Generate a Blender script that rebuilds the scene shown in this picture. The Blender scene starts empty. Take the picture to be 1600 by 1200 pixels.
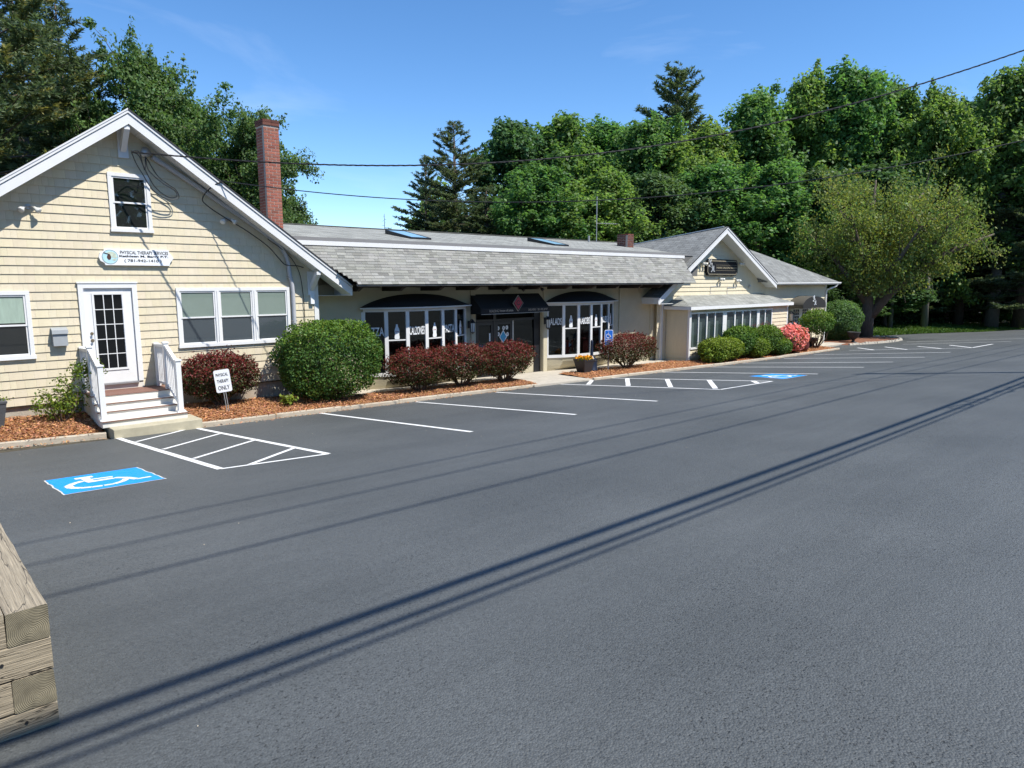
import bpy, bmesh, math, random
import numpy as np
from mathutils import Vector, Matrix

scene = bpy.context.scene
PI = math.pi
rad = math.radians

# ------------------------------------------------------------------ camera
# X runs along the shop fronts (to the right), Y into the buildings, Z up; z = 0 is the cottage door sill.
FPX, YAW, PITCH, ROLL = 1092.59, rad(47.4467), rad(8.2653), rad(-0.18932)
CAM = np.array([0.0, -17.2397, 2.1611])
_f = np.array([math.cos(YAW) * math.cos(PITCH), math.sin(YAW) * math.cos(PITCH), -math.sin(PITCH)])
_r0 = np.array([math.sin(YAW), -math.cos(YAW), 0.0])
_u0 = np.cross(_r0, _f)
_r = _r0 * math.cos(ROLL) + _u0 * math.sin(ROLL)
_u = _u0 * math.cos(ROLL) - _r0 * math.sin(ROLL)
cam_data = bpy.data.cameras.new('camera')
cam = bpy.data.objects.new('camera', cam_data)
scene.collection.objects.link(cam)
M = Matrix(((_r[0], _u[0], -_f[0], CAM[0]), (_r[1], _u[1], -_f[1], CAM[1]), (_r[2], _u[2], -_f[2], CAM[2]), (0, 0, 0, 1)))
cam.matrix_world = M
cam_data.sensor_width = 36.0
cam_data.lens = FPX / 1600 * 36.0
cam_data.clip_start = 0.05
cam_data.clip_end = 2000
scene.camera = cam

# ------------------------------------------------------------------ sky and sun
SUN = Vector((0.21, -0.5, 0.79)).normalized()          # towards the sun
sun_el = math.asin(SUN.z)
sun_az = math.atan2(SUN.x, SUN.y)                      # clockwise from +Y
world = bpy.data.worlds.new('World')
scene.world = world
world.use_nodes = True
wn, wl = world.node_tree.nodes, world.node_tree.links
wn.clear()
w_out = wn.new('ShaderNodeOutputWorld')
w_bg = wn.new('ShaderNodeBackground')
w_sky = wn.new('ShaderNodeTexSky')
w_sky.sky_type = 'NISHITA'
w_sky.sun_disc = False
w_sky.sun_elevation = sun_el
w_sky.sun_rotation = sun_az
w_sky.altitude = 50
w_sky.air_density = 0.75
w_sky.dust_density = 0.0
w_sky.ozone_density = 2.5
w_tc = wn.new('ShaderNodeTexCoord')
w_map = wn.new('ShaderNodeMapping')
w_map.inputs['Scale'].default_value = (1.0, 2.2, 6.0)
w_map.inputs['Rotation'].default_value = (0.15, 0.1, 0.5)
w_noise = wn.new('ShaderNodeTexNoise')
w_noise.inputs['Scale'].default_value = 1.7
w_noise.inputs['Detail'].default_value = 7
w_noise.inputs['Roughness'].default_value = 0.55
w_noise.inputs['Distortion'].default_value = 0.6
w_ramp = wn.new('ShaderNodeValToRGB')
w_ramp.color_ramp.elements[0].position = 0.55
w_ramp.color_ramp.elements[0].color = (0, 0, 0, 1)
w_ramp.color_ramp.elements[1].position = 0.95
w_ramp.color_ramp.elements[1].color = (0.25, 0.25, 0.25, 1)
w_mix = wn.new('ShaderNodeMix')
w_mix.data_type = 'RGBA'
w_mix.inputs['B'].default_value = (6.2, 6.6, 7.2, 1)     # thin cirrus
wl.new(w_tc.outputs['Generated'], w_map.inputs['Vector'])
wl.new(w_map.outputs['Vector'], w_noise.inputs['Vector'])
wl.new(w_noise.outputs['Fac'], w_ramp.inputs['Fac'])
wl.new(w_ramp.outputs['Color'], w_mix.inputs['Factor'])
w_sat = wn.new('ShaderNodeHueSaturation')
w_sat.inputs['Saturation'].default_value = 1.2
wl.new(w_sky.outputs['Color'], w_sat.inputs['Color'])
wl.new(w_sat.outputs['Color'], w_mix.inputs['A'])
wl.new(w_mix.outputs['Result'], w_bg.inputs['Color'])
w_bg.inputs['Strength'].default_value = 0.145
wl.new(w_bg.outputs['Background'], w_out.inputs['Surface'])

sun_data = bpy.data.lights.new('sun', 'SUN')
sun_data.energy = 4.6
sun_data.angle = rad(0.53)
sun_data.color = (1.0, 0.955, 0.88)
sun = bpy.data.objects.new('sun', sun_data)
scene.collection.objects.link(sun)
sun.rotation_euler = (-SUN).to_track_quat('-Z', 'Y').to_euler()
sun.location = (0, -20, 40)

scene.view_settings.view_transform = 'Standard'
scene.view_settings.look = 'None'
scene.view_settings.exposure = 0.6
scene.view_settings.gamma = 1.0
scene.view_settings.use_curve_mapping = False
scene.render.engine = 'CYCLES'
scene.cycles.use_denoising = True
scene.cycles.max_bounces = 8
scene.cycles.diffuse_bounces = 5
scene.cycles.glossy_bounces = 3
scene.cycles.transmission_bounces = 6
scene.cycles.transparent_max_bounces = 8
scene.cycles.caustics_reflective = False
scene.cycles.caustics_refractive = False

# ------------------------------------------------------------------ helpers
COL = scene.collection
BASE = {}                                               # thing/part name -> world position of its origin


def gz(x, y):
    """height of the sloping lot (falls towards the buildings and slightly to the right)"""
    xx = min(max(x, -25.0), 75.0)
    yy = max(y, -32.0)
    return -0.88 - 0.014 * (xx - 3) + 0.075 * max(0.0, -1.9 - yy)


def pix_at_depth(px, depth):
    d = _f + _r * (px - 800) / FPX
    h = np.array([math.cos(YAW), math.sin(YAW), 0])
    t = depth / (d @ h)
    p = CAM + t * d
    return float(p[0]), float(p[1])


def pix_height(px, py, depth):
    d = _f + _r * (px - 800) / FPX - _u * (py - 600) / FPX
    h = np.array([math.cos(YAW), math.sin(YAW), 0])
    return float((CAM + depth / (d @ h) * d)[2])


def tag(o, label=None, cat=None, group=None, kind=None):
    if label:
        o['label'] = label
    if cat:
        o['category'] = cat
    if group:
        o['group'] = group
    if kind:
        o['kind'] = kind
    return o


def thing(name, loc, label, cat, group=None):
    o = bpy.data.objects.new(name, None)
    o.empty_display_size = 0.2
    o.location = loc
    COL.objects.link(o)
    BASE[o.name] = Vector(loc)
    tag(o, label, cat, group)
    return o


def base_of(o):
    return BASE[o.name] if o is not None and o.name in BASE else Vector((0, 0, 0))


def add_obj(name, mesh, parent=None, loc=None):
    """link a mesh object; with no loc its vertices are relative to the parent's base"""
    o = bpy.data.objects.new(name, mesh)
    COL.objects.link(o)
    if parent is not None:
        o.parent = parent
        b = base_of(parent)
        if loc is not None:
            o.location = Vector(loc) - b
            BASE[o.name] = Vector(loc)
        else:
            BASE[o.name] = b
    else:
        if loc is not None:
            o.location = loc
        BASE[o.name] = Vector(loc) if loc is not None else Vector((0, 0, 0))
    return o


class MB:
    """collects faces in world coordinates; build() makes one mesh object of them"""

    def __init__(self):
        self.v, self.f, self.m, self.c = [], [], [], []
        self.col = None

    def face(self, pts, mi=0):
        n = len(self.v)
        self.v.extend([tuple(p) for p in pts])
        self.f.append(tuple(range(n, n + len(pts))))
        self.m.append(mi)
        if self.col is not None:
            self.c.extend([self.col] * len(pts))
        return self

    def box(self, x0, x1, y0, y1, z0, z1, mi=0):
        a = [(x0, y0, z0), (x1, y0, z0), (x1, y1, z0), (x0, y1, z0), (x0, y0, z1), (x1, y0, z1), (x1, y1, z1), (x0, y1, z1)]
        n = len(self.v)
        self.v.extend(a)
        for q in ((0, 3, 2, 1), (4, 5, 6, 7), (0, 1, 5, 4), (1, 2, 6, 5), (2, 3, 7, 6), (3, 0, 4, 7)):
            self.f.append(tuple(n + i for i in q))
            self.m.append(mi)
        if self.col is not None:
            self.c.extend([self.col] * 8)
        return self

    def hexa(self, a, b, mi=0):
        """prism between two matching polygons a and b"""
        n, k = len(self.v), len(a)
        self.v.extend([tuple(p) for p in a] + [tuple(p) for p in b])
        self.f.append(tuple(n + i for i in reversed(range(k))))
        self.f.append(tuple(n + k + i for i in range(k)))
        self.m += [mi, mi]
        for i in range(k):
            j = (i + 1) % k
            self.f.append((n + i, n + j, n + k + j, n + k + i))
            self.m.append(mi)
        if self.col is not None:
            self.c.extend([self.col] * (2 * k))
        return self

    def bar(self, p, q, w, h, up=(0, 0, 1), mi=0):
        """rectangular bar from p to q; w sideways, h along 'up'"""
        p, q, up = Vector(p), Vector(q), Vector(up)
        d = (q - p).normalized()
        s = d.cross(up).normalized() * (w / 2)
        t = s.cross(d).normalized() * (h / 2)
        self.hexa([p - s - t, p + s - t, p + s + t, p - s + t], [q - s - t, q + s - t, q + s + t, q - s + t], mi)
        return self

    def tube(self, pts, r, n=8, mi=0, cap=True):
        pts = [Vector(p) for p in pts]
        rs = r if isinstance(r, (list, tuple)) else [r] * len(pts)
        rings = []
        prev = None
        for i, p in enumerate(pts):
            d = (pts[min(i + 1, len(pts) - 1)] - pts[max(i - 1, 0)])
            d = d.normalized() if d.length > 1e-9 else Vector((0, 0, 1))
            if prev is None:
                a = d.orthogonal().normalized()
            else:
                a = (prev - d * prev.dot(d))
                a = a.normalized() if a.length > 1e-6 else d.orthogonal().normalized()
            prev = a
            b = d.cross(a)
            base = len(self.v)
            for k in range(n):
                t = 2 * PI * k / n
                self.v.append(tuple(p + (a * math.cos(t) + b * math.sin(t)) * rs[i]))
                if self.col is not None:
                    self.c.append(self.col)
            rings.append(base)
        for i in range(len(rings) - 1):
            for k in range(n):
                k2 = (k + 1) % n
                self.f.append((rings[i] + k, rings[i] + k2, rings[i + 1] + k2, rings[i + 1] + k))
                self.m.append(mi)
        if cap:
            self.f.append(tuple(rings[0] + k for k in reversed(range(n))))
            self.f.append(tuple(rings[-1] + k for k in range(n)))
            self.m += [mi, mi]
        return self

    def lathe(self, cx, cy, prof, n=20, mi=0):
        rings = []
        for (r, z) in prof:
            base = len(self.v)
            for k in range(n):
                t = 2 * PI * k / n
                self.v.append((cx + r * math.cos(t), cy + r * math.sin(t), z))
                if self.col is not None:
                    self.c.append(self.col)
            rings.append(base)
        for i in range(len(rings) - 1):
            for k in range(n):
                k2 = (k + 1) % n
                self.f.append((rings[i] + k, rings[i] + k2, rings[i + 1] + k2, rings[i + 1] + k))
                self.m.append(mi)
        self.f.append(tuple(rings[0] + k for k in reversed(range(n))))
        self.f.append(tuple(rings[-1] + k for k in range(n)))
        self.m += [mi, mi]
        return self

    def mesh(self, name, mats, off=Vector((0, 0, 0)), smooth=False):
        me = bpy.data.meshes.new(name)
        off = Vector(off)
        me.from_pydata([(x - off.x, y - off.y, z - off.z) for x, y, z in self.v], [], self.f)
        for m in (mats if isinstance(mats, (list, tuple)) else [mats]):
            me.materials.append(m)
        if any(self.m):
            me.polygons.foreach_set('material_index', self.m)
        if self.c:
            at = me.color_attributes.new('tint', 'FLOAT_COLOR', 'POINT')
            at.data.foreach_set('color', [c for q in self.c for c in q])
        if smooth:
            me.polygons.foreach_set('use_smooth', [True] * len(me.polygons))
        me.update()
        return me

    def build(self, name, mats, parent=None, smooth=False, bevel=0.0):
        """vertices in world coordinates; the object's origin is its parent's base"""
        off = base_of(parent) if parent is not None else Vector((0, 0, 0))
        me = self.mesh(name, mats, off, smooth)
        o = add_obj(name, me, parent)
        if bevel:
            md = o.modifiers.new('bevel', 'BEVEL')
            md.width = bevel
            md.segments = 2
            md.limit_method = 'ANGLE'
        return o

    def build_at(self, name, mats, loc, label, cat, group=None, smooth=False):
        """a top-level thing that is one mesh, origin at loc"""
        me = self.mesh(name, mats, Vector(loc), smooth)
        o = add_obj(name, me, None, loc)
        return tag(o, label, cat, group)


def text_mesh(txt, mat, origin, right, up, height, width=None, depth=0.004, bold=0.0, align='CENTER', shear=0.0):
    """lettering as a thin mesh, in world coordinates; origin is the middle of its baseline box"""
    cu = bpy.data.curves.new('lettering', 'FONT')
    cu.body = txt
    cu.align_x = align
    cu.align_y = 'CENTER'
    cu.extrude = 0.5
    cu.offset = bold
    cu.shear = shear
    cu.resolution_u = 3
    ob = bpy.data.objects.new('lettering_tmp', cu)
    COL.objects.link(ob)
    bpy.context.view_layer.update()
    dg = bpy.context.evaluated_depsgraph_get()
    me = bpy.data.meshes.new_from_object(ob.evaluated_get(dg))
    bpy.data.objects.remove(ob)
    co = np.empty(len(me.vertices) * 3)
    me.vertices.foreach_get('co', co)
    co = co.reshape(-1, 3)
    lo, hi = co.min(0), co.max(0)
    sy = height / max(1e-6, hi[1] - lo[1])
    sx = (width / max(1e-6, hi[0] - lo[0])) if width else sy
    cx = (lo[0] + hi[0]) / 2
    cy = (lo[1] + hi[1]) / 2
    right, up = Vector(right).normalized(), Vector(up).normalized()
    nrm = right.cross(up)
    R3 = np.array([right, up, nrm])
    q = np.stack([(co[:, 0] - cx) * sx, (co[:, 1] - cy) * sy, co[:, 2] * depth], 1) @ R3 + np.array(origin)
    me.vertices.foreach_set('co', q.ravel())
    me.materials.clear()
    me.materials.append(mat)
    me.update()
    return me


def text_part(name, txt, mat, parent, origin, right, up, height, width=None, **kw):
    me = text_mesh(txt, mat, Vector(origin) - base_of(parent), right, up, height, width, **kw)
    me.name = name
    return add_obj(name, me, parent)


# ------------------------------------------------------------------ materials
MAT = {}


def new_mat(name):
    m = bpy.data.materials.new(name)
    m.use_nodes = True
    nt = m.node_tree
    nt.nodes.clear()
    out = nt.nodes.new('ShaderNodeOutputMaterial')
    MAT[name] = m
    return m, nt, out


def node(nt, typ, **kw):
    n = nt.nodes.new(typ)
    for k, v in kw.items():
        if k.startswith('i_'):
            n.inputs[k[2:].replace('_', ' ')].default_value = v
        else:
            setattr(n, k, v)
    return n


def basic(name, col, rough=0.6, var=0.0, scale=8.0, bump=0.0, bscale=60.0, metal=0.0, spec=0.5, stretch=None, tint=False, dirt=0.0, dirt_col=(0.1, 0.08, 0.06)):
    """principled material with mottled colour and fine relief"""
    m, nt, out = new_mat(name)
    p = node(nt, 'ShaderNodeBsdfPrincipled')
    p.inputs['Roughness'].default_value = rough
    p.inputs['Metallic'].default_value = metal
    p.inputs['Specular IOR Level'].default_value = spec
    nt.links.new(p.outputs[0], out.inputs[0])
    tc = node(nt, 'ShaderNodeTexCoord')
    vec = tc.outputs['Object']
    if stretch:
        mp = node(nt, 'ShaderNodeMapping')
        mp.inputs['Scale'].default_value = stretch
        nt.links.new(vec, mp.inputs['Vector'])
        vec = mp.outputs['Vector']
    cur = None
    if var > 0:
        nz = node(nt, 'ShaderNodeTexNoise')
        nz.inputs['Scale'].default_value = scale
        nz.inputs['Detail'].default_value = 6
        nz.inputs['Roughness'].default_value = 0.6
        nt.links.new(vec, nz.inputs['Vector'])
        rp = node(nt, 'ShaderNodeValToRGB')
        rp.color_ramp.elements[0].position = 0.3
        rp.color_ramp.elements[1].position = 0.7
        rp.color_ramp.elements[0].color = tuple(c * (1 - var) for c in col) + (1,)
        rp.color_ramp.elements[1].color = tuple(min(1, c * (1 + var)) for c in col) + (1,)
        nt.links.new(nz.outputs['Fac'], rp.inputs['Fac'])
        cur = rp.outputs['Color']
    if dirt > 0:
        nz2 = node(nt, 'ShaderNodeTexNoise')
        nz2.inputs['Scale'].default_value = scale * 0.35
        nz2.inputs['Detail'].default_value = 8
        nt.links.new(vec, nz2.inputs['Vector'])
        mr = node(nt, 'ShaderNodeMapRange')
        mr.inputs['From Min'].default_value = 0.5
        mr.inputs['From Max'].default_value = 0.8
        mr.inputs['To Max'].default_value = dirt
        nt.links.new(nz2.outputs['Fac'], mr.inputs['Value'])
        mx = node(nt, 'ShaderNodeMix', data_type='RGBA')
        nt.links.new(mr.outputs[0], mx.inputs['Factor'])
        if cur:
            nt.links.new(cur, mx.inputs['A'])
        else:
            mx.inputs['A'].default_value = tuple(col) + (1,)
        mx.inputs['B'].default_value = tuple(dirt_col) + (1,)
        cur = mx.outputs['Result']
    if tint:
        at = node(nt, 'ShaderNodeAttribute', attribute_name='tint')
        mx = node(nt, 'ShaderNodeMix', data_type='RGBA', blend_type='MULTIPLY')
        mx.inputs['Factor'].default_value = 1.0
        if cur:
            nt.links.new(cur, mx.inputs['A'])
        else:
            mx.inputs['A'].default_value = tuple(col) + (1,)
        nt.links.new(at.outputs['Color'], mx.inputs['B'])
        cur = mx.outputs['Result']
    if cur:
        nt.links.new(cur, p.inputs['Base Color'])
    else:
        p.inputs['Base Color'].default_value = tuple(col) + (1,)
    if bump > 0:
        nb = node(nt, 'ShaderNodeTexNoise')
        nb.inputs['Scale'].default_value = bscale
        nb.inputs['Detail'].default_value = 4
        nt.links.new(vec, nb.inputs['Vector'])
        bp = node(nt, 'ShaderNodeBump')
        bp.inputs['Strength'].default_value = bump
        bp.inputs['Distance'].default_value = 0.02
        nt.links.new(nb.outputs['Fac'], bp.inputs['Height'])
        nt.links.new(bp.outputs['Normal'], p.inputs['Normal'])
    return m


def leaf_mat(name, col, trans=0.3, hue=0.03, rough=0.5):
    """foliage: diffuse + translucent, colour varied by the leaf's own tint and by object"""
    m, nt, out = new_mat(name)
    at = node(nt, 'ShaderNodeAttribute', attribute_name='tint')
    mx = node(nt, 'ShaderNodeMix', data_type='RGBA', blend_type='MULTIPLY')
    mx.inputs['Factor'].default_value = 1.0
    mx.inputs['A'].default_value = tuple(col) + (1,)
    nt.links.new(at.outputs['Color'], mx.inputs['B'])
    oi = node(nt, 'ShaderNodeObjectInfo')
    hs = node(nt, 'ShaderNodeHueSaturation')
    mr = node(nt, 'ShaderNodeMapRange')
    mr.inputs['To Min'].default_value = 0.5 - hue
    mr.inputs['To Max'].default_value = 0.5 + hue
    nt.links.new(oi.outputs['Random'], mr.inputs['Value'])
    nt.links.new(mr.outputs[0], hs.inputs['Hue'])
    nt.links.new(mx.outputs['Result'], hs.inputs['Color'])
    d = node(nt, 'ShaderNodeBsdfDiffuse')
    t = node(nt, 'ShaderNodeBsdfTranslucent')
    g = node(nt, 'ShaderNodeBsdfGlossy')
    g.inputs['Roughness'].default_value = rough
    g.inputs['Color'].default_value = (0.8, 0.85, 0.9, 1)
    nt.links.new(hs.outputs['Color'], d.inputs['Color'])
    br = node(nt, 'ShaderNodeMix', data_type='RGBA', blend_type='MULTIPLY')
    br.inputs['Factor'].default_value = 1.0
    br.inputs['B'].default_value = (1.4, 1.5, 0.85, 1)
    nt.links.new(hs.outputs['Color'], br.inputs['A'])
    nt.links.new(br.outputs['Result'], t.inputs['Color'])
    m1 = node(nt, 'ShaderNodeMixShader')
    m1.inputs[0].default_value = trans
    nt.links.new(d.outputs[0], m1.inputs[1])
    nt.links.new(t.outputs[0], m1.inputs[2])
    m2 = node(nt, 'ShaderNodeMixShader')
    m2.inputs[0].default_value = 0.015
    nt.links.new(m1.outputs[0], m2.inputs[1])
    nt.links.new(g.outputs[0], m2.inputs[2])
    nt.links.new(m2.outputs[0], out.inputs[0])
    return m


def glass_mat(name, tintc=(0.75, 0.8, 0.8), refl=(1, 1, 1)):
    m, nt, out = new_mat(name)
    lw = node(nt, 'ShaderNodeLayerWeight')
    lw.inputs['Blend'].default_value = 0.5
    pw_ = node(nt, 'ShaderNodeMath', operation='POWER')
    pw_.inputs[1].default_value = 5.0
    nt.links.new(lw.outputs['Facing'], pw_.inputs[0])
    fr = node(nt, 'ShaderNodeMath', operation='MULTIPLY_ADD')       # Schlick, the same from both sides
    fr.inputs[1].default_value = 0.94
    fr.inputs[2].default_value = 0.06
    nt.links.new(pw_.outputs[0], fr.inputs[0])
    tr = node(nt, 'ShaderNodeBsdfTransparent')
    tr.inputs['Color'].default_value = tuple(tintc) + (1,)
    gl = node(nt, 'ShaderNodeBsdfGlossy')
    gl.inputs['Roughness'].default_value = 0.02
    gl.inputs['Color'].default_value = tuple(refl) + (1,)
    mx = node(nt, 'ShaderNodeMixShader')
    nt.links.new(fr.outputs[0], mx.inputs[0])
    nt.links.new(tr.outputs[0], mx.inputs[1])
    nt.links.new(gl.outputs[0], mx.inputs[2])
    nt.links.new(mx.outputs[0], out.inputs[0])
    return m


def asphalt_mat():
    """fresh sealed asphalt: cloudy patches, faint squeegee streaks, single stones"""
    m, nt, out = new_mat('asphalt')
    p = node(nt, 'ShaderNodeBsdfPrincipled')
    nt.links.new(p.outputs[0], out.inputs[0])
    tc = node(nt, 'ShaderNodeTexCoord')
    V = tc.outputs['Object']

    def noise(scale, detail=4, dist=0.0, vec=V):
        n = node(nt, 'ShaderNodeTexNoise')
        n.inputs['Scale'].default_value = scale
        n.inputs['Detail'].default_value = detail
        n.inputs['Distortion'].default_value = dist
        nt.links.new(vec, n.inputs['Vector'])
        return n.outputs['Fac']

    def remap(sock, a, b, c, d):
        r = node(nt, 'ShaderNodeMapRange')
        for k, v in (('From Min', a), ('From Max', b), ('To Min', c), ('To Max', d)):
            r.inputs[k].default_value = v
        nt.links.new(sock, r.inputs['Value'])
        return r.outputs[0]

    def mul(a, b):
        q = node(nt, 'ShaderNodeMath', operation='MULTIPLY')
        nt.links.new(a, q.inputs[0])
        nt.links.new(b, q.inputs[1])
        return q.outputs[0]
    r1 = node(nt, 'ShaderNodeValToRGB')
    r1.color_ramp.elements[0].position, r1.color_ramp.elements[1].position = 0.35, 0.68
    r1.color_ramp.elements[0].color = (0.072, 0.078, 0.078, 1)
    r1.color_ramp.elements[1].color = (0.094, 0.101, 0.101, 1)
    nt.links.new(noise(0.4, 6), r1.inputs['Fac'])
    mp = node(nt, 'ShaderNodeMapping')
    mp.inputs['Scale'].default_value = (0.25, 2.2, 1)
    mp.inputs['Rotation'].default_value = (0, 0, 0.12)
    nt.links.new(V, mp.inputs['Vector'])
    streak = remap(noise(1.1, 7, 1.2, mp.outputs['Vector']), 0.3, 0.7, 0.93, 1.06)
    # single stones: each cell its own grey, dark pits between
    vo = node(nt, 'ShaderNodeTexVoronoi')
    vo.inputs['Scale'].default_value = 85
    nt.links.new(V, vo.inputs['Vector'])
    sp = node(nt, 'ShaderNodeSeparateColor')
    nt.links.new(vo.outputs['Color'], sp.inputs[0])
    stone = remap(sp.outputs[0], 0, 1, 0.80, 1.22)
    pits = remap(noise(60, 2), 0.30, 0.42, 0.35, 1.0)
    coarse = remap(noise(0.55, 3), 0.45, 0.62, 0.0, 1.0)      # patches where the stones show more
    pit2 = node(nt, 'ShaderNodeMix')
    pit2.data_type = 'FLOAT'
    pit2.inputs['A'].default_value = 1.0
    nt.links.new(remap(coarse, 0, 1, 0.25, 1.0), pit2.inputs['Factor'])
    nt.links.new(pits, pit2.inputs['B'])
    # thin scuffed tyre arcs
    w = noise(0.5, 2, 2.2)
    sb = node(nt, 'ShaderNodeMath', operation='SUBTRACT')
    sb.inputs[1].default_value = 0.5
    nt.links.new(w, sb.inputs[0])
    ab = node(nt, 'ShaderNodeMath', operation='ABSOLUTE')
    nt.links.new(sb.outputs[0], ab.inputs[0])
    arcs = remap(ab.outputs[0], 0.0, 0.004, 0.85, 1.0)
    val = mul(mul(streak, stone), mul(pit2.outputs[0], arcs))
    mx = node(nt, 'ShaderNodeMix', data_type='RGBA', blend_type='MULTIPLY')
    mx.inputs['Factor'].default_value = 1.0
    nt.links.new(r1.outputs['Color'], mx.inputs['A'])
    nt.links.new(val, mx.inputs['B'])
    nt.links.new(mx.outputs['Result'], p.inputs['Base Color'])
    p.inputs['Roughness'].default_value = 0.58
    p.inputs['Specular IOR Level'].default_value = 0.45
    ad = node(nt, 'ShaderNodeMath', operation='SUBTRACT')
    nt.links.new(pits, ad.inputs[0])
    nt.links.new(vo.outputs['Distance'], ad.inputs[1])
    bp = node(nt, 'ShaderNodeBump')
    bp.inputs['Strength'].default_value = 0.6
    bp.inputs['Distance'].default_value = 0.008
    nt.links.new(ad.outputs[0], bp.inputs['Height'])
    nt.links.new(bp.outputs['Normal'], p.inputs['Normal'])
    return m


def roof_mat(name, col, su=0.33, sv=0.16, axes='XY'):
    """three-tab shingles seen from afar: brick pattern in the roof's own plane (UV map in metres)"""
    m, nt, out = new_mat(name)
    p = node(nt, 'ShaderNodeBsdfPrincipled')
    p.inputs['Roughness'].default_value = 0.9
    nt.links.new(p.outputs[0], out.inputs[0])
    uv = node(nt, 'ShaderNodeUVMap')
    b = node(nt, 'ShaderNodeTexBrick')
    b.offset = 0.5
    b.inputs['Color1'].default_value = tuple(c * 0.84 for c in col) + (1,)
    b.inputs['Color2'].default_value = tuple(c * 1.14 for c in col) + (1,)
    b.inputs['Mortar'].default_value = tuple(c * 0.5 for c in col) + (1,)
    b.inputs['Scale'].default_value = 1.0
    b.inputs['Brick Width'].default_value = su
    b.inputs['Row Height'].default_value = sv
    b.inputs['Mortar Size'].default_value = 0.012
    b.inputs['Mortar Smooth'].default_value = 0.3
    nt.links.new(uv.outputs[0], b.inputs['Vector'])
    nz = node(nt, 'ShaderNodeTexNoise')
    nz.inputs['Scale'].default_value = 1.3
    nz.inputs['Detail'].default_value = 8
    nt.links.new(uv.outputs[0], nz.inputs['Vector'])
    mr = node(nt, 'ShaderNodeMapRange')
    mr.inputs['From Min'].default_value, mr.inputs['From Max'].default_value = 0.3, 0.7
    mr.inputs['To Min'].default_value, mr.inputs['To Max'].default_value = 0.75, 1.15
    nt.links.new(nz.outputs['Fac'], mr.inputs['Value'])
    mx = node(nt, 'ShaderNodeMix', data_type='RGBA', blend_type='MULTIPLY')
    mx.inputs['Factor'].default_value = 1.0
    nt.links.new(b.outputs['Color'], mx.inputs['A'])
    nt.links.new(mr.outputs[0], mx.inputs['B'])
    nt.links.new(mx.outputs['Result'], p.inputs['Base Color'])
    bp = node(nt, 'ShaderNodeBump')
    bp.inputs['Strength'].default_value = 0.6
    bp.inputs['Distance'].default_value = 0.01
    nt.links.new(b.outputs['Fac'], bp.inputs['Height'])
    bp.invert = True
    nt.links.new(bp.outputs['Normal'], p.inputs['Normal'])
    return m


asphalt_mat()
basic('paint_white', (0.76, 0.76, 0.74), 0.6, 0.06, 30, dirt=0.30, dirt_col=(0.28, 0.28, 0.28), bump=0.3, bscale=150)
basic('paint_blue', (0.0, 0.29, 0.80), 0.6, 0.05, 20, bump=0.3, bscale=150)
basic('paint_edge', (0.62, 0.60, 0.55), 0.7)
basic('siding', (0.62, 0.545, 0.395), 0.65, 0.05, 2.5, tint=True, bump=0.15, bscale=90, stretch=(6, 6, 1))
basic('siding_far', (0.64, 0.57, 0.41), 0.65, 0.05, 2.5, bump=0.15, bscale=60, stretch=(6, 6, 1), dirt=0.1, dirt_col=(0.4, 0.34, 0.25))
basic('stucco', (0.50, 0.45, 0.32), 0.85, 0.07, 1.5, bump=0.35, bscale=35, dirt=0.12, dirt_col=(0.28, 0.24, 0.17))
basic('trim', (0.70, 0.70, 0.69), 0.45, 0.03, 3.0, dirt=0.10, dirt_col=(0.5, 0.5, 0.47))
basic('vinyl', (0.72, 0.72, 0.71), 0.35, 0.02, 3.0, dirt=0.06, dirt_col=(0.55, 0.53, 0.48))
basic('riser', (0.68, 0.66, 0.60), 0.6, 0.05, 6.0, dirt=0.45, dirt_col=(0.5, 0.46, 0.40))
basic('tread', (0.19, 0.095, 0.07), 0.6, 0.12, 14, stretch=(1, 8, 8), bump=0.1)
basic('soffit', (0.70, 0.70, 0.67), 0.5, 0.03, 4)
basic('concrete', (0.45, 0.41, 0.34), 0.85, 0.12, 5, bump=0.3, bscale=70, dirt=0.35, dirt_col=(0.24, 0.22, 0.18))
basic('concrete_pad', (0.42, 0.38, 0.27), 0.85, 0.12, 5, bump=0.3, bscale=70, dirt=0.4, dirt_col=(0.25, 0.23, 0.14))
basic('foundation', (0.42, 0.39, 0.33), 0.9, 0.12, 4, bump=0.4, bscale=40, dirt=0.5, dirt_col=(0.30, 0.19, 0.11))
basic('kerb', (0.46, 0.40, 0.31), 0.85, 0.14, 4, bump=0.4, bscale=50, dirt=0.5, dirt_col=(0.25, 0.18, 0.12))
basic('mulch', (0.30, 0.125, 0.045), 0.95, 0.35, 18, bump=1.0, bscale=45)
basic('mulch_chip', (0.40, 0.185, 0.075), 0.9, tint=True)
basic('mulch_brown', (0.20, 0.085, 0.045), 0.95, 0.35, 18, bump=1.0, bscale=45)
basic('soil', (0.065, 0.055, 0.035), 0.95, 0.3, 3, bump=0.6, bscale=12)
basic('grass_ground', (0.045, 0.085, 0.02), 0.95, 0.3, 3, bump=0.6, bscale=30)
basic('brick', (0.29, 0.098, 0.064), 0.85, 0.22, 20, bump=0.4, bscale=60, tint=True)
basic('mortar', (0.42, 0.36, 0.31), 0.9, 0.1, 30, bump=0.3)
basic('shingle_roof', (0.235, 0.235, 0.215), 0.92, 0.10, 26, tint=True, bump=0.5, bscale=140)
roof_mat('roof_pale', (0.275, 0.28, 0.255), 0.33, 0.17)
roof_mat('roof_grey', (0.205, 0.21, 0.20), 0.33, 0.17)
basic('roll_roof', (0.13, 0.127, 0.12), 0.9, 0.1, 3, bump=0.3)
basic('roof_edge', (0.03, 0.03, 0.032), 0.8)
basic('black_canvas', (0.011, 0.011, 0.012), 0.85, 0.1, 12, bump=0.15, bscale=200)
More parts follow.
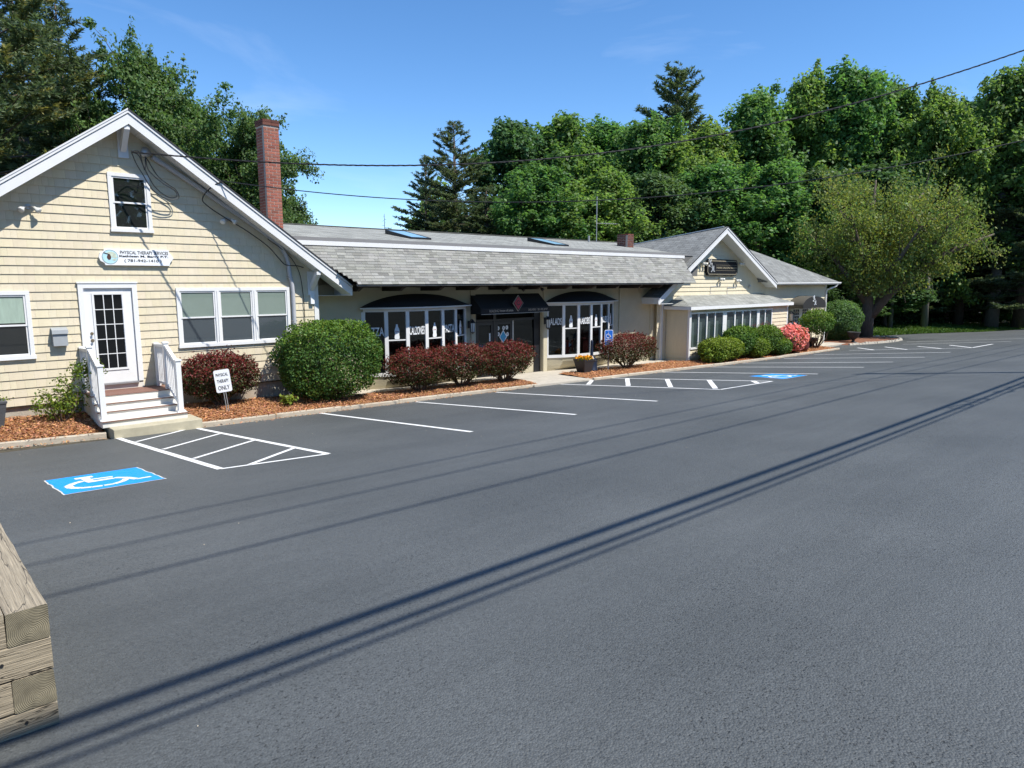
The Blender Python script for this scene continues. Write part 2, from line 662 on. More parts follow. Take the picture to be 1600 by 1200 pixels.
basic('canvas_brown', (0.075, 0.068, 0.052), 0.8, 0.12, 6, bump=0.15, bscale=160)
basic('dark_frame', (0.012, 0.013, 0.016), 0.4)
basic('iron', (0.015, 0.015, 0.017), 0.45, 0.2, 30)
basic('navy', (0.008, 0.012, 0.028), 0.35)
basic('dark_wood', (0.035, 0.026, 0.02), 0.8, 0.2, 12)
basic('interior', (0.012, 0.012, 0.012), 0.9)  # near-black colour for flat sheets that replace unlit rooms
basic('interior_teal', (0.030, 0.045, 0.043), 0.8, 0.2, 2)  # dark teal for the sheets that replace the salon's dim room
basic('blind', (0.36, 0.40, 0.34), 0.7, 0.05, 3)
basic('blind_grey', (0.20, 0.235, 0.22), 0.7, 0.08, 5)
basic('screen', (0.085, 0.095, 0.11), 0.7, 0.04, 3)
basic('curtain', (0.62, 0.70, 0.57), 0.8, 0.12, 3, stretch=(6, 6, 1))
basic('red_vinyl', (0.09, 0.012, 0.010), 0.5, 0.15, 6)
basic('letter_white', (0.75, 0.77, 0.78), 0.5)
basic('letter_black', (0.02, 0.02, 0.022), 0.6)
basic('letter_cream', (0.40, 0.33, 0.26), 0.6)
basic('letter_gold', (0.42, 0.36, 0.24), 0.5)
basic('logo_red', (0.36, 0.03, 0.045), 0.6)
basic('logo_blue', (0.04, 0.30, 0.50), 0.6)
basic('sign_white', (0.78, 0.80, 0.82), 0.5, 0.03, 5, dirt=0.15, dirt_col=(0.5, 0.5, 0.48))
basic('sign_black', (0.009, 0.010, 0.012), 0.7, spec=0.15)
basic('sign_blue', (0.01, 0.12, 0.50), 0.4)
basic('sky_blue', (0.42, 0.66, 0.72), 0.6, 0.12, 12)
basic('cone_brown', (0.07, 0.03, 0.025), 0.8)
basic('pale_foliage', (0.50, 0.56, 0.45), 0.8, 0.2, 20)
basic('metal', (0.42, 0.43, 0.44), 0.4, 0.06, 10, metal=0.7)
basic('mailbox', (0.30, 0.32, 0.33), 0.5, 0.05, 10)
basic('conduit', (0.42, 0.43, 0.45), 0.55, 0.08, 4)
basic('galv', (0.40, 0.40, 0.39), 0.5, 0.1, 15, metal=0.6)
basic('brass', (0.30, 0.24, 0.16), 0.35, metal=0.8)
basic('lamp_glass', (0.62, 0.62, 0.58), 0.15)
basic('cable', (0.012, 0.012, 0.013), 0.55)
basic('pole_wood', (0.16, 0.12, 0.085), 0.9, 0.2, 8, stretch=(4, 4, 0.4), bump=0.4, bscale=20)
basic('planter_black', (0.022, 0.022, 0.024), 0.6, 0.15, 12)
basic('planter_grey', (0.07, 0.075, 0.08), 0.75, 0.2, 4, stretch=(1, 1, 14), bump=0.2)
basic('planter_red', (0.11, 0.018, 0.018), 0.35)
basic('bark', (0.115, 0.09, 0.07), 0.95, 0.3, 6, stretch=(3, 3, 0.7), bump=0.8, bscale=16)
basic('bark_grey', (0.17, 0.155, 0.13), 0.95, 0.25, 6, stretch=(3, 3, 0.7), bump=0.8, bscale=16)
basic('twig', (0.10, 0.07, 0.05), 0.9)
glass_mat('glass')
glass_mat('glass_dark', (0.30, 0.33, 0.34), (0.5, 0.55, 0.55))
glass_mat('glass_sky', (0.35, 0.45, 0.52), (1, 1, 1))

leaf_mat('leaf_maple', (0.125, 0.220, 0.066), 0.48, 0.02)
leaf_mat('leaf_bright', (0.155, 0.250, 0.066), 0.48, 0.02)
leaf_mat('leaf_oak', (0.095, 0.170, 0.055), 0.42, 0.02)
leaf_mat('leaf_dark', (0.085, 0.150, 0.056), 0.40, 0.015)
leaf_mat('leaf_pine', (0.110, 0.145, 0.074), 0.30, 0.015)
leaf_mat('leaf_crab', (0.200, 0.245, 0.065), 0.42, 0.012)
leaf_mat('leaf_yew', (0.075, 0.140, 0.028), 0.22, 0.012)
leaf_mat('leaf_lime', (0.150, 0.210, 0.025), 0.28, 0.012)
leaf_mat('leaf_barberry', (0.115, 0.032, 0.024), 0.22, 0.006)
leaf_mat('leaf_azalea', (0.80, 0.27, 0.25), 0.25, 0.006)
leaf_mat('leaf_flower', (0.75, 0.33, 0.02), 0.25, 0.01)
leaf_mat('leaf_grass', (0.075, 0.130, 0.022), 0.25, 0.01)


def timber_mat():
    m, nt, out = new_mat('timber')
    p = node(nt, 'ShaderNodeBsdfPrincipled')
    p.inputs['Roughness'].default_value = 0.85
    nt.links.new(p.outputs[0], out.inputs[0])
    tc = node(nt, 'ShaderNodeTexCoord')
    oi = node(nt, 'ShaderNodeObjectInfo')
    ad = node(nt, 'ShaderNodeVectorMath', operation='ADD')
    nt.links.new(tc.outputs['Object'], ad.inputs[0])
    nt.links.new(oi.outputs['Random'], ad.inputs[1])
    mp = node(nt, 'ShaderNodeMapping')
    mp.inputs['Scale'].default_value = (0.8, 30, 30)
    nt.links.new(ad.outputs[0], mp.inputs['Vector'])
    nz = node(nt, 'ShaderNodeTexNoise')
    nz.inputs['Scale'].default_value = 4.5
    nz.inputs['Detail'].default_value = 8
    nz.inputs['Distortion'].default_value = 0.8
    nt.links.new(mp.outputs['Vector'], nz.inputs['Vector'])
    rp = node(nt, 'ShaderNodeValToRGB')
    e = rp.color_ramp.elements
    e[0].position, e[1].position = 0.28, 0.66
    e[0].color = (0.20, 0.165, 0.115, 1)
    e[1].color = (0.40, 0.335, 0.235, 1)
    nt.links.new(nz.outputs['Fac'], rp.inputs['Fac'])
    mpc = node(nt, 'ShaderNodeMapping')
    mpc.inputs['Scale'].default_value = (0.55, 5.5, 5.5)
    nt.links.new(ad.outputs[0], mpc.inputs['Vector'])
    nc = node(nt, 'ShaderNodeTexNoise')
    nc.inputs['Scale'].default_value = 2.6
    nc.inputs['Detail'].default_value = 3
    nc.inputs['Distortion'].default_value = 0.5
    nt.links.new(mpc.outputs['Vector'], nc.inputs['Vector'])
    sc_ = node(nt, 'ShaderNodeMath', operation='SUBTRACT')
    sc_.inputs[1].default_value = 0.5
    nt.links.new(nc.outputs['Fac'], sc_.inputs[0])
    ac = node(nt, 'ShaderNodeMath', operation='ABSOLUTE')
    nt.links.new(sc_.outputs[0], ac.inputs[0])
    mc = node(nt, 'ShaderNodeMapRange')
    mc.inputs['From Max'].default_value = 0.012
    mc.inputs['To Min'].default_value = 0.12
    nt.links.new(ac.outputs[0], mc.inputs['Value'])
    mxc = node(nt, 'ShaderNodeMix', data_type='RGBA', blend_type='MULTIPLY')
    mxc.inputs['Factor'].default_value = 1.0
    nt.links.new(rp.outputs['Color'], mxc.inputs['A'])
    nt.links.new(mc.outputs[0], mxc.inputs['B'])
    nt.links.new(mxc.outputs['Result'], p.inputs['Base Color'])
    hm = node(nt, 'ShaderNodeMath', operation='MULTIPLY')
    nt.links.new(nz.outputs['Fac'], hm.inputs[0])
    nt.links.new(mc.outputs[0], hm.inputs[1])
    bp = node(nt, 'ShaderNodeBump')
    bp.inputs['Strength'].default_value = 0.8
    bp.inputs['Distance'].default_value = 0.012
    nt.links.new(hm.outputs[0], bp.inputs['Height'])
    nt.links.new(bp.outputs['Normal'], p.inputs['Normal'])
    return m


def endgrain_mat():
    m, nt, out = new_mat('endgrain')
    p = node(nt, 'ShaderNodeBsdfPrincipled')
    p.inputs['Roughness'].default_value = 0.9
    nt.links.new(p.outputs[0], out.inputs[0])
    tc = node(nt, 'ShaderNodeTexCoord')
    mp = node(nt, 'ShaderNodeMapping')
    mp.inputs['Location'].default_value = (0, 0.012, 0.03)
    mp.inputs['Scale'].default_value = (0.0, 1, 1)
    nt.links.new(tc.outputs['Object'], mp.inputs['Vector'])
    w = node(nt, 'ShaderNodeTexWave', wave_type='RINGS', rings_direction='SPHERICAL')
    w.inputs['Scale'].default_value = 42
    w.inputs['Distortion'].default_value = 2.0
    w.inputs['Detail'].default_value = 3
    w.inputs['Detail Scale'].default_value = 1.5
    nt.links.new(mp.outputs['Vector'], w.inputs['Vector'])
    nz = node(nt, 'ShaderNodeTexNoise')
    nz.inputs['Scale'].default_value = 16
    nz.inputs['Detail'].default_value = 6
    nt.links.new(tc.outputs['Object'], nz.inputs['Vector'])
    rp = node(nt, 'ShaderNodeValToRGB')
    rp.color_ramp.elements[0].color = (0.12, 0.105, 0.07, 1)
    rp.color_ramp.elements[1].color = (0.26, 0.225, 0.15, 1)
    nt.links.new(w.outputs['Fac'], rp.inputs['Fac'])
    mr = node(nt, 'ShaderNodeMapRange')
    mr.inputs['From Min'].default_value, mr.inputs['From Max'].default_value = 0.3, 0.7
    mr.inputs['To Min'].default_value, mr.inputs['To Max'].default_value = 0.6, 1.2
    nt.links.new(nz.outputs['Fac'], mr.inputs['Value'])
    mx = node(nt, 'ShaderNodeMix', data_type='RGBA', blend_type='MULTIPLY')
    mx.inputs['Factor'].default_value = 1.0
    nt.links.new(rp.outputs['Color'], mx.inputs['A'])
    nt.links.new(mr.outputs[0], mx.inputs['B'])
    nt.links.new(mx.outputs['Result'], p.inputs['Base Color'])
    bp = node(nt, 'ShaderNodeBump')
    bp.inputs['Strength'].default_value = 0.4
    bp.inputs['Distance'].default_value = 0.005
    nt.links.new(w.outputs['Fac'], bp.inputs['Height'])
    nt.links.new(bp.outputs['Normal'], p.inputs['Normal'])
    return m


timber_mat()
endgrain_mat()
# ------------------------------------------------------------------ ground, lot, kerb, beds
def struct(o):
    o['kind'] = 'structure'
    return o


def lot_px(px, py):
    """photo pixel -> point on the lot plane"""
    n = np.array([0.014, 0.075, 1.0])
    p0 = np.array([3.0, -1.9, -0.88])
    d = _f + _r * (px - 800) / FPX - _u * (py - 600) / FPX
    p = CAM + (n @ (p0 - CAM)) / (n @ d) * d
    if p[1] > -1.9:
        n = np.array([0.014, 0.0, 1.0])
        p = CAM + (n @ (p0 - CAM)) / (n @ d) * d
    return p


mb = MB()
gx = [-500, -25, 75, 500]
gy = [-500, -32, -1.9, 12, 500]
for i in range(3):
    for j in range(4):
        mb.face([(x, y, gz(x, y) - 0.03) for x, y in ((gx[i], gy[j]), (gx[i + 1], gy[j]), (gx[i + 1], gy[j + 1]), (gx[i], gy[j + 1]))])
struct(mb.build('ground', MAT['soil']))

LOT_EDGE = [(44.0, 0.5), (51.0, 0.95), (56.0, 0.1), (61.0, -1.4), (66.0, -3.9), (75.0, -8.5)]
mb = MB()
front = [(-25, -1.9), (75, -1.9)]
lot_main = [(-25, -32), (75, -32), (75, -8.5), (66, -3.9), (62.2, -1.9), (-25, -1.9)]
mb.face([(x, y, gz(x, y)) for x, y in lot_main])
ext = [(36.8, -1.9), (62.2, -1.9), (61.0, -1.4), (56.0, 0.1), (51.0, 0.95), (44.0, 0.5), (41.5, -0.6), (37.5, -1.2)]
mb.face([(x, y, gz(x, y)) for x, y in ext])
lot = struct(mb.build('parking_lot', MAT['asphalt']))


def stripe(name, a, b, w, mat='paint_white', parent=lot, h=0.004, labelled=None):
    """a painted line between two lot points"""
    a, b = np.array(a[:2]), np.array(b[:2])
    d = (b - a) / np.linalg.norm(b - a)
    s = np.array([-d[1], d[0]]) * w / 2
    m = MB()
    n = max(1, int(np.linalg.norm(b - a) / 0.5))
    rng = random.Random(int(abs(a[0] * 977 + a[1] * 131)))
    L_, R_ = [], []
    for i in range(n + 1):
        c = a + (b - a) * i / n
        j1, j2 = 1 + rng.uniform(-.06, .06), 1 + rng.uniform(-.06, .06)
        L_.append(c + s * j1)
        R_.append(c - s * j2)
    for i in range(n):
        m.face([(q[0], q[1], gz(q[0], q[1]) + h) for q in (R_[i], R_[i + 1], L_[i + 1], L_[i])])
    return m.build(name, MAT[mat], parent)


for a, b in (((500, 645.5), (737, 675)), ((650, 628), (900, 648)), ((775, 613), (1027, 627)), ((1035, 581.5), (1278, 584.5)), ((1110, 573.5), (1350, 574)),
             ((1160, 567.5), (1395, 565.8)), ((1225, 560.3), (1445, 558.3)), ((1272, 554.2), (1485, 550.5)),
             ((1410, 538.2), (1580, 533.6)), ((1417, 534.3), (1600, 529)), ((1327, 547.7), (1519, 543.6))):
    stripe('parking_line', lot_px(*a), lot_px(*b), 0.10)
# hatched access aisle by the steps
for a, b, w in (((182, 683.5), (345, 733), 0.11), ((307, 669), (513, 709.5), 0.10), ((345, 733), (513, 709.5), 0.08),
                ((212.6, 690.6), (295, 670), 0.085), ((254.8, 702.4), (344, 677.8), 0.085), ((302, 717), (396.6, 688.3), 0.085), ((388, 727), (459, 700.5), 0.085)):
    stripe('access_aisle_line', lot_px(*a), lot_px(*b), w, h=0.004 if w > 0.09 else 0.0055)
# hatched access aisle by the restaurant door
for a, b, w in (((876.5, 600.4), (1125.4, 608.8), 0.10), ((950, 590.7), (1206.5, 595.9), 0.10), ((1125.4, 608.8), (1206.5, 595.9), 0.09),
                ((925, 594.4), (919, 601), 0.14), ((980, 591.6), (981.5, 603), 0.14), ((1042, 592.3), (1048, 605), 0.14), ((1107.5, 593.7), (1118, 607.4), 0.14), ((1176, 595.2), (1184, 599), 0.14)):
    stripe('access_aisle_line', lot_px(*a), lot_px(*b), w, h=0.004 if w < 0.12 else 0.0055)
for a, b in (((1340, 543.6), (1366, 547.0)), ((1382.7, 542.2), (1417, 546.3)), ((1433.7, 541.3), (1471.7, 544.8)), ((1483.6, 539.4), (1519, 543.4)), ((1519, 543.4), (1551, 537.7))):
    stripe('access_aisle_line', lot_px(*a), lot_px(*b), 0.12, h=0.0055)


def accessible_symbol(c0, c1, c2, c3, name='accessible_symbol', seed=1):
    """blue pad with the white wheelchair sign; corners are lot points far-left, far-right, near-right, near-left"""
    P = [np.array(c[:2]) for c in (c3, c2, c1, c0)]

    def uv(u, v):
        q = P[0] * (1 - u) * (1 - v) + P[1] * u * (1 - v) + P[2] * u * v + P[3] * (1 - u) * v
        return q
    rng = random.Random(seed)
    ring = []
    for k in range(12):
        ring.append((k / 12, rng.uniform(-.006, .006)))
    for k in range(12):
        ring.append((1 + rng.uniform(-.008, .008), k / 12))
    for k in range(12):
        ring.append((1 - k / 12, 1 + rng.uniform(-.006, .006)))
    for k in range(12):
        ring.append((rng.uniform(-.008, .008), 1 - k / 12))

    def poly(m, pts, h):
        m.face([(q[0], q[1], gz(q[0], q[1]) + h) for q in (uv(u, v) for u, v in pts)])
    m = MB()
    poly(m, [((u - .5) * 1.035 + .5, (v - .5) * 1.03 + .5) for u, v in ring], 0.004)
    edge = m.build(name, MAT['paint_edge'], lot)
    m = MB()
    poly(m, ring, 0.007)
    m.build('blue_field', MAT['paint_blue'], edge)
    m = MB()

    def stroke(pts, w, n=0):
        for (u0, v0), (u1, v1) in zip(pts[:-1], pts[1:]):
            dx, dy = (u1 - u0) * 1.15, (v1 - v0) * 1.35
            l = math.hypot(dx, dy)
            nx, ny = -dy / l * w / 2 / 1.15, dx / l * w / 2 / 1.35
            poly(m, [(u0 + nx, v0 + ny), (u0 - nx, v0 - ny), (u1 - nx, v1 - ny), (u1 + nx, v1 + ny)], 0.010)
    stroke([(.265, .80), (.455, .80)], .13)                       # head
    poly(m, [(.315, .80), (.405, .80), (.40, .50), (.315, .48)], 0.0105)   # back
    stroke([(.40, .625), (.62, .60)], .075)                       # arm
    stroke([(.32, .485), (.60, .495)], .115)                      # seat
    stroke([(.615, .51), (.715, .40), (.775, .225)], .085)        # lower leg
    stroke([(.765, .225), (.93, .235)], .075)                     # foot rest
    stroke([(.305, .60), (.20, .53), (.115, .42), (.12, .29), (.20, .20), (.29, .16), (.395, .145)], .095)
    stroke([(.41, .145), (.51, .145), (.60, .20), (.66, .27), (.695, .35)], .085)
    m.build('wheelchair_figure', MAT['paint_white'], edge)
    return edge


accessible_symbol((1.60, -5.84), (2.75, -5.88), (2.77, -7.2), (1.61, -7.17))
accessible_symbol(lot_px(1171, 588), lot_px(1206, 584.6), lot_px(1261, 586.6), lot_px(1224, 592.2), seed=4)

# loose stones, leaves and patched spots on the lot
mb = MB()
rng = random.Random(5)
for i in range(60):
    x, y = rng.uniform(0.8, 20), rng.uniform(-14.5, -2.4)
    s = rng.uniform(.003, .007)
    z = gz(x, y) + 0.003
    mb.hexa([(x - s, y - s, z), (x + s, y - s * .7, z), (x + s * .8, y + s, z), (x - s * .9, y + s * .8, z)],
            [(x - s * .6, y - s * .5, z + s), (x + s * .5, y - s * .4, z + s * 1.1), (x + s * .4, y + s * .5, z + s), (x - s * .4, y + s * .5, z + s * .9)])
o = mb.build('gravel_bits', MAT['kerb'])
tag(o, 'scattered small stones and grit lying on the dark asphalt', 'grit', kind='stuff')

KERB_L = [(-6, -0.95), (-2, -1.2), (1.58, -1.41), (3.30, -1.62)]
KERB_M = [(5.08, -1.73), (7.84, -1.82), (10.4, -1.86), (13.0, -1.90), (15.1, -1.93)]
KERB_R = [(17.55, -2.16), (18.8, -2.2), (20.1, -2.16), (21.7, -2.34), (24.5, -2.52), (28.6, -2.54), (33.0, -2.35), (37.2, -2.02)]


def along(path, s):
    for (a, b) in zip(path[:-1], path[1:]):
        l = math.hypot(b[0] - a[0], b[1] - a[1])
        if s <= l:
            return a[0] + (b[0] - a[0]) * s / l, a[1] + (b[1] - a[1]) * s / l
        s -= l
    return path[-1]


def path_y(path, x):
    if x <= path[0][0]:
        return path[0][1]
    for a, b in zip(path[:-1], path[1:]):
        if a[0] <= x <= b[0]:
            return a[1] + (b[1] - a[1]) * (x - a[0]) / (b[0] - a[0])
    return path[-1][1]


mb = MB()
mb.box(-6, -5.9, -1.0, -0.95, -0.9, -0.8)
kerb = None
rng = random.Random(11)
first = True
for path in (KERB_L, KERB_M, KERB_R):
    tot = sum(math.hypot(b[0] - a[0], b[1] - a[1]) for a, b in zip(path[:-1], path[1:]))
    n = max(1, round(tot / 1.75))
    for i in range(n):
        p, q = along(path, tot * i / n + .006), along(path, tot * (i + 1) / n - .006)
        d = Vector((q[0] - p[0], q[1] - p[1], 0)).normalized()
        s = Vector((-d.y, d.x, 0))
        w = 0.105
        j = rng.uniform(-.006, .006)
        h = 0.085 + rng.uniform(-.008, .008)
        m = MB()
        A, B = [], []
        for (pt, out_) in ((p, A), (q, B)):
            z = gz(pt[0], pt[1])
            b0 = Vector((pt[0], pt[1], 0)) + s * j
            for (o_, zz) in ((0, z - .12), (0, z + h - .012), (.012, z + h), (w, z + h), (w, z - .12)):
                out_.append((b0.x + s.x * o_, b0.y + s.y * o_, zz))
        m.hexa(A, B)
        if kerb is None:
            kerb = struct(m.build('kerb', MAT['kerb']))
        else:
            m.build('kerb_stone', MAT['kerb'], kerb)


def lerp(a, b, t):
    return a + (b - a) * t


def wall_line(x):
    """y of the wall or walk behind the bed"""
    if x < 8.9:
        return 0.02
    if x < 24.3:
        return -0.55
    if x < 33.45:
        return -0.95
    return -0.6


def bed_z(x, y):
    zk = gz(x, -1.9) + 0.055
    if x < 9.5:
        zw = -0.55 - 0.035 * (x - 2)
        zw = max(zw, zk)
        k = path_y(KERB_L if x < 4 else KERB_M, x)
        t = min(1, max(0, (y - k) / (0 - k)))
        f = min(1.0, max(0.0, (9.5 - x) / 1.2))
        return lerp(zk, lerp(zk + 0.03, zw, f), math.sin(t * PI / 2))
    return zk + 0.06 * min(1, max(0, (y + 2.1) / 0.9))


def bed(name, x0, x1, path, mat, nx, ny, ycap=None):
    m = MB()
    rng = random.Random(nx)
    grid = []
    for i in range(nx + 1):
        x = lerp(x0, x1, i / nx)
        ya = path_y(path, x) + 0.09
        yb = wall_line(x) if ycap is None else ycap
        col_ = []
        for j in range(ny + 1):
            y = lerp(ya, yb, j / ny)
            col_.append((x, y, bed_z(x, y) + (rng.uniform(-.022, .022) if 0 < j < ny else rng.uniform(-.008, .004))))
        grid.append(col_)
    for i in range(nx):
        for j in range(ny):
            m.face([grid[i][j], grid[i + 1][j], grid[i + 1][j + 1], grid[i][j + 1]])
    return struct(m.build(name, MAT[mat], smooth=False))


bed('mulch_bed', -5.5, 3.28, KERB_L, 'mulch', 60, 12)
bed('mulch_bed', 5.06, 15.25, KERB_M, 'mulch', 80, 12)
bed('mulch_bed', 17.5, 37.1, KERB_R, 'mulch', 110, 10)

# concrete walk in front of the restaurant
mb = MB()


def slab(m, pts, h, th=0.12):
    m.hexa([(x, y, gz(x, max(y, -1.9)) + h - th) for x, y in pts], [(x, y, gz(x, max(y, -1.9)) + h) for x, y in pts])


slab(mb, [(8.9, -0.6), (15.2, -0.6), (15.2, 0.5), (8.9, 0.5)], 0.07)
slab(mb, [(15.21, -0.6), (18.29, -0.6), (18.29, 0.5), (15.21, 0.5)], 0.068)
slab(mb, [(18.3, -0.6), (24.4, -0.6), (24.4, 0.5), (18.3, 0.5)], 0.07)
walk = struct(mb.build('walkway', MAT['concrete']))
mb = MB()
slab(mb, [(14.95, -1.98), (17.55, -2.10), (18.28, -0.605), (15.22, -0.605)], 0.066)
mb.build('walkway_slab', MAT['concrete'], walk)
mb = MB()
slab(mb, [(33.6, -1.15), (41.2, -0.7), (41.2, 0.3), (33.6, 0.3)], 0.06)
mb.build('walkway_slab', MAT['concrete'], walk)

# tree island with brown mulch, and the lawn strip by the woods
mb = MB()
isl = [(40.6, -1.1), (43.0, -1.55), (45.5, -1.75), (47.6, -1.5), (48.9, -0.9), (49.4, 0.1), (49.2, 1.6), (46.5, 3.0), (42.0, 2.6), (40.4, 1.0)]
c = (45, 0.6)
for a, b in zip(isl, isl[1:] + isl[:1]):
    def ip(p, t, h):
        x, y = lerp(c[0], p[0], t), lerp(c[1], p[1], t)
        return (x, y, gz(x, max(y, -1.9)) + h)
    mb.face([ip(a, 1, 0.03), ip(b, 1, 0.03), ip(b, .6, .10), ip(a, .6, .10)])
    mb.face([ip(a, .6, .10), ip(b, .6, .10), ip(b, 0, .16)])
    mb.face([ip(a, 1.02, -.02), ip(b, 1.02, -.02), ip(b, 1, 0.03), ip(a, 1, 0.03)])
island = struct(mb.build('tree_island', MAT['mulch_brown']))
rng = random.Random(3)
for a, b in zip(isl[:6], isl[1:7]):
    l = math.hypot(b[0] - a[0], b[1] - a[1])
    n = max(1, round(l / 0.3))
    for i in range(n):
        t = (i + .5) / n
        x, y = lerp(a[0], b[0], t), lerp(a[1], b[1], t)
        m = MB()
        r = l / n * .46
        z = gz(x, max(y, -1.9))
        hgt = rng.uniform(.08, .14)
        ang = math.atan2(b[1] - a[1], b[0] - a[0]) + rng.uniform(-.2, .2)

        def rp(u, v, zz):
            return (x + u * math.cos(ang) - v * math.sin(ang), y + u * math.sin(ang) + v * math.cos(ang), zz)
        m.hexa([rp(-r, -.08, z - .02), rp(r, -.09, z - .02), rp(r, .08, z - .02), rp(-r, .08, z - .02)],
               [rp(-r * .8, -.05, z + hgt), rp(r * .85, -.06, z + hgt * .95), rp(r * .8, .06, z + hgt), rp(-r * .8, .06, z + hgt * .9)])
        m.build('edging_stone', MAT['concrete'], island)

mb = MB()
edge = [(40.2, 3.2), (44.2, 1.2), (51.0, 1.0), (56.0, 0.15), (61.0, -1.35), (66.0, -3.85), (74.8, -8.4)]
back = [(41.0, 9.0), (46.0, 8.0), (53.5, 6.5), (60, 5.5), (67, 3.5), (73, 1.0), (85, -4)]
for (a, b, c2, d2) in zip(edge[:-1], edge[1:], back[1:], back[:-1]):
    mb.face([(x, y, gz(x, max(y, -1.9)) + 0.02 + k) for (x, y), k in ((a, 0), (b, 0), (c2, .25), (d2, .25))])
struct(mb.build('lawn', MAT['grass_ground']))
LAWN = (edge, back)
# smooth path through points
def spline(pts, n=6):
    P = [np.array(p, float) for p in pts]
    P = [2 * P[0] - P[1]] + P + [2 * P[-1] - P[-2]]
    out = []
    for i in range(1, len(P) - 2):
        for k in range(n):
            t = k / n
            out.append(.5 * (2 * P[i] + (P[i + 1] - P[i - 1]) * t + (2 * P[i - 1] - 5 * P[i] + 4 * P[i + 1] - P[i + 2]) * t * t + (3 * P[i] - P[i - 1] - 3 * P[i + 1] + P[i + 2]) * t ** 3))
    out.append(P[-2])
    return out


# ------------------------------------------------------------------ left: cream cottage with gable front
AX, AZ, RS = 4.45, 5.80, 0.712            # gable apex, roof slope
RY = -0.50                                # rake overhang plane
WL, WR = 0.05, 8.85                       # wall corners
EAVE_R, EAVE_L = 9.60, -0.70


def roof_z(x):
    return AZ - RS * abs(x - AX)


cot = thing('cottage', (AX, 4.5, -0.95), 'cream shingled cottage with white gable front and tall brick chimney', 'house')
OPEN = [(4.09, 4.88, 3.29, 4.52), (1.25, 2.46, 0.65, 2.01), (5.31, 8.02, 0.68, 2.05), (3.35, 4.45, -0.02, 2.16)]
# core wall behind the shingles
mb = MB()
zt = 0.28
fr = [(WL + .02, -0.31), (WR - .02, -0.31), (WR - .02, roof_z(WR) - zt), (AX, AZ - zt), (WL + .02, roof_z(WL) - zt)]
mb.hexa([(x, 0.03, z) for x, z in reversed(fr)], [(x, 9.0, z) for x, z in reversed(fr)])
wall = mb.build('wall', MAT['siding_far'], cot)
mb = MB()
mb.box(WL + .06, WR - .06, 0.05, 8.95, -1.3, -0.315)
mb.build('foundation', MAT['foundation'], cot)
mb = MB()
mb.box(WL, WR, -0.012, 0.05, -0.335, -0.312)
mb.build('starter_board', MAT['dark_wood'], cot)

# shingles: the 300 nearest ones one by one, the rest joined
EXPO = 0.178


def clip_poly(poly, f):
    out = []
    for i in range(len(poly)):
        a, b = poly[i], poly[(i + 1) % len(poly)]
        fa, fb = f(a), f(b)
        if fa >= 0:
            out.append(a)
        if (fa >= 0) != (fb >= 0):
            t = fa / (fa - fb)
            out.append((a[0] + (b[0] - a[0]) * t, a[1] + (b[1] - a[1]) * t))
    return out


rng = random.Random(21)
cells = []
row = 0
z = -0.31
while z < AZ - 0.3:
    x = WL + 0.09 - rng.uniform(0, .12)
    while x < WR - 0.125:
        w = rng.choice((.11, .14, .17, .2, .2, .23))
        x0, x1 = max(x, WL + .02), min(x + w - .0018, WR - .13)
        if x1 - x0 > .02:
            poly = [(x0, z), (x1, z), (x1, z + EXPO), (x0, z + EXPO)]
            poly = clip_poly(poly, lambda p: roof_z(p[0]) - 0.285 - p[1])
            rects = [poly] if len(poly) >= 3 else []
            for (a, b, c, d) in OPEN:
                nr = []
                for pl in rects:
                    xs = [p[0] for p in pl]
                    zs_ = [p[1] for p in pl]
                    if max(xs) <= a or min(xs) >= b or max(zs_) <= c or min(zs_) >= d:
                        nr.append(pl)
                        continue
                    for g in (lambda p: a - p[0], lambda p: p[0] - b):
                        q = clip_poly(pl, g)
                        if len(q) >= 3:
                            nr.append(q)
                    mid = clip_poly(clip_poly(pl, lambda p: p[0] - a), lambda p: b - p[0])
                    for g in (lambda p: c - p[1], lambda p: p[1] - d):
                        if len(mid) >= 3:
                            q = clip_poly(mid, g)
                            if len(q) >= 3:
                                nr.append(q)
                rects = nr
            for pl in rects:
                xs = [p[0] for p in pl]
                zs_ = [p[1] for p in pl]
                if (max(xs) - min(xs)) > .012 and (max(zs_) - min(zs_)) > .012:
                    cells.append((pl, z, len(rects) == 1 and len(pl) == 4 and abs(max(zs_) - min(zs_) - EXPO) < 1e-6 and abs(max(xs) - min(xs) - (x1 - x0)) < 1e-6, x0, x1))
        x += w
    z += EXPO
    row += 1


def shingle_prism(m, pl, z0, tintv):
    m.col = (tintv * 1.0, tintv * rng.uniform(.985, 1.01), tintv * rng.uniform(.96, 1.02), 1)

    def yy(zz):
        return -0.022 + (zz - z0) / EXPO * 0.018
    m.hexa([(p[0], 0.03, p[1]) for p in reversed(pl)], [(p[0], yy(p[1]), p[1]) for p in reversed(pl)])


whole = [c for c in cells if c[2] and c[3] > 1.55]
whole.sort(key=lambda c: (c[3] * .68 + abs(c[1] - 2.2) * .15))
single = set(id(c) for c in whole[:300])
mb = MB()
cache = {}
for c_ in cells:
    pl, z0, full, x0, x1 = c_
    t = rng.uniform(.96, 1.03)
    if id(c_) in single:
        key = (round(x1 - x0, 3), round(t, 2))
        if key not in cache:
            m = MB()
            w = x1 - x0
            shingle_prism(m, [(-w / 2, z0), (w / 2, z0), (w / 2, z0 + EXPO), (-w / 2, z0 + EXPO)], z0, round(t, 2))
            cache[key] = (m.mesh('shingle', MAT['siding'], Vector((0, 0, z0))))
        add_obj('shingle', cache[key], wall, ((x0 + x1) / 2, 0.0, z0))
    else:
        shingle_prism(mb, pl, z0, t)
o = mb.build('shingles', MAT['siding'], wall)
o['kind'] = 'stuff'

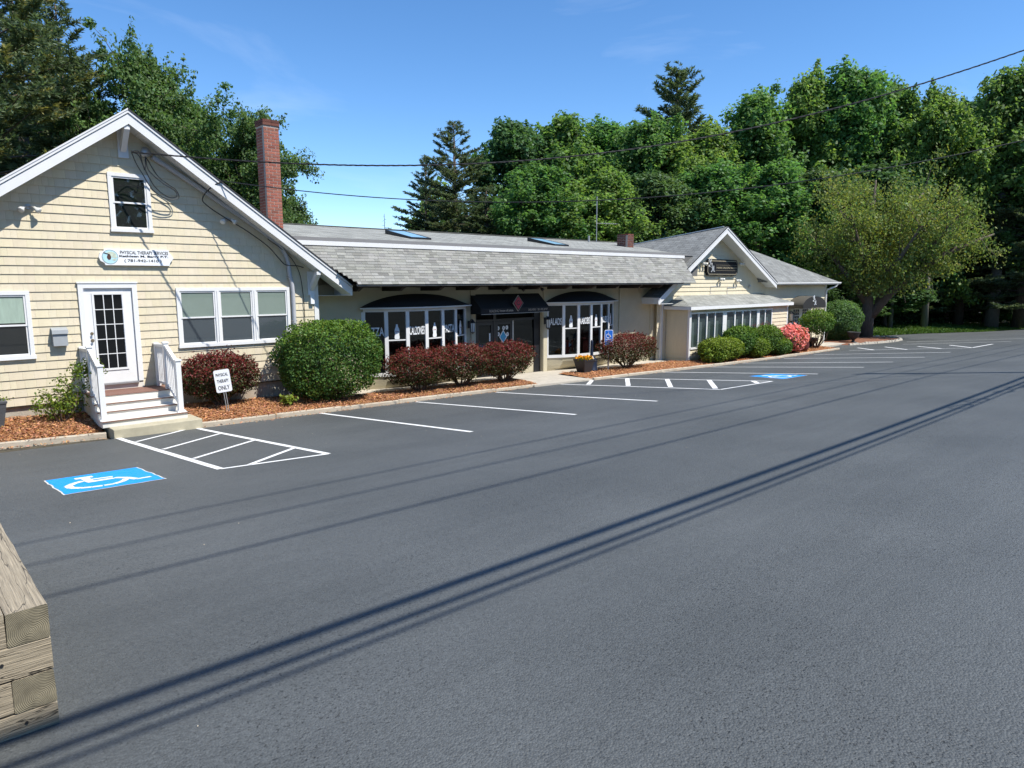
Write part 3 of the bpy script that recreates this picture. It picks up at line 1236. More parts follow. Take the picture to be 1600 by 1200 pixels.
# corner boards
for xa, xb in ((WR - .125, WR), (WL, WL + .1)):
    mb = MB()
    mb.box(xa, xb, -0.03, 0.08, -0.33, roof_z(xb if xb > AX else xa) - 0.29)
    mb.build('corner_board', MAT['trim'], cot)


# roof
def strip_uv(me, scale=1.0):
    """UV in metres in the plane of each face: u along the horizontal, v up the slope"""
    uvl = me.uv_layers.new(name='UVMap')
    for p in me.polygons:
        n = p.normal
        h = Vector((0, 0, 1)).cross(n)
        h = h.normalized() if h.length > 1e-5 else Vector((1, 0, 0))
        v = n.cross(h)
        for li in p.loop_indices:
            co = me.vertices[me.loops[li].vertex_index].co
            uvl.data[li].uv = (co.dot(h), co.dot(v))


mb = MB()
for sgn, ex in ((1, EAVE_R), (-1, EAVE_L)):
    ze = roof_z(ex)
    top = [(AX, RY - .02, AZ), (ex, RY - .02, ze), (ex, 9.3, ze), (AX, 9.3, AZ)]
    bot = [(x, y, zz - 0.03) for x, y, zz in top]
    if sgn > 0:
        mb.hexa(bot, top)
    else:
        mb.hexa(list(reversed(bot)), list(reversed(top)))
roof = mb.build('roof', MAT['roof_grey'], cot)
strip_uv(roof.data)
for sgn, ex in ((1, EAVE_R), (-1, EAVE_L)):
    def rk(dz0, dz1, y0, y1, name, mat, inset=0.0):
        m = MB()
        e = ex - sgn * inset
        a = [(AX, y0, AZ + dz0), (e, y0, roof_z(e) + dz0), (e, y0, roof_z(e) + dz1), (AX, y0, AZ + dz1)]
        b = [(p[0], y1, p[2]) for p in a]
        m.hexa(a, b)
        m.build(name, MAT[mat], roof)
    rk(-.31, -.098, RY, RY + .028, 'rake_board', 'trim')
    rk(-.088, -.034, RY - .022, RY + .02, 'rake_trim', 'trim')
    rk(-.030, .006, RY - .034, RY - .021, 'drip_edge', 'trim' if sgn < 0 else 'roof_edge')
    # soffit of narrow boards
    nb = 22
    for i in range(nb):
        xa, xb = lerp(AX, ex, i / nb), lerp(AX, ex, (i + 1) / nb - .0014)
        m = MB()
        za, zb = roof_z(xa) - .285, roof_z(xb) - .285
        m.hexa([(xa, RY + .028, za), (xb, RY + .028, zb), (xb, 0.045, zb), (xa, 0.045, za)],
               [(xa, RY + .028, za + .012), (xb, RY + .028, zb + .012), (xb, 0.045, zb + .012), (xa, 0.045, za + .012)])
        m.build('soffit_board', MAT['soffit'], roof)
    m = MB()
    xs_ = sorted((ex, ex - sgn * .03))
    ze = roof_z(ex)
    m.box(xs_[0], xs_[1], RY + .03, 9.2, ze - .31, ze - .035)
    m.build('eave_fascia', MAT['trim'], roof)
    m = MB()
    m.box(min(ex, WR if sgn > 0 else WL), max(ex, WR if sgn > 0 else WL), 0.05, 9.2, ze - .312, ze - .30)
    m.build('eave_soffit', MAT['soffit'], roof)

# knee brackets under the rake
for bx, zt_ in ((4.42, AZ - .33), (8.66, roof_z(8.66) - .34), (0.24, roof_z(.24) - .34)):
    mb = MB()
    mb.box(bx - .10, bx + .10, -.05, -.018, zt_ - .62, zt_)
    pl = mb.build('bracket_plate', MAT['trim'], cot)
    mb = MB()
    mb.hexa([(bx - .055, -.055, zt_ - .5), (bx - .055, -.055, zt_ - .34), (bx - .055, RY + .12, zt_ - .01), (bx - .055, RY + .03, zt_ - .01), (bx - .055, RY + .03, zt_ - .09)],
            [(bx + .055, -.055, zt_ - .5), (bx + .055, -.055, zt_ - .34), (bx + .055, RY + .12, zt_ - .01), (bx + .055, RY + .03, zt_ - .01), (bx + .055, RY + .03, zt_ - .09)])
    mb.build('bracket', MAT['trim'], cot)


def sash_window(parent, x0, x1, z0, z1, ywall, n=1, blind=None, screen=False, depth=0.05, top_blind=0.5):
    """double-hung window(s) in one casing: casing, sashes with panes, blinds"""
    w = MB()
    cz = 0.075
    yo = ywall - depth
    w.box(x0, x1, yo, ywall + .02, z1 - cz, z1)
    w.box(x0 - .015, x1 + .015, yo - .02, ywall + .02, z0, z0 + cz)
    w.box(x0, x0 + cz, yo + .001, ywall + .02, z0 + cz, z1 - cz)
    w.box(x1 - cz, x1, yo + .001, ywall + .02, z0 + cz, z1 - cz)
    win = w.build('window', MAT['vinyl'], parent)
    bay = (x1 - x0 - 2 * cz - (n - 1) * .11) / n
    for i in range(n):
        a = x0 + cz + i * (bay + .11)
        b = a + bay
        if i:
            m = MB()
            m.box(a - .11, a, yo + .002, ywall + .02, z0 + cz, z1 - cz)
            m.box(a - .062, a - .048, yo - .012, yo + .001, z0 + cz, z1 - cz)
            m.build('mullion', MAT['vinyl'], win)
        lo, hi = z0 + cz, z1 - cz
        mid = lo + (hi - lo) * .5
        fw = .035
        for (c0, c1, yy, nm) in ((mid - .015, hi, yo + .018, 'upper_sash'), (lo, mid + .02, yo + .034, 'lower_sash')):
            m = MB()
            m.box(a, a + fw, yy, yy + .02, c0, c1)
            m.box(b - fw, b, yy, yy + .02, c0, c1)
            m.box(a + fw, b - fw, yy, yy + .02, c1 - fw, c1)
            m.box(a + fw, b - fw, yy, yy + .02, c0, c0 + fw)
            m.build(nm, MAT['vinyl'], win)
            m = MB()
            m.face([(a + fw, yy + .01, c0 + fw), (b - fw, yy + .01, c0 + fw), (b - fw, yy + .01, c1 - fw), (a + fw, yy + .01, c1 - fw)])
            m.build('pane', MAT['glass'], win)
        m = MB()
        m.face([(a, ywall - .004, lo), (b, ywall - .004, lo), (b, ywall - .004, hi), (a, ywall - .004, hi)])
        m.build('dark_room_sheet', MAT['screen' if screen else 'interior'], win)  # flat sheet; room's darkness painted in, grey where screened
        if blind:
            m = MB()
            zb = hi - (hi - lo) * top_blind
            m.box(a + .01, b - .01, ywall - .012, ywall - .007, zb, hi - .005)
            m.box(a + .01, b - .01, ywall - .010, ywall - .0065, zb - .0, hi - (hi - lo) * .12)
            m.build('blind', MAT[blind], win)
    return win


sash_window(cot, 4.07, 4.90, 3.28, 4.53, 0.0)
sash_window(cot, 1.23, 2.47, 0.64, 2.02, 0.0, blind='curtain', top_blind=.46)
sash_window(cot, 5.29, 8.04, 0.67, 2.06, 0.0, n=3, blind='blind', screen=True, top_blind=.49)

# entrance door: fifteen panes
mb = MB()
mb.box(3.33, 3.43, -.06, .02, 0.0, 2.17).box(4.37, 4.47, -.06, .02, 0.0, 2.17).box(3.43, 4.37, -.06, .02, 2.07, 2.17)
mb.box(3.31, 4.49, -.075, .02, 2.172, 2.20)
mb.build('door_casing', MAT['vinyl'], cot)
mb = MB()
mb.box(3.43, 4.37, -.10, .02, -.035, 0.0)
mb.build('threshold', MAT['metal'], cot)
mb = MB()
mb.box(3.435, 4.365, -.012, .02, 0.002, 2.068)
door = mb.build('door', MAT['vinyl'], cot)
gx0, gx1, gz0, gz1 = 3.62, 4.16, .32, 1.93
mb = MB()
for xa, xb, za, zb in ((gx0 - .04, gx0, gz0 - .04, gz1 + .04), (gx1, gx1 + .04, gz0 - .04, gz1 + .04), (gx0, gx1, gz0 - .04, gz0), (gx0, gx1, gz1, gz1 + .04)):
    mb.box(xa, xb, -.03, -.011, za, zb)
mb.build('lite_frame', MAT['vinyl'], door)
for i in range(3):
    for j in range(5):
        pw, ph = (gx1 - gx0) / 3, (gz1 - gz0) / 5
        m = MB()
        m.box(gx0 + i * pw + .008, gx0 + (i + 1) * pw - .008, -.0165, -.0125, gz0 + j * ph + .008, gz0 + (j + 1) * ph - .008)
        o = m.build('pane', MAT['pane_black'] if 'pane_black' in MAT else basic('pane_black', (0.006, 0.007, 0.008), 0.05, spec=0.25), door)
mb = MB()
for i in (1, 2):
    mb.box(gx0 + i * pw - .008, gx0 + i * pw + .008, -.026, -.0122, gz0, gz1)
for j in range(1, 5):
    mb.box(gx0, gx1, -.0258, -.0124, gz0 + j * ph - .008, gz0 + j * ph + .008)
mb.build('muntins', MAT['vinyl'], door)
for zz, r in ((1.10, .033), (.95, .036)):
    mb = MB()
    mb.tube([(3.53, -.013, zz), (3.53, -.02, zz)], r, 14)
    mb.tube([(3.53, -.02, zz), (3.53, -.045, zz), (3.53, -.06, zz), (3.53, -.075, zz)], [.012, .012, .026, .018], 12)
    mb.build('door_knob' if zz < 1 else 'deadbolt', MAT['brass'], door)

# chimney, brick by brick
CX0, CX1, CY0, CY1, CZ0, CZ1 = 8.12, 8.545, 1.2, 1.675, 2.55, 6.42
mb = MB()
mb.box(CX0 + .006, CX1 - .006, CY0 + .006, CY1 - .006, CZ0, CZ1 - .02)
chim = mb.build('chimney', MAT['mortar'], cot)
bh = .0762
rng = random.Random(8)
cache = {}


def brick_obj(parent, cx, cy, cz, lx, ly, h, dark=1.0):
    t = round(rng.uniform(.72, 1.18) * dark, 1)
    g = round(rng.uniform(.85, 1.15), 1)
    key = (round(lx, 3), round(ly, 3), t, g)
    if key not in cache:
        m = MB()
        m.col = (t, t * g, t * g, 1)
        m.box(-lx / 2, lx / 2, -ly / 2, ly / 2, -h / 2, h / 2)
        cache[key] = m.mesh('brick', MAT['brick'])
    add_obj('brick', cache[key], parent, (cx, cy, cz))


row = 0
z = 2.72
big_rows = int((CZ1 - .16 - z) / bh)
for row in range(big_rows):
    zc = z + (row + .5) * bh
    # front face: alternate stretcher + header
    L = CX1 - CX0
    cuts = [0, L * .48, L] if row % 2 == 0 else [0, L * .24, L * .74, L]
    for a, b in zip(cuts[:-1], cuts[1:]):
        brick_obj(chim, CX0 + (a + b) / 2, CY0 + .05, zc, b - a - .014, .1, bh - .014)
    L = CY1 - CY0 - .101
    cuts = [0, L * .55, L] if row % 2 else [0, L * .3, L]
    for a, b in zip(cuts[:-1], cuts[1:]):
        brick_obj(chim, CX0 + .05, CY0 + .101 + (a + b) / 2, zc, .1, b - a - .014, bh - .014)
for k in range(2):
    zc = CZ1 - .15 + (k + .5) * bh
    e = .018
    for a, b in ((CX0 - e, (CX0 + CX1) / 2), ((CX0 + CX1) / 2, CX1 + e)):
        brick_obj(chim, (a + b) / 2, CY0 + .05 - e, zc, b - a - .008, .1, bh - .008, .45)
    for a, b in ((CY0 + .09 - e, (CY0 + CY1) / 2 + .04), ((CY0 + CY1) / 2 + .04, CY1 + e)):
        brick_obj(chim, CX0 + .05 - e, (a + b) / 2, zc, .1, b - a - .008, bh - .008, .45)
        brick_obj(chim, CX1 - .05 + e, (a + b) / 2, zc, .1, b - a - .008, bh - .008, .45)
    brick_obj(chim, (CX0 + CX1) / 2, CY1 - .05 + e, zc, .25, .1, bh - .008, .45)

# --- things on the cottage wall
# oval-ended business sign
sg = thing('wall_sign', (4.52, -0.02, 2.56), 'white board sign with pine cone picture above the cottage door', 'sign')
mb = MB()
x0, x1, z0, z1 = 3.77, 5.28, 2.56, 2.905
outl = [(x0 + .12, z0), (x1 - .10, z0), (x1 - .085, z0 + .06), (x1, z0 + .17), (x1 - .085, z1 - .06), (x1 - .10, z1), (x0 + .12, z1), (x0 + .10, z1 - .05), (x0 + .03, z1 - .09), (x0, z0 + .17), (x0 + .03, z0 + .09), (x0 + .10, z0 + .05)]
mb.hexa([(x, -.085, z) for x, z in outl], [(x, -.012, z) for x, z in outl])
mb.build('board', MAT['sign_white'], sg)
mb = MB()
cx, cz, rr = x0 + .215, 2.735, .15
circ = [(cx + rr * math.cos(t), cz + rr * .97 * math.sin(t)) for t in [2 * PI * k / 28 for k in range(28)]]
mb.hexa([(x, -.090, z) for x, z in circ], [(x, -.084, z) for x, z in circ])
mb.build('picture_disc', MAT['sky_blue'], sg)
mb = MB()
for (dx, dz, a) in ((.05, .05, .09), (.09, .0, .06), (.02, .085, .07), (.085, -.06, .05)):
    pts = [(cx + dx + a * math.cos(t), cz + dz + a * .4 * math.sin(t)) for t in [2 * PI * k / 10 for k in range(10)]]
    pts = [p for p in pts if (p[0] - cx) ** 2 + (p[1] - cz) ** 2 < (rr * .96) ** 2]
    if len(pts) > 2:
        mb.hexa([(x, -.0915 - dx * .01, z) for x, z in pts], [(x, -.0895, z) for x, z in pts])
mb.build('painted_branch', MAT['pale_foliage'], sg)
mb = MB()
mb.tube([(cx - .12, -.093, cz + .09), (cx + .0, -.093, cz + .05)], .008, 6)
pc = [(cx - .02 + .04 * math.cos(t), cz - .005 + .056 * math.sin(t)) for t in [2 * PI * k / 14 for k in range(14)]]
mb.hexa([(x, -.095, z) for x, z in pc], [(x, -.0895, z) for x, z in pc])
mb.build('painted_cone', MAT['cone_brown'], sg)
mb = MB()
for k in range(28):
    t0, t1 = 2 * PI * k / 28, 2 * PI * (k + 1) / 28
    r0, r1 = rr, rr + .006
    q = [(cx + r * math.cos(t), -.092, cz + r * .97 * math.sin(t)) for r, t in ((r0, t0), (r1, t0), (r1, t1), (r0, t1))]
    mb.face(q)
mb.build('disc_ring', MAT['letter_black'], sg)
RX, UZ = (1, 0, 0), (0, 0, 1)
text_part('lettering', 'PHYSICAL THERAPY SERVICES', MAT['letter_black'], sg, (4.675, -.088, 2.838), RX, UZ, .072, .98, bold=.004)
text_part('lettering', 'Kathleen M. Barry P.T.', MAT['letter_black'], sg, (4.665, -.088, 2.752), RX, UZ, .056, 1.0, bold=.03)
text_part('lettering', '( 781-942-1410 )', MAT['letter_black'], sg, (4.64, -.088, 2.655), RX, UZ, .075, .76, bold=.012)


def floodlight(x, z, label):
    t = thing('floodlight', (x, 0, z), label, 'floodlight', 'twin floodlights on the cottage gable')
    m = MB()
    m.tube([(x, -.02, z), (x, -.055, z)], .055, 14)
    m.build('mounting_plate', MAT['metal'], t)
    for s in (-1, 1):
        m = MB()
        m.tube([(x, -.05, z), (x + s * .06, -.10, z + .0), (x + s * .09, -.13, z - .02)], .017, 8)
        m.build('arm', MAT['metal'], t)
        m = MB()
        a, d = Vector((x + s * .085, -.12, z - .015)), Vector((s * .55, -.55, -.55)).normalized()
        m.tube([a, a + d * .05, a + d * .09, a + d * .125, a + d * .135], [.03, .035, .058, .062, .04], 14)
        m.build('lamp', MAT['lamp_glass'], t, smooth=True)


floodlight(2.60, 3.70, 'twin floodlight near the left rake of the cottage gable')
floodlight(6.55, 3.68, 'twin floodlight under the right rake of the cottage gable')

mbx = thing('mailbox', (2.93, 0, .87), 'grey metal mailbox on the cream wall left of the white door', 'mailbox')
mb = MB()
mb.hexa([(2.79, -.02, .88), (2.79, -.02, 1.24), (2.79, -.14, 1.19), (2.79, -.15, .88)], [(3.05, -.02, .88), (3.05, -.02, 1.24), (3.05, -.14, 1.19), (3.05, -.15, .88)])
mb.build('box', MAT['mailbox'], mbx)
mb = MB()
mb.hexa([(2.775, -.02, 1.262), (2.775, -.02, 1.245), (2.775, -.155, 1.195), (2.775, -.17, 1.13), (2.775, -.178, 1.13), (2.775, -.165, 1.21)],
        [(3.065, -.02, 1.262), (3.065, -.02, 1.245), (3.065, -.155, 1.195), (3.065, -.17, 1.13), (3.065, -.178, 1.13), (3.065, -.165, 1.21)])
mb.build('lid', MAT['mailbox'], mbx)

# service conduit along the rake and down the wall
cd = thing('service_conduit', (8.18, -.06, -.6), 'grey electrical conduit running along the rake and down beside the triple window', 'conduit')
mb = MB()
pth = [(4.99, -.075, 4.93), (5.8, -.075, 4.44), (7.1, -.075, 3.62), (7.68, -.075, 3.22), (7.93, -.075, 2.95), (8.03, -.075, 2.7), (8.06, -.075, 2.36), (8.12, -.075, 1.9), (8.12, -.075, .2), (8.12, -.075, -.7)]
mb.tube(spline(pth, 4), .052, 12)
mb.build('pipe', MAT['conduit'], cd, smooth=True)
mb = MB()
mb.tube([(4.95, -.075, 4.96), (4.9, -.08, 5.0), (4.84, -.13, 5.02), (4.80, -.20, 4.97), (4.80, -.22, 4.90)], [.05, .085, .10, .09, .06], 12)
mb.build('weatherhead', MAT['galv'], cd, smooth=True)
for (x, z) in ((5.9, 4.38), (6.9, 3.75), (8.06, 2.3), (8.12, 1.2)):
    mb = MB()
    mb.box(x - .06, x + .06, -.118, -.015, z - .014, z + .014)
    mb.build('strap', MAT['galv'], cd)
mb = MB()
mb.box(8.6, 8.70, -.10, -.03, 1.62, 1.88)
mb.build_at('meter_box', MAT['sign_white'], (8.65, -.03, 1.62), 'small pale utility box below the right corner bracket of the cottage', 'utility box')

# --- entrance steps
sx0, sx1 = 3.25, 4.87
st = thing('entrance_steps', (4.06, -.8, -.9), 'white wooden steps with red-brown treads and white railings at the cottage door', 'steps')
mb = MB()
TR = [(-.02, -.84, -.15), (-.84, -1.04, -.29), (-1.04, -1.24, -.43), (-1.24, -1.60, -.57)]   # back, front, top
for k, (yb, yf, zt_) in enumerate(TR):
    nb = 6 if k == 0 else 2
    for i in range(nb):
        a, b = lerp(yb, yf, i / nb), lerp(yb, yf, (i + 1) / nb)
        m = MB()
        m.box(sx0 - .01, sx1 + .01, b - (.02 if i == nb - 1 else 0) + .004, a - .003, zt_ - .016, zt_)
        tr_ = m.build('tread', MAT['tread' if k == 0 else 'riser'], st)
        if k and i == nb - 1:
            m = MB()
            m.box(sx0 - .011, sx1 + .011, b - .03 + .004, b - .0205 + .004, zt_ - .022, zt_ + .001)
            m.build('nosing', MAT['tread'], tr_)
    zb = TR[k + 1][2] if k < 3 else -.70
    m = MB()
    m.box(sx0, sx1, yf, yf + .02, zb + (.001 if k < 3 else 0), zt_ - .017)
    m.build('riser', MAT['riser'], st)
m = MB()
m.box(3.33, 4.47, -.035, -.021, -.149, -.036)
m.build('riser', MAT['riser'], st)
for xs_ in ((sx0, sx0 + .03), (sx1 - .03, sx1)):
    m = MB()
    prof = [(-.03, -.181), (-.82, -.181), (-.82, -.32), (-1.02, -.32), (-1.02, -.46), (-1.22, -.46), (-1.22, -.60), (-1.575, -.60), (-1.575, -.71), (-.03, -.71)]
    m.hexa([(xs_[0] + (.001 if xs_[0] == sx0 else 0), y, z) for y, z in prof], [(xs_[1] - (.001 if xs_[0] != sx0 else 0), y, z) for y, z in prof])
    m.build('side_panel', MAT['riser'], st)
for side, px in ((-1, sx0 + .05), (1, sx1 - .10)):
    # posts
    for (y, zb, ztp, w) in ((-.07, -.15, .80, .085), (-.74, -.15, .86, .095), (-1.50, -.57, .53, .10)):
        m = MB()
        m.box(px - w / 2, px + w / 2, y - w / 2, y + w / 2, zb + .001, ztp)
        p_ = m.build('post', MAT['vinyl'], st)
        m = MB()
        m.box(px - w / 2 - .018, px + w / 2 + .018, y - w / 2 - .018, y + w / 2 + .018, ztp + .0005, ztp + .025)
        m.hexa([(px - w / 2 - .01, y - w / 2 - .01, ztp + .0255), (px + w / 2 + .01, y - w / 2 - .01, ztp + .0255), (px + w / 2 + .01, y + w / 2 + .01, ztp + .0255), (px - w / 2 - .01, y + w / 2 + .01, ztp + .0255)],
               [(px - .01, y - .01, ztp + .045), (px + .01, y - .01, ztp + .045), (px + .01, y + .01, ztp + .045), (px - .01, y + .01, ztp + .045)])
        m.build('post_cap', MAT['vinyl'], p_)
        if zb < -.5:
            m = MB()
            m.box(px - .085, px + .085, y - .085, y + .085, zb + .0012, zb + .035)
            m.build('post_skirt', MAT['vinyl'], p_)
    for (ya, za, yb_, zb_) in ((-.115, .78, -.69, .80), (-.79, .80, -1.45, .48)):
        m = MB()
        m.bar((px, ya, za), (px, yb_, zb_), .075, .06)
        m.build('hand_rail', MAT['vinyl'], st)
    for (ya, za, yb_, zb_) in ((-.115, -.05, -.69, -.05), (-.79, -.06, -1.45, -.40)):
        m = MB()
        m.bar((px, ya, za), (px, yb_, zb_), .05, .05)
        m.build('bottom_rail', MAT['vinyl'], st)
    bal = None
    for (ya, yb_, n, f0, f1, g0, g1) in ((-.16, -.65, 6, -.03, -.03, .75, .77), (-.87, -1.40, 6, -.075, -.345, .735, .475)):
        for i in range(n):
            t = i / (n - 1)
            y = lerp(ya, yb_, t)
            m = MB()
            m.box(px - .016, px + .016, y - .016, y + .016, lerp(f0, f1, t), lerp(g0, g1, t))
            m.build('baluster', MAT['vinyl'], st)
# concrete landing pad
mb = MB()
mb.box(3.36, 5.06, -1.93, -1.15, -1.05, -.702)
pad = struct(mb.build('concrete_pad', MAT['concrete_pad'], bevel=.012))
# ------------------------------------------------------------------ middle: restaurant
shop = thing('restaurant_building', (17, 4, -1.1), 'long low cream restaurant with grey shingled mansard roof and black awnings', 'restaurant')
WY = 0.45
mb = MB()
mb.box(8.9, 14.62, WY, 9, -1.4, 3.1).box(17.72, 24.9, WY, 9, -1.4, 3.1).box(14.62, 17.72, WY, 9, 1.62, 3.1).box(14.62, 17.72, 1.0, 9, -1.4, 1.62)
mb.build('wall', MAT['stucco'], shop)
# shallow pilasters
for xa, xb in ((14.42, 14.60), (17.74, 17.93), (22.0, 22.09), (24.05, 24.28)):
    mb = MB()
    mb.box(xa, xb, WY - .04, WY + .01, -1.3, 2.09)
    mb.build('pilaster', MAT['stucco'], shop)

# mansard: deck and individual tabs
EY, EZ, TY, TZ = -0.80, 2.13, -0.10, 3.13
SLEN = math.hypot(TY - EY, TZ - EZ)


def mpt(x, s, off=0.0):
    """point on the mansard, s metres up from the eave, off outwards"""
    t = s / SLEN
    ny, nz = -(TZ - EZ) / SLEN, (TY - EY) / SLEN
    return (x, EY + (TY - EY) * t + ny * off, EZ + (TZ - EZ) * t + nz * off)


def mleft(z):
    return AX + (AZ - z) / RS + .03


mb = MB()
mb.face([mpt(mleft(EZ), 0), mpt(25.5, 0), mpt(25.5, SLEN), mpt(mleft(TZ), SLEN)])
mb.face([(9.0, WY + .1, EZ - .02), (25.0, WY + .1, EZ - .02), (25.0, EY + .01, EZ - .02), (9.6, EY + .01, EZ - .02)])
mb.face([mpt(25.5, 0), (25.5, WY, EZ), (25.5, WY, TZ), mpt(25.5, SLEN)])
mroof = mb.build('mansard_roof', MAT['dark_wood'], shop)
mb = MB()
rng = random.Random(31)
rows = 13
ex = SLEN / rows
for r in range(rows):
    x = 8.0 + (r % 2) * .15 + rng.uniform(0, .1)
    while x < 25.45:
        w = rng.choice((.16, .2, .27, .3, .33))
        x1 = min(x + w - .004, 25.5)
        s0, s1 = r * ex - .012, (r + 1) * ex + .01
        zc = EZ + (TZ - EZ) * (s0 + ex * .5) / SLEN
        xa = max(x, mleft(zc))
        if x1 - xa > .02:
            t = rng.choice((.78, .9, .98, 1.05, 1.12, 1.22)) * rng.uniform(.95, 1.05)
            if r in (1, 2, 3):
                t *= rng.choice((.9, 1, 1))
            mb.col = (t, t * rng.uniform(.98, 1.01), t * rng.uniform(.96, 1.02), 1)
            h = rng.uniform(.010, .017)
            mb.hexa([mpt(xa, s0, .001), mpt(x1, s0, .001), mpt(x1, s1, .001), mpt(xa, s1, .001)],
                    [mpt(xa, s0, h), mpt(x1, s0, h), mpt(x1, s1, .003), mpt(xa, s1, .003)])
        x += w
o = mb.build('roof_tabs', MAT['shingle_roof'], mroof)
o['kind'] = 'stuff'
mb = MB()
mb.box(9.58, 24.6, EY + .012, EY + .04, EZ - .055, EZ + .012)
mb.build('eave_edge', MAT['roll_roof'], mroof)
for i, (xa, xb) in enumerate(((7.9, 13.6), (13.605, 19.5), (19.505, 25.6))):
    mb = MB()
    mb.box(xa, xb, TY - .035, TY + .03, TZ + .01, TZ + .125)
    mb.build('parapet_trim', MAT['trim'], mroof)
mb = MB()
mb.face([(25.45, TY + .03, 2.4), (26.7, TY + .03, 2.4), (26.7, TY + .03, 3.254), (25.45, TY + .03, 3.254)])
mb.build('roof_return', MAT['roll_roof'], mroof)
# rafter tails in the shade of the eave
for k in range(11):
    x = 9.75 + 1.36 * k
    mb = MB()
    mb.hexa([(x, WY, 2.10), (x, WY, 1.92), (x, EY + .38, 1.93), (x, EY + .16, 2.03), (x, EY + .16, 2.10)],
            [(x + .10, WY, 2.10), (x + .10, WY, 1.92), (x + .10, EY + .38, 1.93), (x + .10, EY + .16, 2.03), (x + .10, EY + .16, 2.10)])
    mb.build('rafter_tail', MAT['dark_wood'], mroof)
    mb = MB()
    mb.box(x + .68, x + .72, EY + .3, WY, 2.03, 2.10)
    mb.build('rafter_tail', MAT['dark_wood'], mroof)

# low roof behind the parapet, skylights
URY, URZ = 5.5, 4.12
mb = MB()
mb.face([(7.6, TY, 3.255), (26.6, TY, 3.255), (26.6, 1.2, 3.44), (7.6, 1.2, 3.44)])
mb.build('low_roof', MAT['roll_roof'], shop)
mb = MB()
mb.face([(8.4, 1.2, 3.44), (30.0, 1.2, 3.44), (30.0, URY, URZ), (8.4, URY, URZ)])
mb.face([(8.4, URY, URZ), (30.0, URY, URZ), (30.0, 11, 3.2), (8.4, 11, 3.2)])
uroof = mb.build('upper_roof', MAT['roof_pale'], shop)
strip_uv(uroof.data)
mb = MB()
mb.bar((8.4, URY, URZ + .012), (30.0, URY, URZ + .012), .26, .02)
mb.build('ridge_cap', MAT['roof_pale'], uroof)


def upz(y):
    return 3.44 + (y - 1.2) * (URZ - 3.44) / (URY - 1.2)


def skz(y):
    return upz(y) + .05 * (y - 2.0)


for xa in (13.25, 19.95):
    mb = MB()
    xb, ya, yb = xa + .80, 2.0, 3.55
    for (x0, x1, y0, y1) in ((xa, xa + .06, ya, yb), (xb - .06, xb, ya, yb), (xa + .06, xb - .06, ya, ya + .06), (xa + .06, xb - .06, yb - .06, yb)):
        mb.hexa([(x0, y0, upz(y0) - .02), (x1, y0, upz(y0) - .02), (x1, y1, upz(y1) - .02), (x0, y1, upz(y1) - .02)],
                [(x0, y0, skz(y0) + .06), (x1, y0, skz(y0) + .06), (x1, y1, skz(y1) + .06), (x0, y1, skz(y1) + .06)])
    sky_ = mb.build('skylight', MAT['dark_frame'], shop)
    mb = MB()
    mb.face([(x, y, skz(y) + .052) for x, y in ((xa + .06, ya + .06), (xb - .06, ya + .06), (xb - .06, yb - .06), (xa + .06, yb - .06))])
    mb.build('skylight_blue_pane', basic('skylight_blue_pane', (0.24, 0.42, 0.56), 0.25) if 'skylight_blue_pane' not in MAT else MAT['skylight_blue_pane'], sky_)  # opaque pane; the sky's reflection is painted in as blue base colour

# small chimney and aerial on the roof
mb = MB()
mb.box(25.72, 26.16, 3.0, 3.6, 3.4, 4.26)
ch2 = mb.build('roof_chimney', MAT['mortar'], shop)
cache = {}
rng = random.Random(9)
for row in range(12):
    zc = 3.42 + (row + .5) * bh
    cuts = [0, .22, .44] if row % 2 else [0, .11, .33, .44]
    for a, b in zip(cuts[:-1], cuts[1:]):
        brick_obj(ch2, 25.72 + (a + b) / 2, 3.04, zc, b - a - .018, .1, bh - .018, .5)
    cuts = [.1, .34, .6] if row % 2 else [.1, .22, .46, .6]
    for a, b in zip(cuts[:-1], cuts[1:]):
        brick_obj(ch2, 25.76, 3.0 + (a + b) / 2, zc, .1, b - a - .018, bh - .018, .5)
ae = thing('aerial', (25.9, 5.0, 4.02), 'thin metal television aerial mast on the restaurant roof', 'aerial')
mb = MB()
mb.tube([(25.9, 5, 4.02), (25.9, 5, 6.15)], .022, 8)
mb.build('mast', MAT['galv'], ae)
mb = MB()
mb.tube([(25.85, 5, 4.92), (26.9, 4.6, 4.92)], .012, 6)
for k in range(9):
    c_ = Vector((25.95 + k * .115, 4.96 - k * .044, 4.92))
    mb.tube([c_ - Vector((.06, .16, 0)), c_ + Vector((.06, .16, 0))], .008, 5)
mb.build('boom', MAT['galv'], ae)
mb = MB()
mb.tube([(24.9, 4.6, 4.0), (24.9, 4.6, 4.28)], .05, 10)
mb.build('vent_pipe', MAT['galv'], shop)


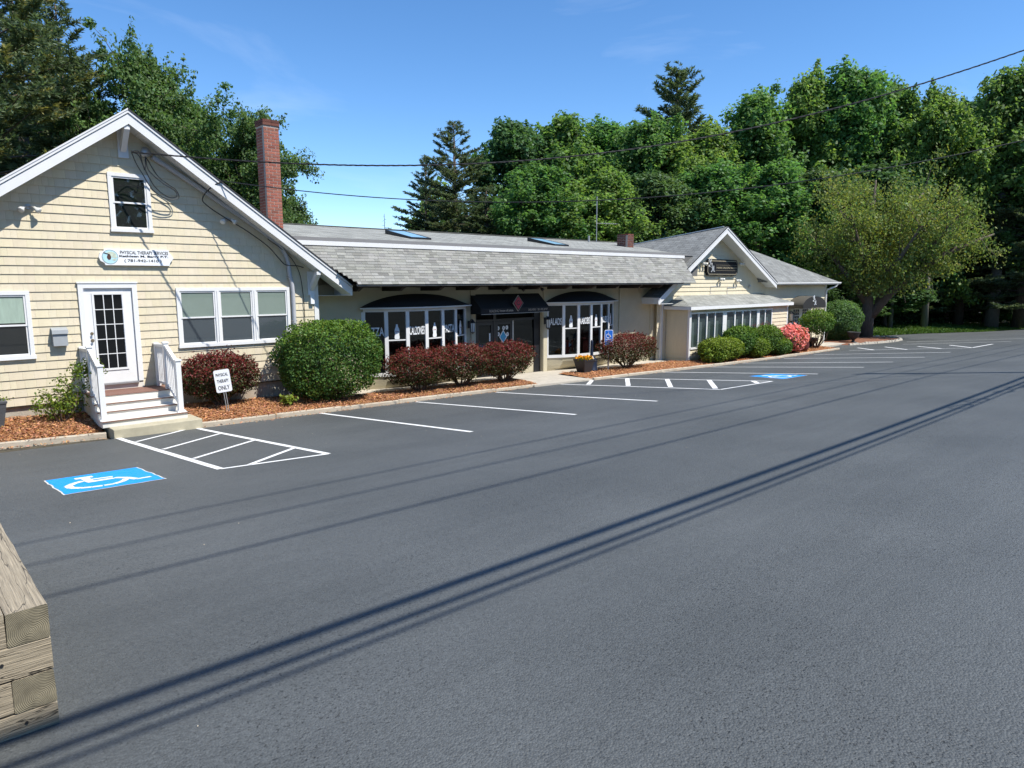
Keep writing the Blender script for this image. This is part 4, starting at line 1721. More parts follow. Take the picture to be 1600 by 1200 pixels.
# bow windows
def bow(xa, xb, texts, seed, name_lbl):
    xc, half, sag = (xa + xb) / 2, (xb - xa) / 2, .48
    Rr = (half * half + sag * sag) / (2 * sag)
    cy = WY - sag + Rr
    a0 = math.asin(half / Rr)

    def arc(t, off=0.0):
        a = lerp(-a0, a0, t)
        return Vector((xc + (Rr + off) * math.sin(a), cy - (Rr + off) * math.cos(a), 0))
    N = 6
    z0, z1 = -.55, 1.43
    m = MB()
    sill = MB()
    for i in range(N):
        p, q = arc(i / N), arc((i + 1) / N)
        po, qo = arc(i / N, .05), arc((i + 1) / N, .05)
        pi_, qi = arc(i / N, -.06), arc((i + 1) / N, -.06)
        m.hexa([(v.x, v.y, z1 - .10) for v in (pi_, qi, qo, po)], [(v.x, v.y, z1) for v in (pi_, qi, qo, po)])
        sill.hexa([(v.x, v.y, z0) for v in (pi_, qi, qo, po)], [(v.x, v.y, z0 + .10) for v in (pi_, qi, qo, po)])
    win = m.build('bow_window', MAT['vinyl'], shop)
    sill.build('sill', MAT['vinyl'], win)
    win['label'] = name_lbl
    for i in range(N + 1):
        p = arc(i / N)
        a = lerp(-a0, a0, i / N)
        tx, ty = math.cos(a), math.sin(a)
        nx, ny = math.sin(a), -math.cos(a)
        w = .055

        def c4(o0, o1):
            return [(p.x - tx * w + nx * o0, p.y - ty * w + ny * o0), (p.x + tx * w + nx * o0, p.y + ty * w + ny * o0), (p.x + tx * w + nx * o1, p.y + ty * w + ny * o1), (p.x - tx * w + nx * o1, p.y - ty * w + ny * o1)]
        m = MB()
        b = c4(-.05, .04)
        m.hexa([(x, y, z0 + .101) for x, y in b], [(x, y, z1 - .101) for x, y in b])
        m.build('post', MAT['vinyl'], win)
    for i in range(N):
        p, q = arc(i / N), arc((i + 1) / N)
        d = (q - p).normalized()
        n = Vector((d.y, -d.x, 0))
        p2, q2 = p + d * .055, q - d * .055
        m = MB()
        m.face([(p2.x, p2.y, z0 + .1), (q2.x, q2.y, z0 + .1), (q2.x, q2.y, z1 - .1), (p2.x, p2.y, z1 - .1)])
        m.build('pane', MAT['glass_dark'], win)
        if i % 2 == 1:
            m = MB()
            m.bar((p2.x + n.x * .012, p2.y + n.y * .012, .50), (q2.x + n.x * .012, q2.y + n.y * .012, .50), .035, .035)
            m.build('meeting_rail', MAT['vinyl'], win)
        c_ = (p2 + q2) / 2 + n * .012
        wd = (q2 - p2).length
        if texts[i] == 'bottle':
            # contour of a soft-drink bottle
            prof = [(.034, 0), (.072, .01), (.076, .06), (.064, .13), (.068, .18), (.076, .23), (.066, .29), (.040, .35), (.026, .40), (.030, .405), (.030, .43), (.024, .435)]
            m = MB()
            left = [(c_.x - d.x * r, c_.y - d.y * r, .53 + z) for r, z in prof]
            right = [(c_.x + d.x * r, c_.y + d.y * r, .53 + z) for r, z in prof]
            for k in range(len(prof) - 1):
                m.face([left[k], right[k], right[k + 1], left[k + 1]])
            o_ = m.build('bottle_decal', MAT['letter_white'], win)
            text_part('decal_print', 'Cola', MAT['logo_red'], o_, (c_.x + n.x * .004, c_.y + n.y * .004, .755), d, (0, 0, 1), .035, .10, depth=.002, shear=.3)
        elif texts[i]:
            text_part('window_lettering', texts[i], MAT['letter_white'], win, (c_.x, c_.y, .76), d, (0, 0, 1), .25, wd * (.97 if len(texts[i]) > 4 else .93), depth=.003, bold=.018)
    # inside
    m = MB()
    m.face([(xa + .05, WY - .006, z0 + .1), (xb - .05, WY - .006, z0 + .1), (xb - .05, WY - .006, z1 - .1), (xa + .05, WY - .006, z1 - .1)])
    m.build('dark_room_sheet', MAT['interior'], win)  # black sheet on the wall in place of a dark dining room
    m = MB()
    pts = [arc(k / N, -.05) for k in range(N + 1)]
    m.face([(v.x, v.y, z0 + .09) for v in pts])
    m.build('inner_sill', MAT['dark_wood'], win)
    for k in range(3):
        m = MB()
        x = xa + .75 + k * 1.0
        m.box(x, x + .48, WY - .16, WY - .06, z0 + .1, .06 + .04 * (k % 2))
        m.build('seat_back', MAT['red_vinyl'], win, bevel=.03)
    # flared apron under the window
    m = MB()
    levels = ((z0 - .002, .03), (z0 - .14, -.02), (z0 - .28, -.16), (z0 - .40, -.33), (z0 - .47, -.45))
    for (za, oa), (zb, ob) in zip(levels[:-1], levels[1:]):
        for i in range(N):
            def ap(t, off, z):
                v = arc(t, 0)
                k = 1 + off / .48 if off < 0 else 1
                y = WY - (WY - v.y) * max(k, 0.03) - (off if off > 0 else 0)
                return (v.x, min(y, WY - .004), z)
            m.face([ap(i / N, ob, zb), ap((i + 1) / N, ob, zb), ap((i + 1) / N, oa, za), ap(i / N, oa, za)])
    m.build('apron', MAT['stucco'], win, smooth=True)
    # curved black awning above
    m = MB()
    nseg, nlev = 20, 5
    zf, zw = z1 + .03, z1 + .40

    def aw(t, s):
        v = arc(t, .16)
        v = Vector((xc + (v.x - xc) * 1.05, v.y, 0))
        tx = (t - .5) * 2
        arch = max(0.0, 1 - abs(tx) ** 2.3)
        top = Vector((xc + (v.x - xc) * (.97), WY - .01, lerp(zf, zw, arch)))
        bot = Vector((v.x, min(v.y, WY - .02), zf))
        r_ = bot.lerp(top, s)
        r_.y -= .06 * math.sin(s * PI)
        return r_
    for i in range(nseg):
        for j in range(nlev):
            m.face([aw(i / nseg, j / nlev), aw((i + 1) / nseg, j / nlev), aw((i + 1) / nseg, (j + 1) / nlev), aw(i / nseg, (j + 1) / nlev)])
    aw_o = m.build('window_awning', MAT['black_canvas'], shop, smooth=True)
    m = MB()
    for i in range(nseg):
        a, b = aw(i / nseg, 0), aw((i + 1) / nseg, 0)
        m.bar((a.x, a.y, a.z - .02), (b.x, b.y, b.z - .02), .03, .035)
    m.build('awning_frame', MAT['vinyl'], aw_o)


bow(10.46, 14.17, ['PIZZA', 'bottle', 'CALZONES', 'bottle', 'PASTA', 'bottle'], 1, 'bow window lettered PIZZA, CALZONES and PASTA')
bow(17.95, 21.62, ['SALADS', 'bottle', 'KABOBS', 'bottle', 'SUBS', 'bottle'], 2, 'bow window lettered SALADS and KABOBS')

# storefront doors
YD = .60
mb = MB()
for (xa, xb) in ((14.62, 14.76), (15.50, 15.62), (17.42, 17.72)):
    mb.box(xa, xb, YD - .04, YD + .06, -1.1, 1.25)
mb.box(14.62, 17.72, YD - .045, YD + .06, 1.25, 1.62).box(14.76, 17.42, YD - .03, YD + .06, .86, .94).box(14.62, 17.72, YD - .03, YD + .08, -1.35, -1.02)
front = mb.build('storefront', MAT['dark_frame'], shop)
mb = MB()
mb.box(16.36, 16.42, YD - .05, YD + .06, -1.02, .86)
mb.build('post', MAT['galv'], front)
for (xa, xb, nm) in ((14.765, 15.495, 'door'), (15.625, 16.355, 'door')):
    mb = MB()
    for (x0, x1, z0, z1) in ((xa, xa + .09, -1.0, .85), (xb - .09, xb, -1.0, .85), (xa + .09, xb - .09, .75, .85), (xa + .09, xb - .09, -1.0, -.80)):
        mb.box(x0, x1, YD - .025, YD + .03, z0, z1)
    d_ = mb.build(nm, MAT['dark_frame'], shop)
    mb = MB()
    mb.face([(xa + .09, YD, -.8), (xb - .09, YD, -.8), (xb - .09, YD, .75), (xa + .09, YD, .75)])
    mb.build('pane', MAT['glass_dark'], d_)
    mb = MB()
    mb.tube([(xb - .05, YD - .03, -.25), (xb - .05, YD - .08, -.25), (xb - .05, YD - .08, .15), (xb - .05, YD - .03, .15)], .012, 8)
    mb.build('pull_handle', MAT['metal'], d_)
    if nm == 'door' and xa > 15.6:
        xm = (xa + xb) / 2 - .02
        for (dx, dz) in ((-.23, .62), (.02, .62), (.17, .63), (-.22, .42), (.20, .40)):
            pts = [(xm + dx + .06 * math.cos(t), .0 + dz + .07 * math.sin(t)) for t in [2 * PI * k / 16 for k in range(16)]]
            m = MB()
            m.face([(x, YD - .006, z) for x, z in pts])
            s_ = m.build('round_decal', MAT['letter_white'], d_)
            text_part('decal_print', 'R', MAT['letter_black'], s_, (xm + dx, YD - .008, dz), RX, UZ, .07, depth=.001)
        m = MB()
        m.face([(xm, YD - .007, .08), (xm + .18, YD - .007, .32), (xm, YD - .007, .56), (xm - .18, YD - .007, .32)])
        s_ = m.build('diamond_decal', MAT['letter_white'], d_)
        m = MB()
        m.face([(xm, YD - .0085, .13), (xm + .145, YD - .0085, .32), (xm, YD - .0085, .51), (xm - .145, YD - .0085, .32)])
        m.build('diamond_field', MAT['logo_blue'], s_)
    else:
        m = MB()
        m.box(xb - .16, xb - .10, YD - .006, YD - .004, .20, .47)
        m.box(xb - .13, xb - .08, YD - .006, YD - .004, -.08, .05)
        m.build('paper_notice', MAT['letter_white'], d_)
        for dx, zz in ((.20, -.28), (.56, -.16)):
            m = MB()
            for (p, q) in (((0, -.14), (.1, 0)), ((.1, 0), (0, .14)), ((0, .14), (-.1, 0)), ((-.1, 0), (0, -.14)), ((-.06, 0), (.06, 0))):
                m.bar((xa + dx + p[0], YD - .006, zz + p[1]), (xa + dx + q[0], YD - .006, zz + q[1]), .003, .012, up=(0, 0.01, 1))
            m.build('diamond_outline', MAT['metal'], d_)
mb = MB()
mb.face([(16.42, YD, -.25), (17.42, YD, -.25), (17.42, YD, .86), (16.42, YD, .86)])
mb.build('pane', MAT['glass_dark'], front)
mb = MB()
mb.box(16.42, 17.42, YD - .02, YD + .03, -.33, -.25)
mb.build('sill', MAT['dark_frame'], front)
mb = MB()
mb.box(16.42, 17.42, YD - .01, YD + .03, -1.02, -.331)
mb.build('lower_panel', MAT['stucco'], front)
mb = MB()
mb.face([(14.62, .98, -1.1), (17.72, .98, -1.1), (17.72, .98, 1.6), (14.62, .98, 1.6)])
mb.build('dark_room_sheet', MAT['interior'], front)  # black sheet before the recess wall, painted as unlit space
mb = MB()
mb.box(14.63, 17.71, WY + .0, YD + .3, -1.34, -1.03)
mb.build('door_step', MAT['concrete'], shop)

# entrance awning
ax0, ax1 = 14.42, 17.52
fy, fz1, fz0 = -.08, 1.33, 1.16
mb = MB()
prof = [(WY - .005, 1.78), (WY - .005, 1.14), (fy, fz0), (fy, fz1)]
mb.hexa([(ax0, y, z) for y, z in prof], [(ax1, y, z) for y, z in prof])
awn = mb.build('entrance_awning', MAT['black_canvas'], shop)
mb = MB()
mb.bar((ax0, fy - .006, fz0 - .012), (ax1, fy - .006, fz0 - .012), .015, .012)
mb.build('valance_rail', MAT['metal'], awn)
text_part('awning_lettering', 'READING', MAT['letter_cream'], awn, (14.98, fy - .004, 1.245), RX, UZ, .085, .40, depth=.002)
text_part('awning_lettering', 'house of pizza', MAT['letter_cream'], awn, (15.52, fy - .004, 1.24), RX, UZ, .10, .60, depth=.002, bold=.02)
text_part('awning_lettering', 'DELIVERY  781-942-8747', MAT['letter_cream'], awn, (16.98, fy - .004, 1.245), RX, UZ, .07, .92, depth=.002)
# diamond emblem on the sloping face
sl = Vector((0, 0, 1))
nn = Vector((0, -1, 0))
ctr = Vector((16.02, fy - .02, 1.475))


def dia(m, r, h, w, off, dy=0.0):
    c_ = ctr + nn * off + sl * dy
    m.face([c_ - sl * h, c_ + Vector((w, 0, 0)), c_ + sl * h, c_ - Vector((w, 0, 0))])


mb = MB()
dia(mb, 1, .27, .235, .012)
c_ = ctr - nn * .016
mb.face([c_ + sl * .27, c_ + Vector((.235, 0, 0)), c_ - sl * .27, c_ - Vector((.235, 0, 0))])
em = mb.build('emblem_border', MAT['letter_cream'], awn)
mb = MB()
dia(mb, 1, .25, .217, .015)
mb.build('emblem_gap', MAT['black_canvas'], em)
mb = MB()
dia(mb, 1, .215, .185, .018, .01)
mb.build('emblem_field', MAT['logo_red'], em)
mb = MB()
for k in range(14):
    t0, t1 = rad(20 + k * 23), rad(20 + (k + 1) * 23)
    c_ = ctr + nn * .021 + sl * .015
    mb.face([c_ + Vector((r * math.cos(t), 0, 0)) + sl * (r * math.sin(t)) for r, t in ((.055, t0), (.085, t0), (.085, t1), (.055, t1))])
mb.build('emblem_mark', MAT['letter_black'], em)
# lamp bar above the entrance awning
lb = thing('awning_light_bar', (16.2, -.2, 1.95), 'dark spotlight bar under the eave above the restaurant entrance', 'light')
mb = MB()
mb.tube([(14.9, .05, 2.02), (17.6, .05, 2.02)], .018, 8)
mb.build('bar', MAT['iron'], lb)
for x in (15.3, 16.2, 17.1):
    mb = MB()
    mb.tube([(x, .05, 2.02), (x, -.05, 1.98), (x + .02, -.12, 1.94), (x + .03, -.17, 1.90)], [.015, .02, .045, .06], 10)
    mb.build('spot', MAT['iron'], lb)


def lantern(x, y, z, label, grp, s=1.0):
    t = thing('wall_lantern', (x, y, z), label, 'lantern', grp)
    m = MB()
    m.box(x - .05 * s, x + .05 * s, y - .015, y + .02, z - .02 * s, z + .22 * s)
    m.tube([(x, y - .02, z + .15 * s), (x, y - .10 * s, z + .27 * s), (x, y - .17 * s, z + .25 * s)], .012, 6)
    m.build('bracket', MAT['iron'], t)
    c = y - .17 * s
    m = MB()
    m.lathe(x, c, [(.012, z + .27 * s), (.05 * s, z + .23 * s), (.10 * s, z + .17 * s), (.105 * s, z + .155 * s)], 6)
    m.lathe(x, c, [(.085 * s, z - .135 * s), (.06 * s, z - .16 * s), (.015, z - .20 * s)], 6)
    for k in range(6):
        a = 2 * PI * k / 6
        m.tube([(x + .085 * s * math.cos(a), c + .085 * s * math.sin(a), z + .155 * s), (x + .07 * s * math.cos(a), c + .07 * s * math.sin(a), z - .135 * s)], .008, 5)
    m.build('cage', MAT['iron'], t)
    m = MB()
    m.lathe(x, c, [(.066 * s, z - .13 * s), (.08 * s, z + .15 * s)], 6)
    m.build('lantern_glass', MAT['lamp_glass'], t)


lantern(14.33, WY - .04, .72, 'black wall lantern left of the restaurant entrance awning', 'restaurant lanterns')
lantern(17.80, WY - .04, .70, 'black wall lantern right of the restaurant entrance, beside the SALADS window', 'restaurant lanterns')
# ------------------------------------------------------------------ right: salon with front gable
sal = thing('salon_building', (32, 5, -1.3), 'cream clapboard salon with steep front gable and glazed front bay', 'shop')
GY = 0.2
A2 = Vector((28.46, -0.4, 4.58))
EL2 = Vector((23.5, -0.4, 1.54))
ER2 = Vector((33.25, -0.4, 2.13))


def rl(x):
    return A2.z - (A2.x - x) * (A2.z - EL2.z) / (A2.x - EL2.x)


def rr2(x):
    return A2.z - (x - A2.x) * (A2.z - ER2.z) / (ER2.x - A2.x)


def groof(x):
    return rl(x) if x < A2.x else rr2(x)


X0, X1 = 24.5, 40.2
mb = MB()
pf = [(X0, -1.5), (X1, -1.5), (X1, 2.02), (33.3, 2.02), (A2.x, A2.z - .24), (X0, rl(X0) - .24)]
mb.hexa([(x, GY + .02, z) for x, z in pf], [(x, 10.0, min(z, 2.0)) for x, z in pf])
swall = mb.build('wall', MAT['siding_far'], sal)
# clapboards, one board per course
z = -1.45
k = 0
while z < A2.z - .3:
    zt_ = z + .178
    xa = X0 if z < rl(X0) - .3 else A2.x - (A2.z - .26 - z) / ((A2.z - EL2.z) / (A2.x - EL2.x))
    xb = X1 - .1 if zt_ < 2.05 else A2.x + (A2.z - .26 - z) / ((A2.z - ER2.z) / (ER2.x - A2.x))
    xa = max(xa, X0 + .1)
    if xb - xa > .15:
        m = MB()
        def cl(zz, x, side):
            if zz < 2.04 and side > 0 and xb >= X1 - .11:
                return x
            lim = A2.x - (A2.z - .255 - zz) / ((A2.z - EL2.z) / (A2.x - EL2.x)) if side < 0 else A2.x + (A2.z - .255 - zz) / ((A2.z - ER2.z) / (ER2.x - A2.x))
            return max(x, lim) if side < 0 else min(x, lim)
        a0, a1, b0, b1 = cl(z, xa, -1), cl(zt_, xa, -1), cl(z, xb, 1), cl(zt_, xb, 1)
        if b1 > a1:
            m.hexa([(a0, GY + .02, z), (b0, GY + .02, z), (b1, GY + .02, zt_), (a1, GY + .02, zt_)],
                   [(a0, GY - .030, z), (b0, GY - .030, z), (b1, GY - .003, zt_), (a1, GY - .003, zt_)])
            m.build('clapboard', MAT['siding_far'], swall)
    z = zt_
# left side wall boards (facing the restaurant) and corner boards
mb = MB()
mb.box(X0 - .01, X0 + .10, GY - .035, GY + .08, -1.4, rl(X0) - .18)
mb.build('corner_board', MAT['trim'], sal)
mb = MB()
mb.box(X1 - .10, X1 + .01, GY - .035, GY + .08, -1.5, 2.0)
mb.build('corner_board', MAT['trim'], sal)
for i in range(15):
    zz = -1.35 + i * .178
    m = MB()
    m.hexa([(24.29, GY + .06, zz), (X0, GY + .06, zz), (X0, GY + .06, zz + .178), (24.29, GY + .06, zz + .178)],
           [(24.29, GY + .035, zz), (X0, GY + .035, zz), (X0, GY + .05, zz + .178), (24.29, GY + .05, zz + .178)])
    if zz + .178 < 1.6:
        m.build('clapboard', MAT['siding_far'], swall)

# gable roof: left plane runs back to its hip, right plane to the wing roof
Bp = Vector((27.42, 3.97, 3.944))
mb = MB()
up = Vector((0, 0, .02))
EBL = Vector((23.5, 6.5, 1.54))
RB = Vector((28.46, 5.2, 4.58))
mb.face([EL2, A2, Bp, Vector((23.5 + 1.2, 8.3, rl(24.7))), EBL])
mb.face([A2, ER2, Vector((33.25, 3.2, 2.13)), Vector((30.5, 3.0, rr2(30.5)))])
mb.face([A2, Vector((30.5, 3.0, rr2(30.5))), Vector((30.5, 9.0, 2.2)), Vector((24.7, 8.3, rl(24.7))), Bp])
groof_o = mb.build('gable_roof', MAT['roof_grey'], sal)
strip_uv(groof_o.data)
mb = MB()
mb.bar(A2 + Vector((-.05, .15, .012)), Bp + Vector((0, 0, .012)), .05, .03)
mb.build('hip_edge', MAT['vinyl'], groof_o)
for e in (EL2, ER2):
    for (d0, d1, y0, y1, nm, mt) in ((-.30, -.10, -.40, -.375, 'rake_board', 'trim'), (-.095, -.03, -.425, -.38, 'rake_trim', 'trim'), (-.027, .012, -.435, -.42, 'drip_edge', 'roof_edge')):
        m = MB()
        a = [(A2.x, y0, A2.z + d0), (e.x, y0, e.z + d0), (e.x, y0, e.z + d1), (A2.x, y0, A2.z + d1)]
        m.hexa(a, [(p[0], y1, p[2]) for p in a])
        m.build(nm, MAT[mt], groof_o)
    m = MB()
    a = [(A2.x, -.37, A2.z - .26), (e.x, -.37, e.z - .26), (e.x, GY + .01, e.z - .26), (A2.x, GY + .01, A2.z - .26)]
    m.hexa(a, [(p[0], p[1], p[2] + .015) for p in a])
    m.build('soffit', MAT['soffit'], groof_o)
m = MB()
m.box(23.47, 23.5, -.39, .44, 1.28, 1.53)
m.build('eave_fascia', MAT['trim'], groof_o)
m = MB()
m.box(23.5, X0, -.39, .44, 1.27, 1.285)
m.build('eave_soffit', MAT['soffit'], groof_o)

# hip roof of the right wing with gutter and downspout
HC = Vector((41.0, -0.2, 2.13))
HT = Vector((37.37, 3.43, 3.966))
HL = Vector((29.6, 3.43, 3.966))
mb = MB()
mb.face([Vector((32.6, -0.2, 2.13)), HC, HT, HL])
mb.face([HC, Vector((41.0, 10.5, 2.13)), Vector((37.37, 7, 3.966)), HT])
mb.face([HL, HT, Vector((37.37, 7, 3.966)), Vector((29.6, 7, 3.966))])
mb.face([Vector((32.6, -.2, 2.13)), HL, Vector((29.6, 7, 3.966)), Vector((29.0, 8, 2.13))])
wroof = mb.build('wing_roof', MAT['roof_grey'], sal)
strip_uv(wroof.data)
mb = MB()
mb.hexa([(33.28, -.19, 2.10), (33.28, -.19, 2.0), (33.28, -.27, 2.0), (33.28, -.31, 2.06), (33.28, -.31, 2.12)], [(41.02, -.19, 2.10), (41.02, -.19, 2.0), (41.02, -.27, 2.0), (41.02, -.31, 2.06), (41.02, -.31, 2.12)])
mb.build('gutter', MAT['vinyl'], wroof)
mb = MB()
mb.box(33.28, 41.0, -.185, GY, 1.985, 2.0)
mb.build('eave_soffit', MAT['soffit'], wroof)
mb = MB()
mb.tube([(40.7, -.25, 2.02), (40.65, -.2, 1.9), (40.12, .10, 1.68), (40.12, .12, 1.5), (40.12, .12, -1.3)], .045, 8)
mb.build('downspout', MAT['vinyl'], wroof)

# front bay with ten lights
BY, BX0, BX1 = -0.95, 24.85, 33.40
bz0 = -1.35
mb = MB()
mb.box(BX0 + .02, BX1 - .02, BY + .03, GY - .02, bz0, 1.05)
bay = mb.build('front_bay', MAT['siding_far'], sal)
mb = MB()
bx_t0, bx_t1, bz_t = 25.75, 32.9, 1.58
e0, e1, ey, ez = BX0 - .22, BX1 + .15, BY - .22, 1.16
mb.face([(e0, ey, ez), (e1, ey, ez), (bx_t1, GY, bz_t), (bx_t0, GY, bz_t)])
mb.face([(e0, GY, ez + .02), (e0, ey, ez), (bx_t0, GY, bz_t)])
mb.face([(e1, ey, ez), (e1, GY, ez), (bx_t1, GY, bz_t)])
broof = mb.build('bay_roof', MAT['roof_pale'], bay)
strip_uv(broof.data)
mb = MB()
mb.box(e0, e1, ey + .0, ey + .03, ez - .14, ez - .005).box(e0, e0 + .03, ey + .03, GY - .03, ez - .14, ez - .005)
mb.build('bay_fascia', MAT['vinyl'], bay)
mb = MB()
mb.box(e0 + .03, e1, ey + .03, BY + .04, ez - .135, ez - .12).box(e0 + .03, BX0 + .03, BY + .04, GY - .03, ez - .1345, ez - .12)
mb.build('bay_soffit', MAT['soffit'], bay)
for xa, xb in ((BX0, BX0 + .12), (BX1 - .10, BX1)):
    mb = MB()
    mb.box(xa, xb, BY - .02, BY + .08, bz0, 1.03)
    mb.build('corner_board', MAT['trim'], bay)
mb = MB()
mb.box(BX0 + .12, BX1 - .10, BY - .012, BY + .03, .90, 1.03)
mb.build('head_board', MAT['stucco'], bay)
for i in range(14):
    zz = bz0 + i * .178
    for xa, xb in (((BX0 + .12, BX1 - .10),) if zz + .178 < -.6 else ((31.83, BX1 - .10),)):
        if zz + .178 > .92:
            continue
        m = MB()
        m.hexa([(xa, BY + .03, zz), (xb, BY + .03, zz), (xb, BY + .03, zz + .178), (xa, BY + .03, zz + .178)],
               [(xa, BY - .026, zz), (xb, BY - .026, zz), (xb, BY - .002, zz + .178), (xa, BY - .002, zz + .178)])
        m.build('clapboard', MAT['siding_far'], bay)
    m = MB()
    if zz + .178 < 1.05:
        m.hexa([(BX0 + .02, BY + .081, zz), (BX0 - .026, BY + .081, zz), (BX0 - .002, BY + .081, zz + .178), (BX0 + .02, BY + .081, zz + .178)],
               [(BX0 + .02, GY - .04, zz), (BX0 - .026, GY - .04, zz), (BX0 - .002, GY - .04, zz + .178), (BX0 + .02, GY - .04, zz + .178)])
        m.build('clapboard', MAT['siding_far'], bay)
# lights
wz0, wz1 = -.60, .89
bounds = [(24.98, 25.49), (25.55, 26.11), (26.19, 26.75), (26.82, 27.40), (27.72, 28.36), (28.46, 29.03), (29.11, 29.71), (29.79, 30.36), (30.60, 31.09), (31.17, 31.74)]
mb = MB()
mb.box(24.93, 31.82, BY - .03, BY + .03, wz1 - .05, wz1 + .01).box(24.93, 31.82, BY - .05, BY + .03, wz0 - .02, wz0 + .06)
bwin = mb.build('bay_window', MAT['vinyl'], bay)
edges = [24.93] + [b for ab in bounds for b in ab] + [31.82]
for i in range(0, len(edges), 2):
    m = MB()
    m.box(edges[i] + .001, edges[i + 1] - .001, BY - .028, BY + .03, wz0 + .06, wz1 - .05)
    m.build('post', MAT['vinyl'], bwin)
for i, (a, b) in enumerate(bounds):
    m = MB()
    m.face([(a, BY - .01, wz0 + .06), (b, BY - .01, wz0 + .06), (b, BY - .01, wz1 - .05), (a, BY - .01, wz1 - .05)])
    m.build('pane', MAT['glass'], bwin)
    m = MB()
    m.face([(a, BY + .028, wz0 + .06), (b, BY + .028, wz0 + .06), (b, BY + .028, wz1 - .05), (a, BY + .028, wz1 - .05)])
    m.build('dark_room_sheet', MAT['interior_teal'], bwin)  # sheet just behind the pane, coloured as a dim room
    m = MB()
    for s_ in range(30):
        zz = wz0 + .08 + s_ * (1.02 / 30)
        m.box(a + .03, (a + b) / 2 - .01 + .0 * s_, BY + .010, BY + .014, zz, zz + .022)
    o = m.build('slat_blind', MAT['blind_grey'], bwin)

# sign on the gable
ls = thing('gable_sign', (28.95, .15, 2.42), 'black shield-cornered sign with silver script initials on the salon gable', 'sign')
sx0_, sx1_, sz0_, sz1_ = 27.66, 30.28, 2.44, 3.15
cn = .14


def octo(i_, y):
    return [(sx0_ + cn + i_ * .4, y, sz0_ + i_), (sx1_ - cn - i_ * .4, y, sz0_ + i_), (sx1_ - i_, y, sz0_ + cn + i_ * .4), (sx1_ - i_, y, sz1_ - cn - i_ * .4), (sx1_ - cn - i_ * .4, y, sz1_ - i_), (sx0_ + cn + i_ * .4, y, sz1_ - i_), (sx0_ + i_, y, sz1_ - cn - i_ * .4), (sx0_ + i_, y, sz0_ + cn + i_ * .4)]


mb = MB()
mb.hexa(octo(0, .06), octo(0, .175))
mb.build('board', MAT['sign_black'], ls)
mb = MB()
mb.hexa(octo(.05, .054), octo(.05, .0601))
bd = mb.build('border_line', MAT['letter_gold'], ls)
mb = MB()
mb.hexa(octo(.075, .050), octo(.075, .0545))
mb.build('field', MAT['sign_black'], bd)


def script_LM(m, ox, oz, y, s, r):
    """looped script L, small ampersand loop and M as strokes"""
    def st(pts, rad_=r):
        m.tube([(ox + a * s, y, oz + b * s) for a, b in pts], rad_, 6)
    st([(.36, .98), (.44, .90), (.40, .78), (.30, .62), (.22, .42), (.16, .28), (.05, .20), (.0, .26), (.06, .33), (.2, .28), (.36, .18), (.5, .17)])
    st([(.36, .98), (.27, .90), (.30, .72)])
    st([(.02, .72), (.10, .60), (.22, .64), (.2, .78), (.08, .84), (.0, .76), (.02, .72)])
    st([(.46, .36), (.58, .46), (.52, .56), (.44, .48), (.52, .34), (.62, .28)])
    st([(.42, -.18), (.50, -.24), (.58, -.10), (.64, .30)])
    st([(.64, .30), (.72, -.20)])
    st([(.72, -.20), (.84, .32)])
    st([(.84, .32), (.88, -.12), (.96, -.22), (1.02, -.14)])


mb = MB()
script_LM(mb, 27.76, 2.72, .046, .50, .010)
mb.build('script_initials', MAT['letter_white'], ls)
mb = MB()
mb.box(28.36, 30.2, .0485, .0502, 2.905, 2.911).box(28.36, 30.2, .0485, .0502, 2.665, 2.671)
mb.build('rule_lines', MAT['letter_gold'], ls)
text_part('lettering', 'HAIR SALON NAILS', MAT['letter_gold'], ls, (29.28, .048, 2.79), RX, UZ, .085, 1.70, depth=.003, bold=.0)
for i, (x, z, lb_) in enumerate(((27.45, 2.98, 'small twin spotlight left of the black gable sign'), (30.62, 3.02, 'small twin spotlight right of the black gable sign'), (28.92, 2.30, 'small twin spotlight below the middle of the black gable sign'), (30.35, 2.24, 'bent conduit spotlight below the right end of the black gable sign'))):
    t = thing('spotlight', (x, GY, z), lb_, 'spotlight', 'spotlights round the salon gable sign')
    m = MB()
    m.tube([(x, GY - .016, z), (x, GY - .06, z)], .05, 12)
    m.build('mounting_plate', MAT['metal'], t)
    for s in (-1, 1):
        m = MB()
        a, d = Vector((x + s * .05, GY - .10, z)), Vector((s * .5, -.5, -.3)).normalized()
        m.tube([(x, GY - .06, z), a, a + d * .05, a + d * .11, a + d * .15], [.015, .03, .045, .075, .06], 10)
        m.build('lamp', MAT['lamp_glass'], t, smooth=True)
    if i >= 2:
        m = MB()
        m.tube([(x, GY - .03, z - .05), (x + .02, GY - .03, z - .22), (x - .05, GY - .03, z - .34), (x - .75, GY - .03, z - .36), (x - .75, GY - .03, z - .62), (x - .78, GY - .1, z - .68)], .012, 6)
        m.build('conduit_pipe', MAT['conduit'], t)
mb = MB()
mb.tube([(31.6, GY - .01, 1.95), (31.6, GY - .09, 1.95)], .07, 12)
mb.build_at('alarm_bell', MAT['metal'], (31.6, GY, 1.88), 'small round metal alarm bell on the salon gable wall', 'alarm bell')

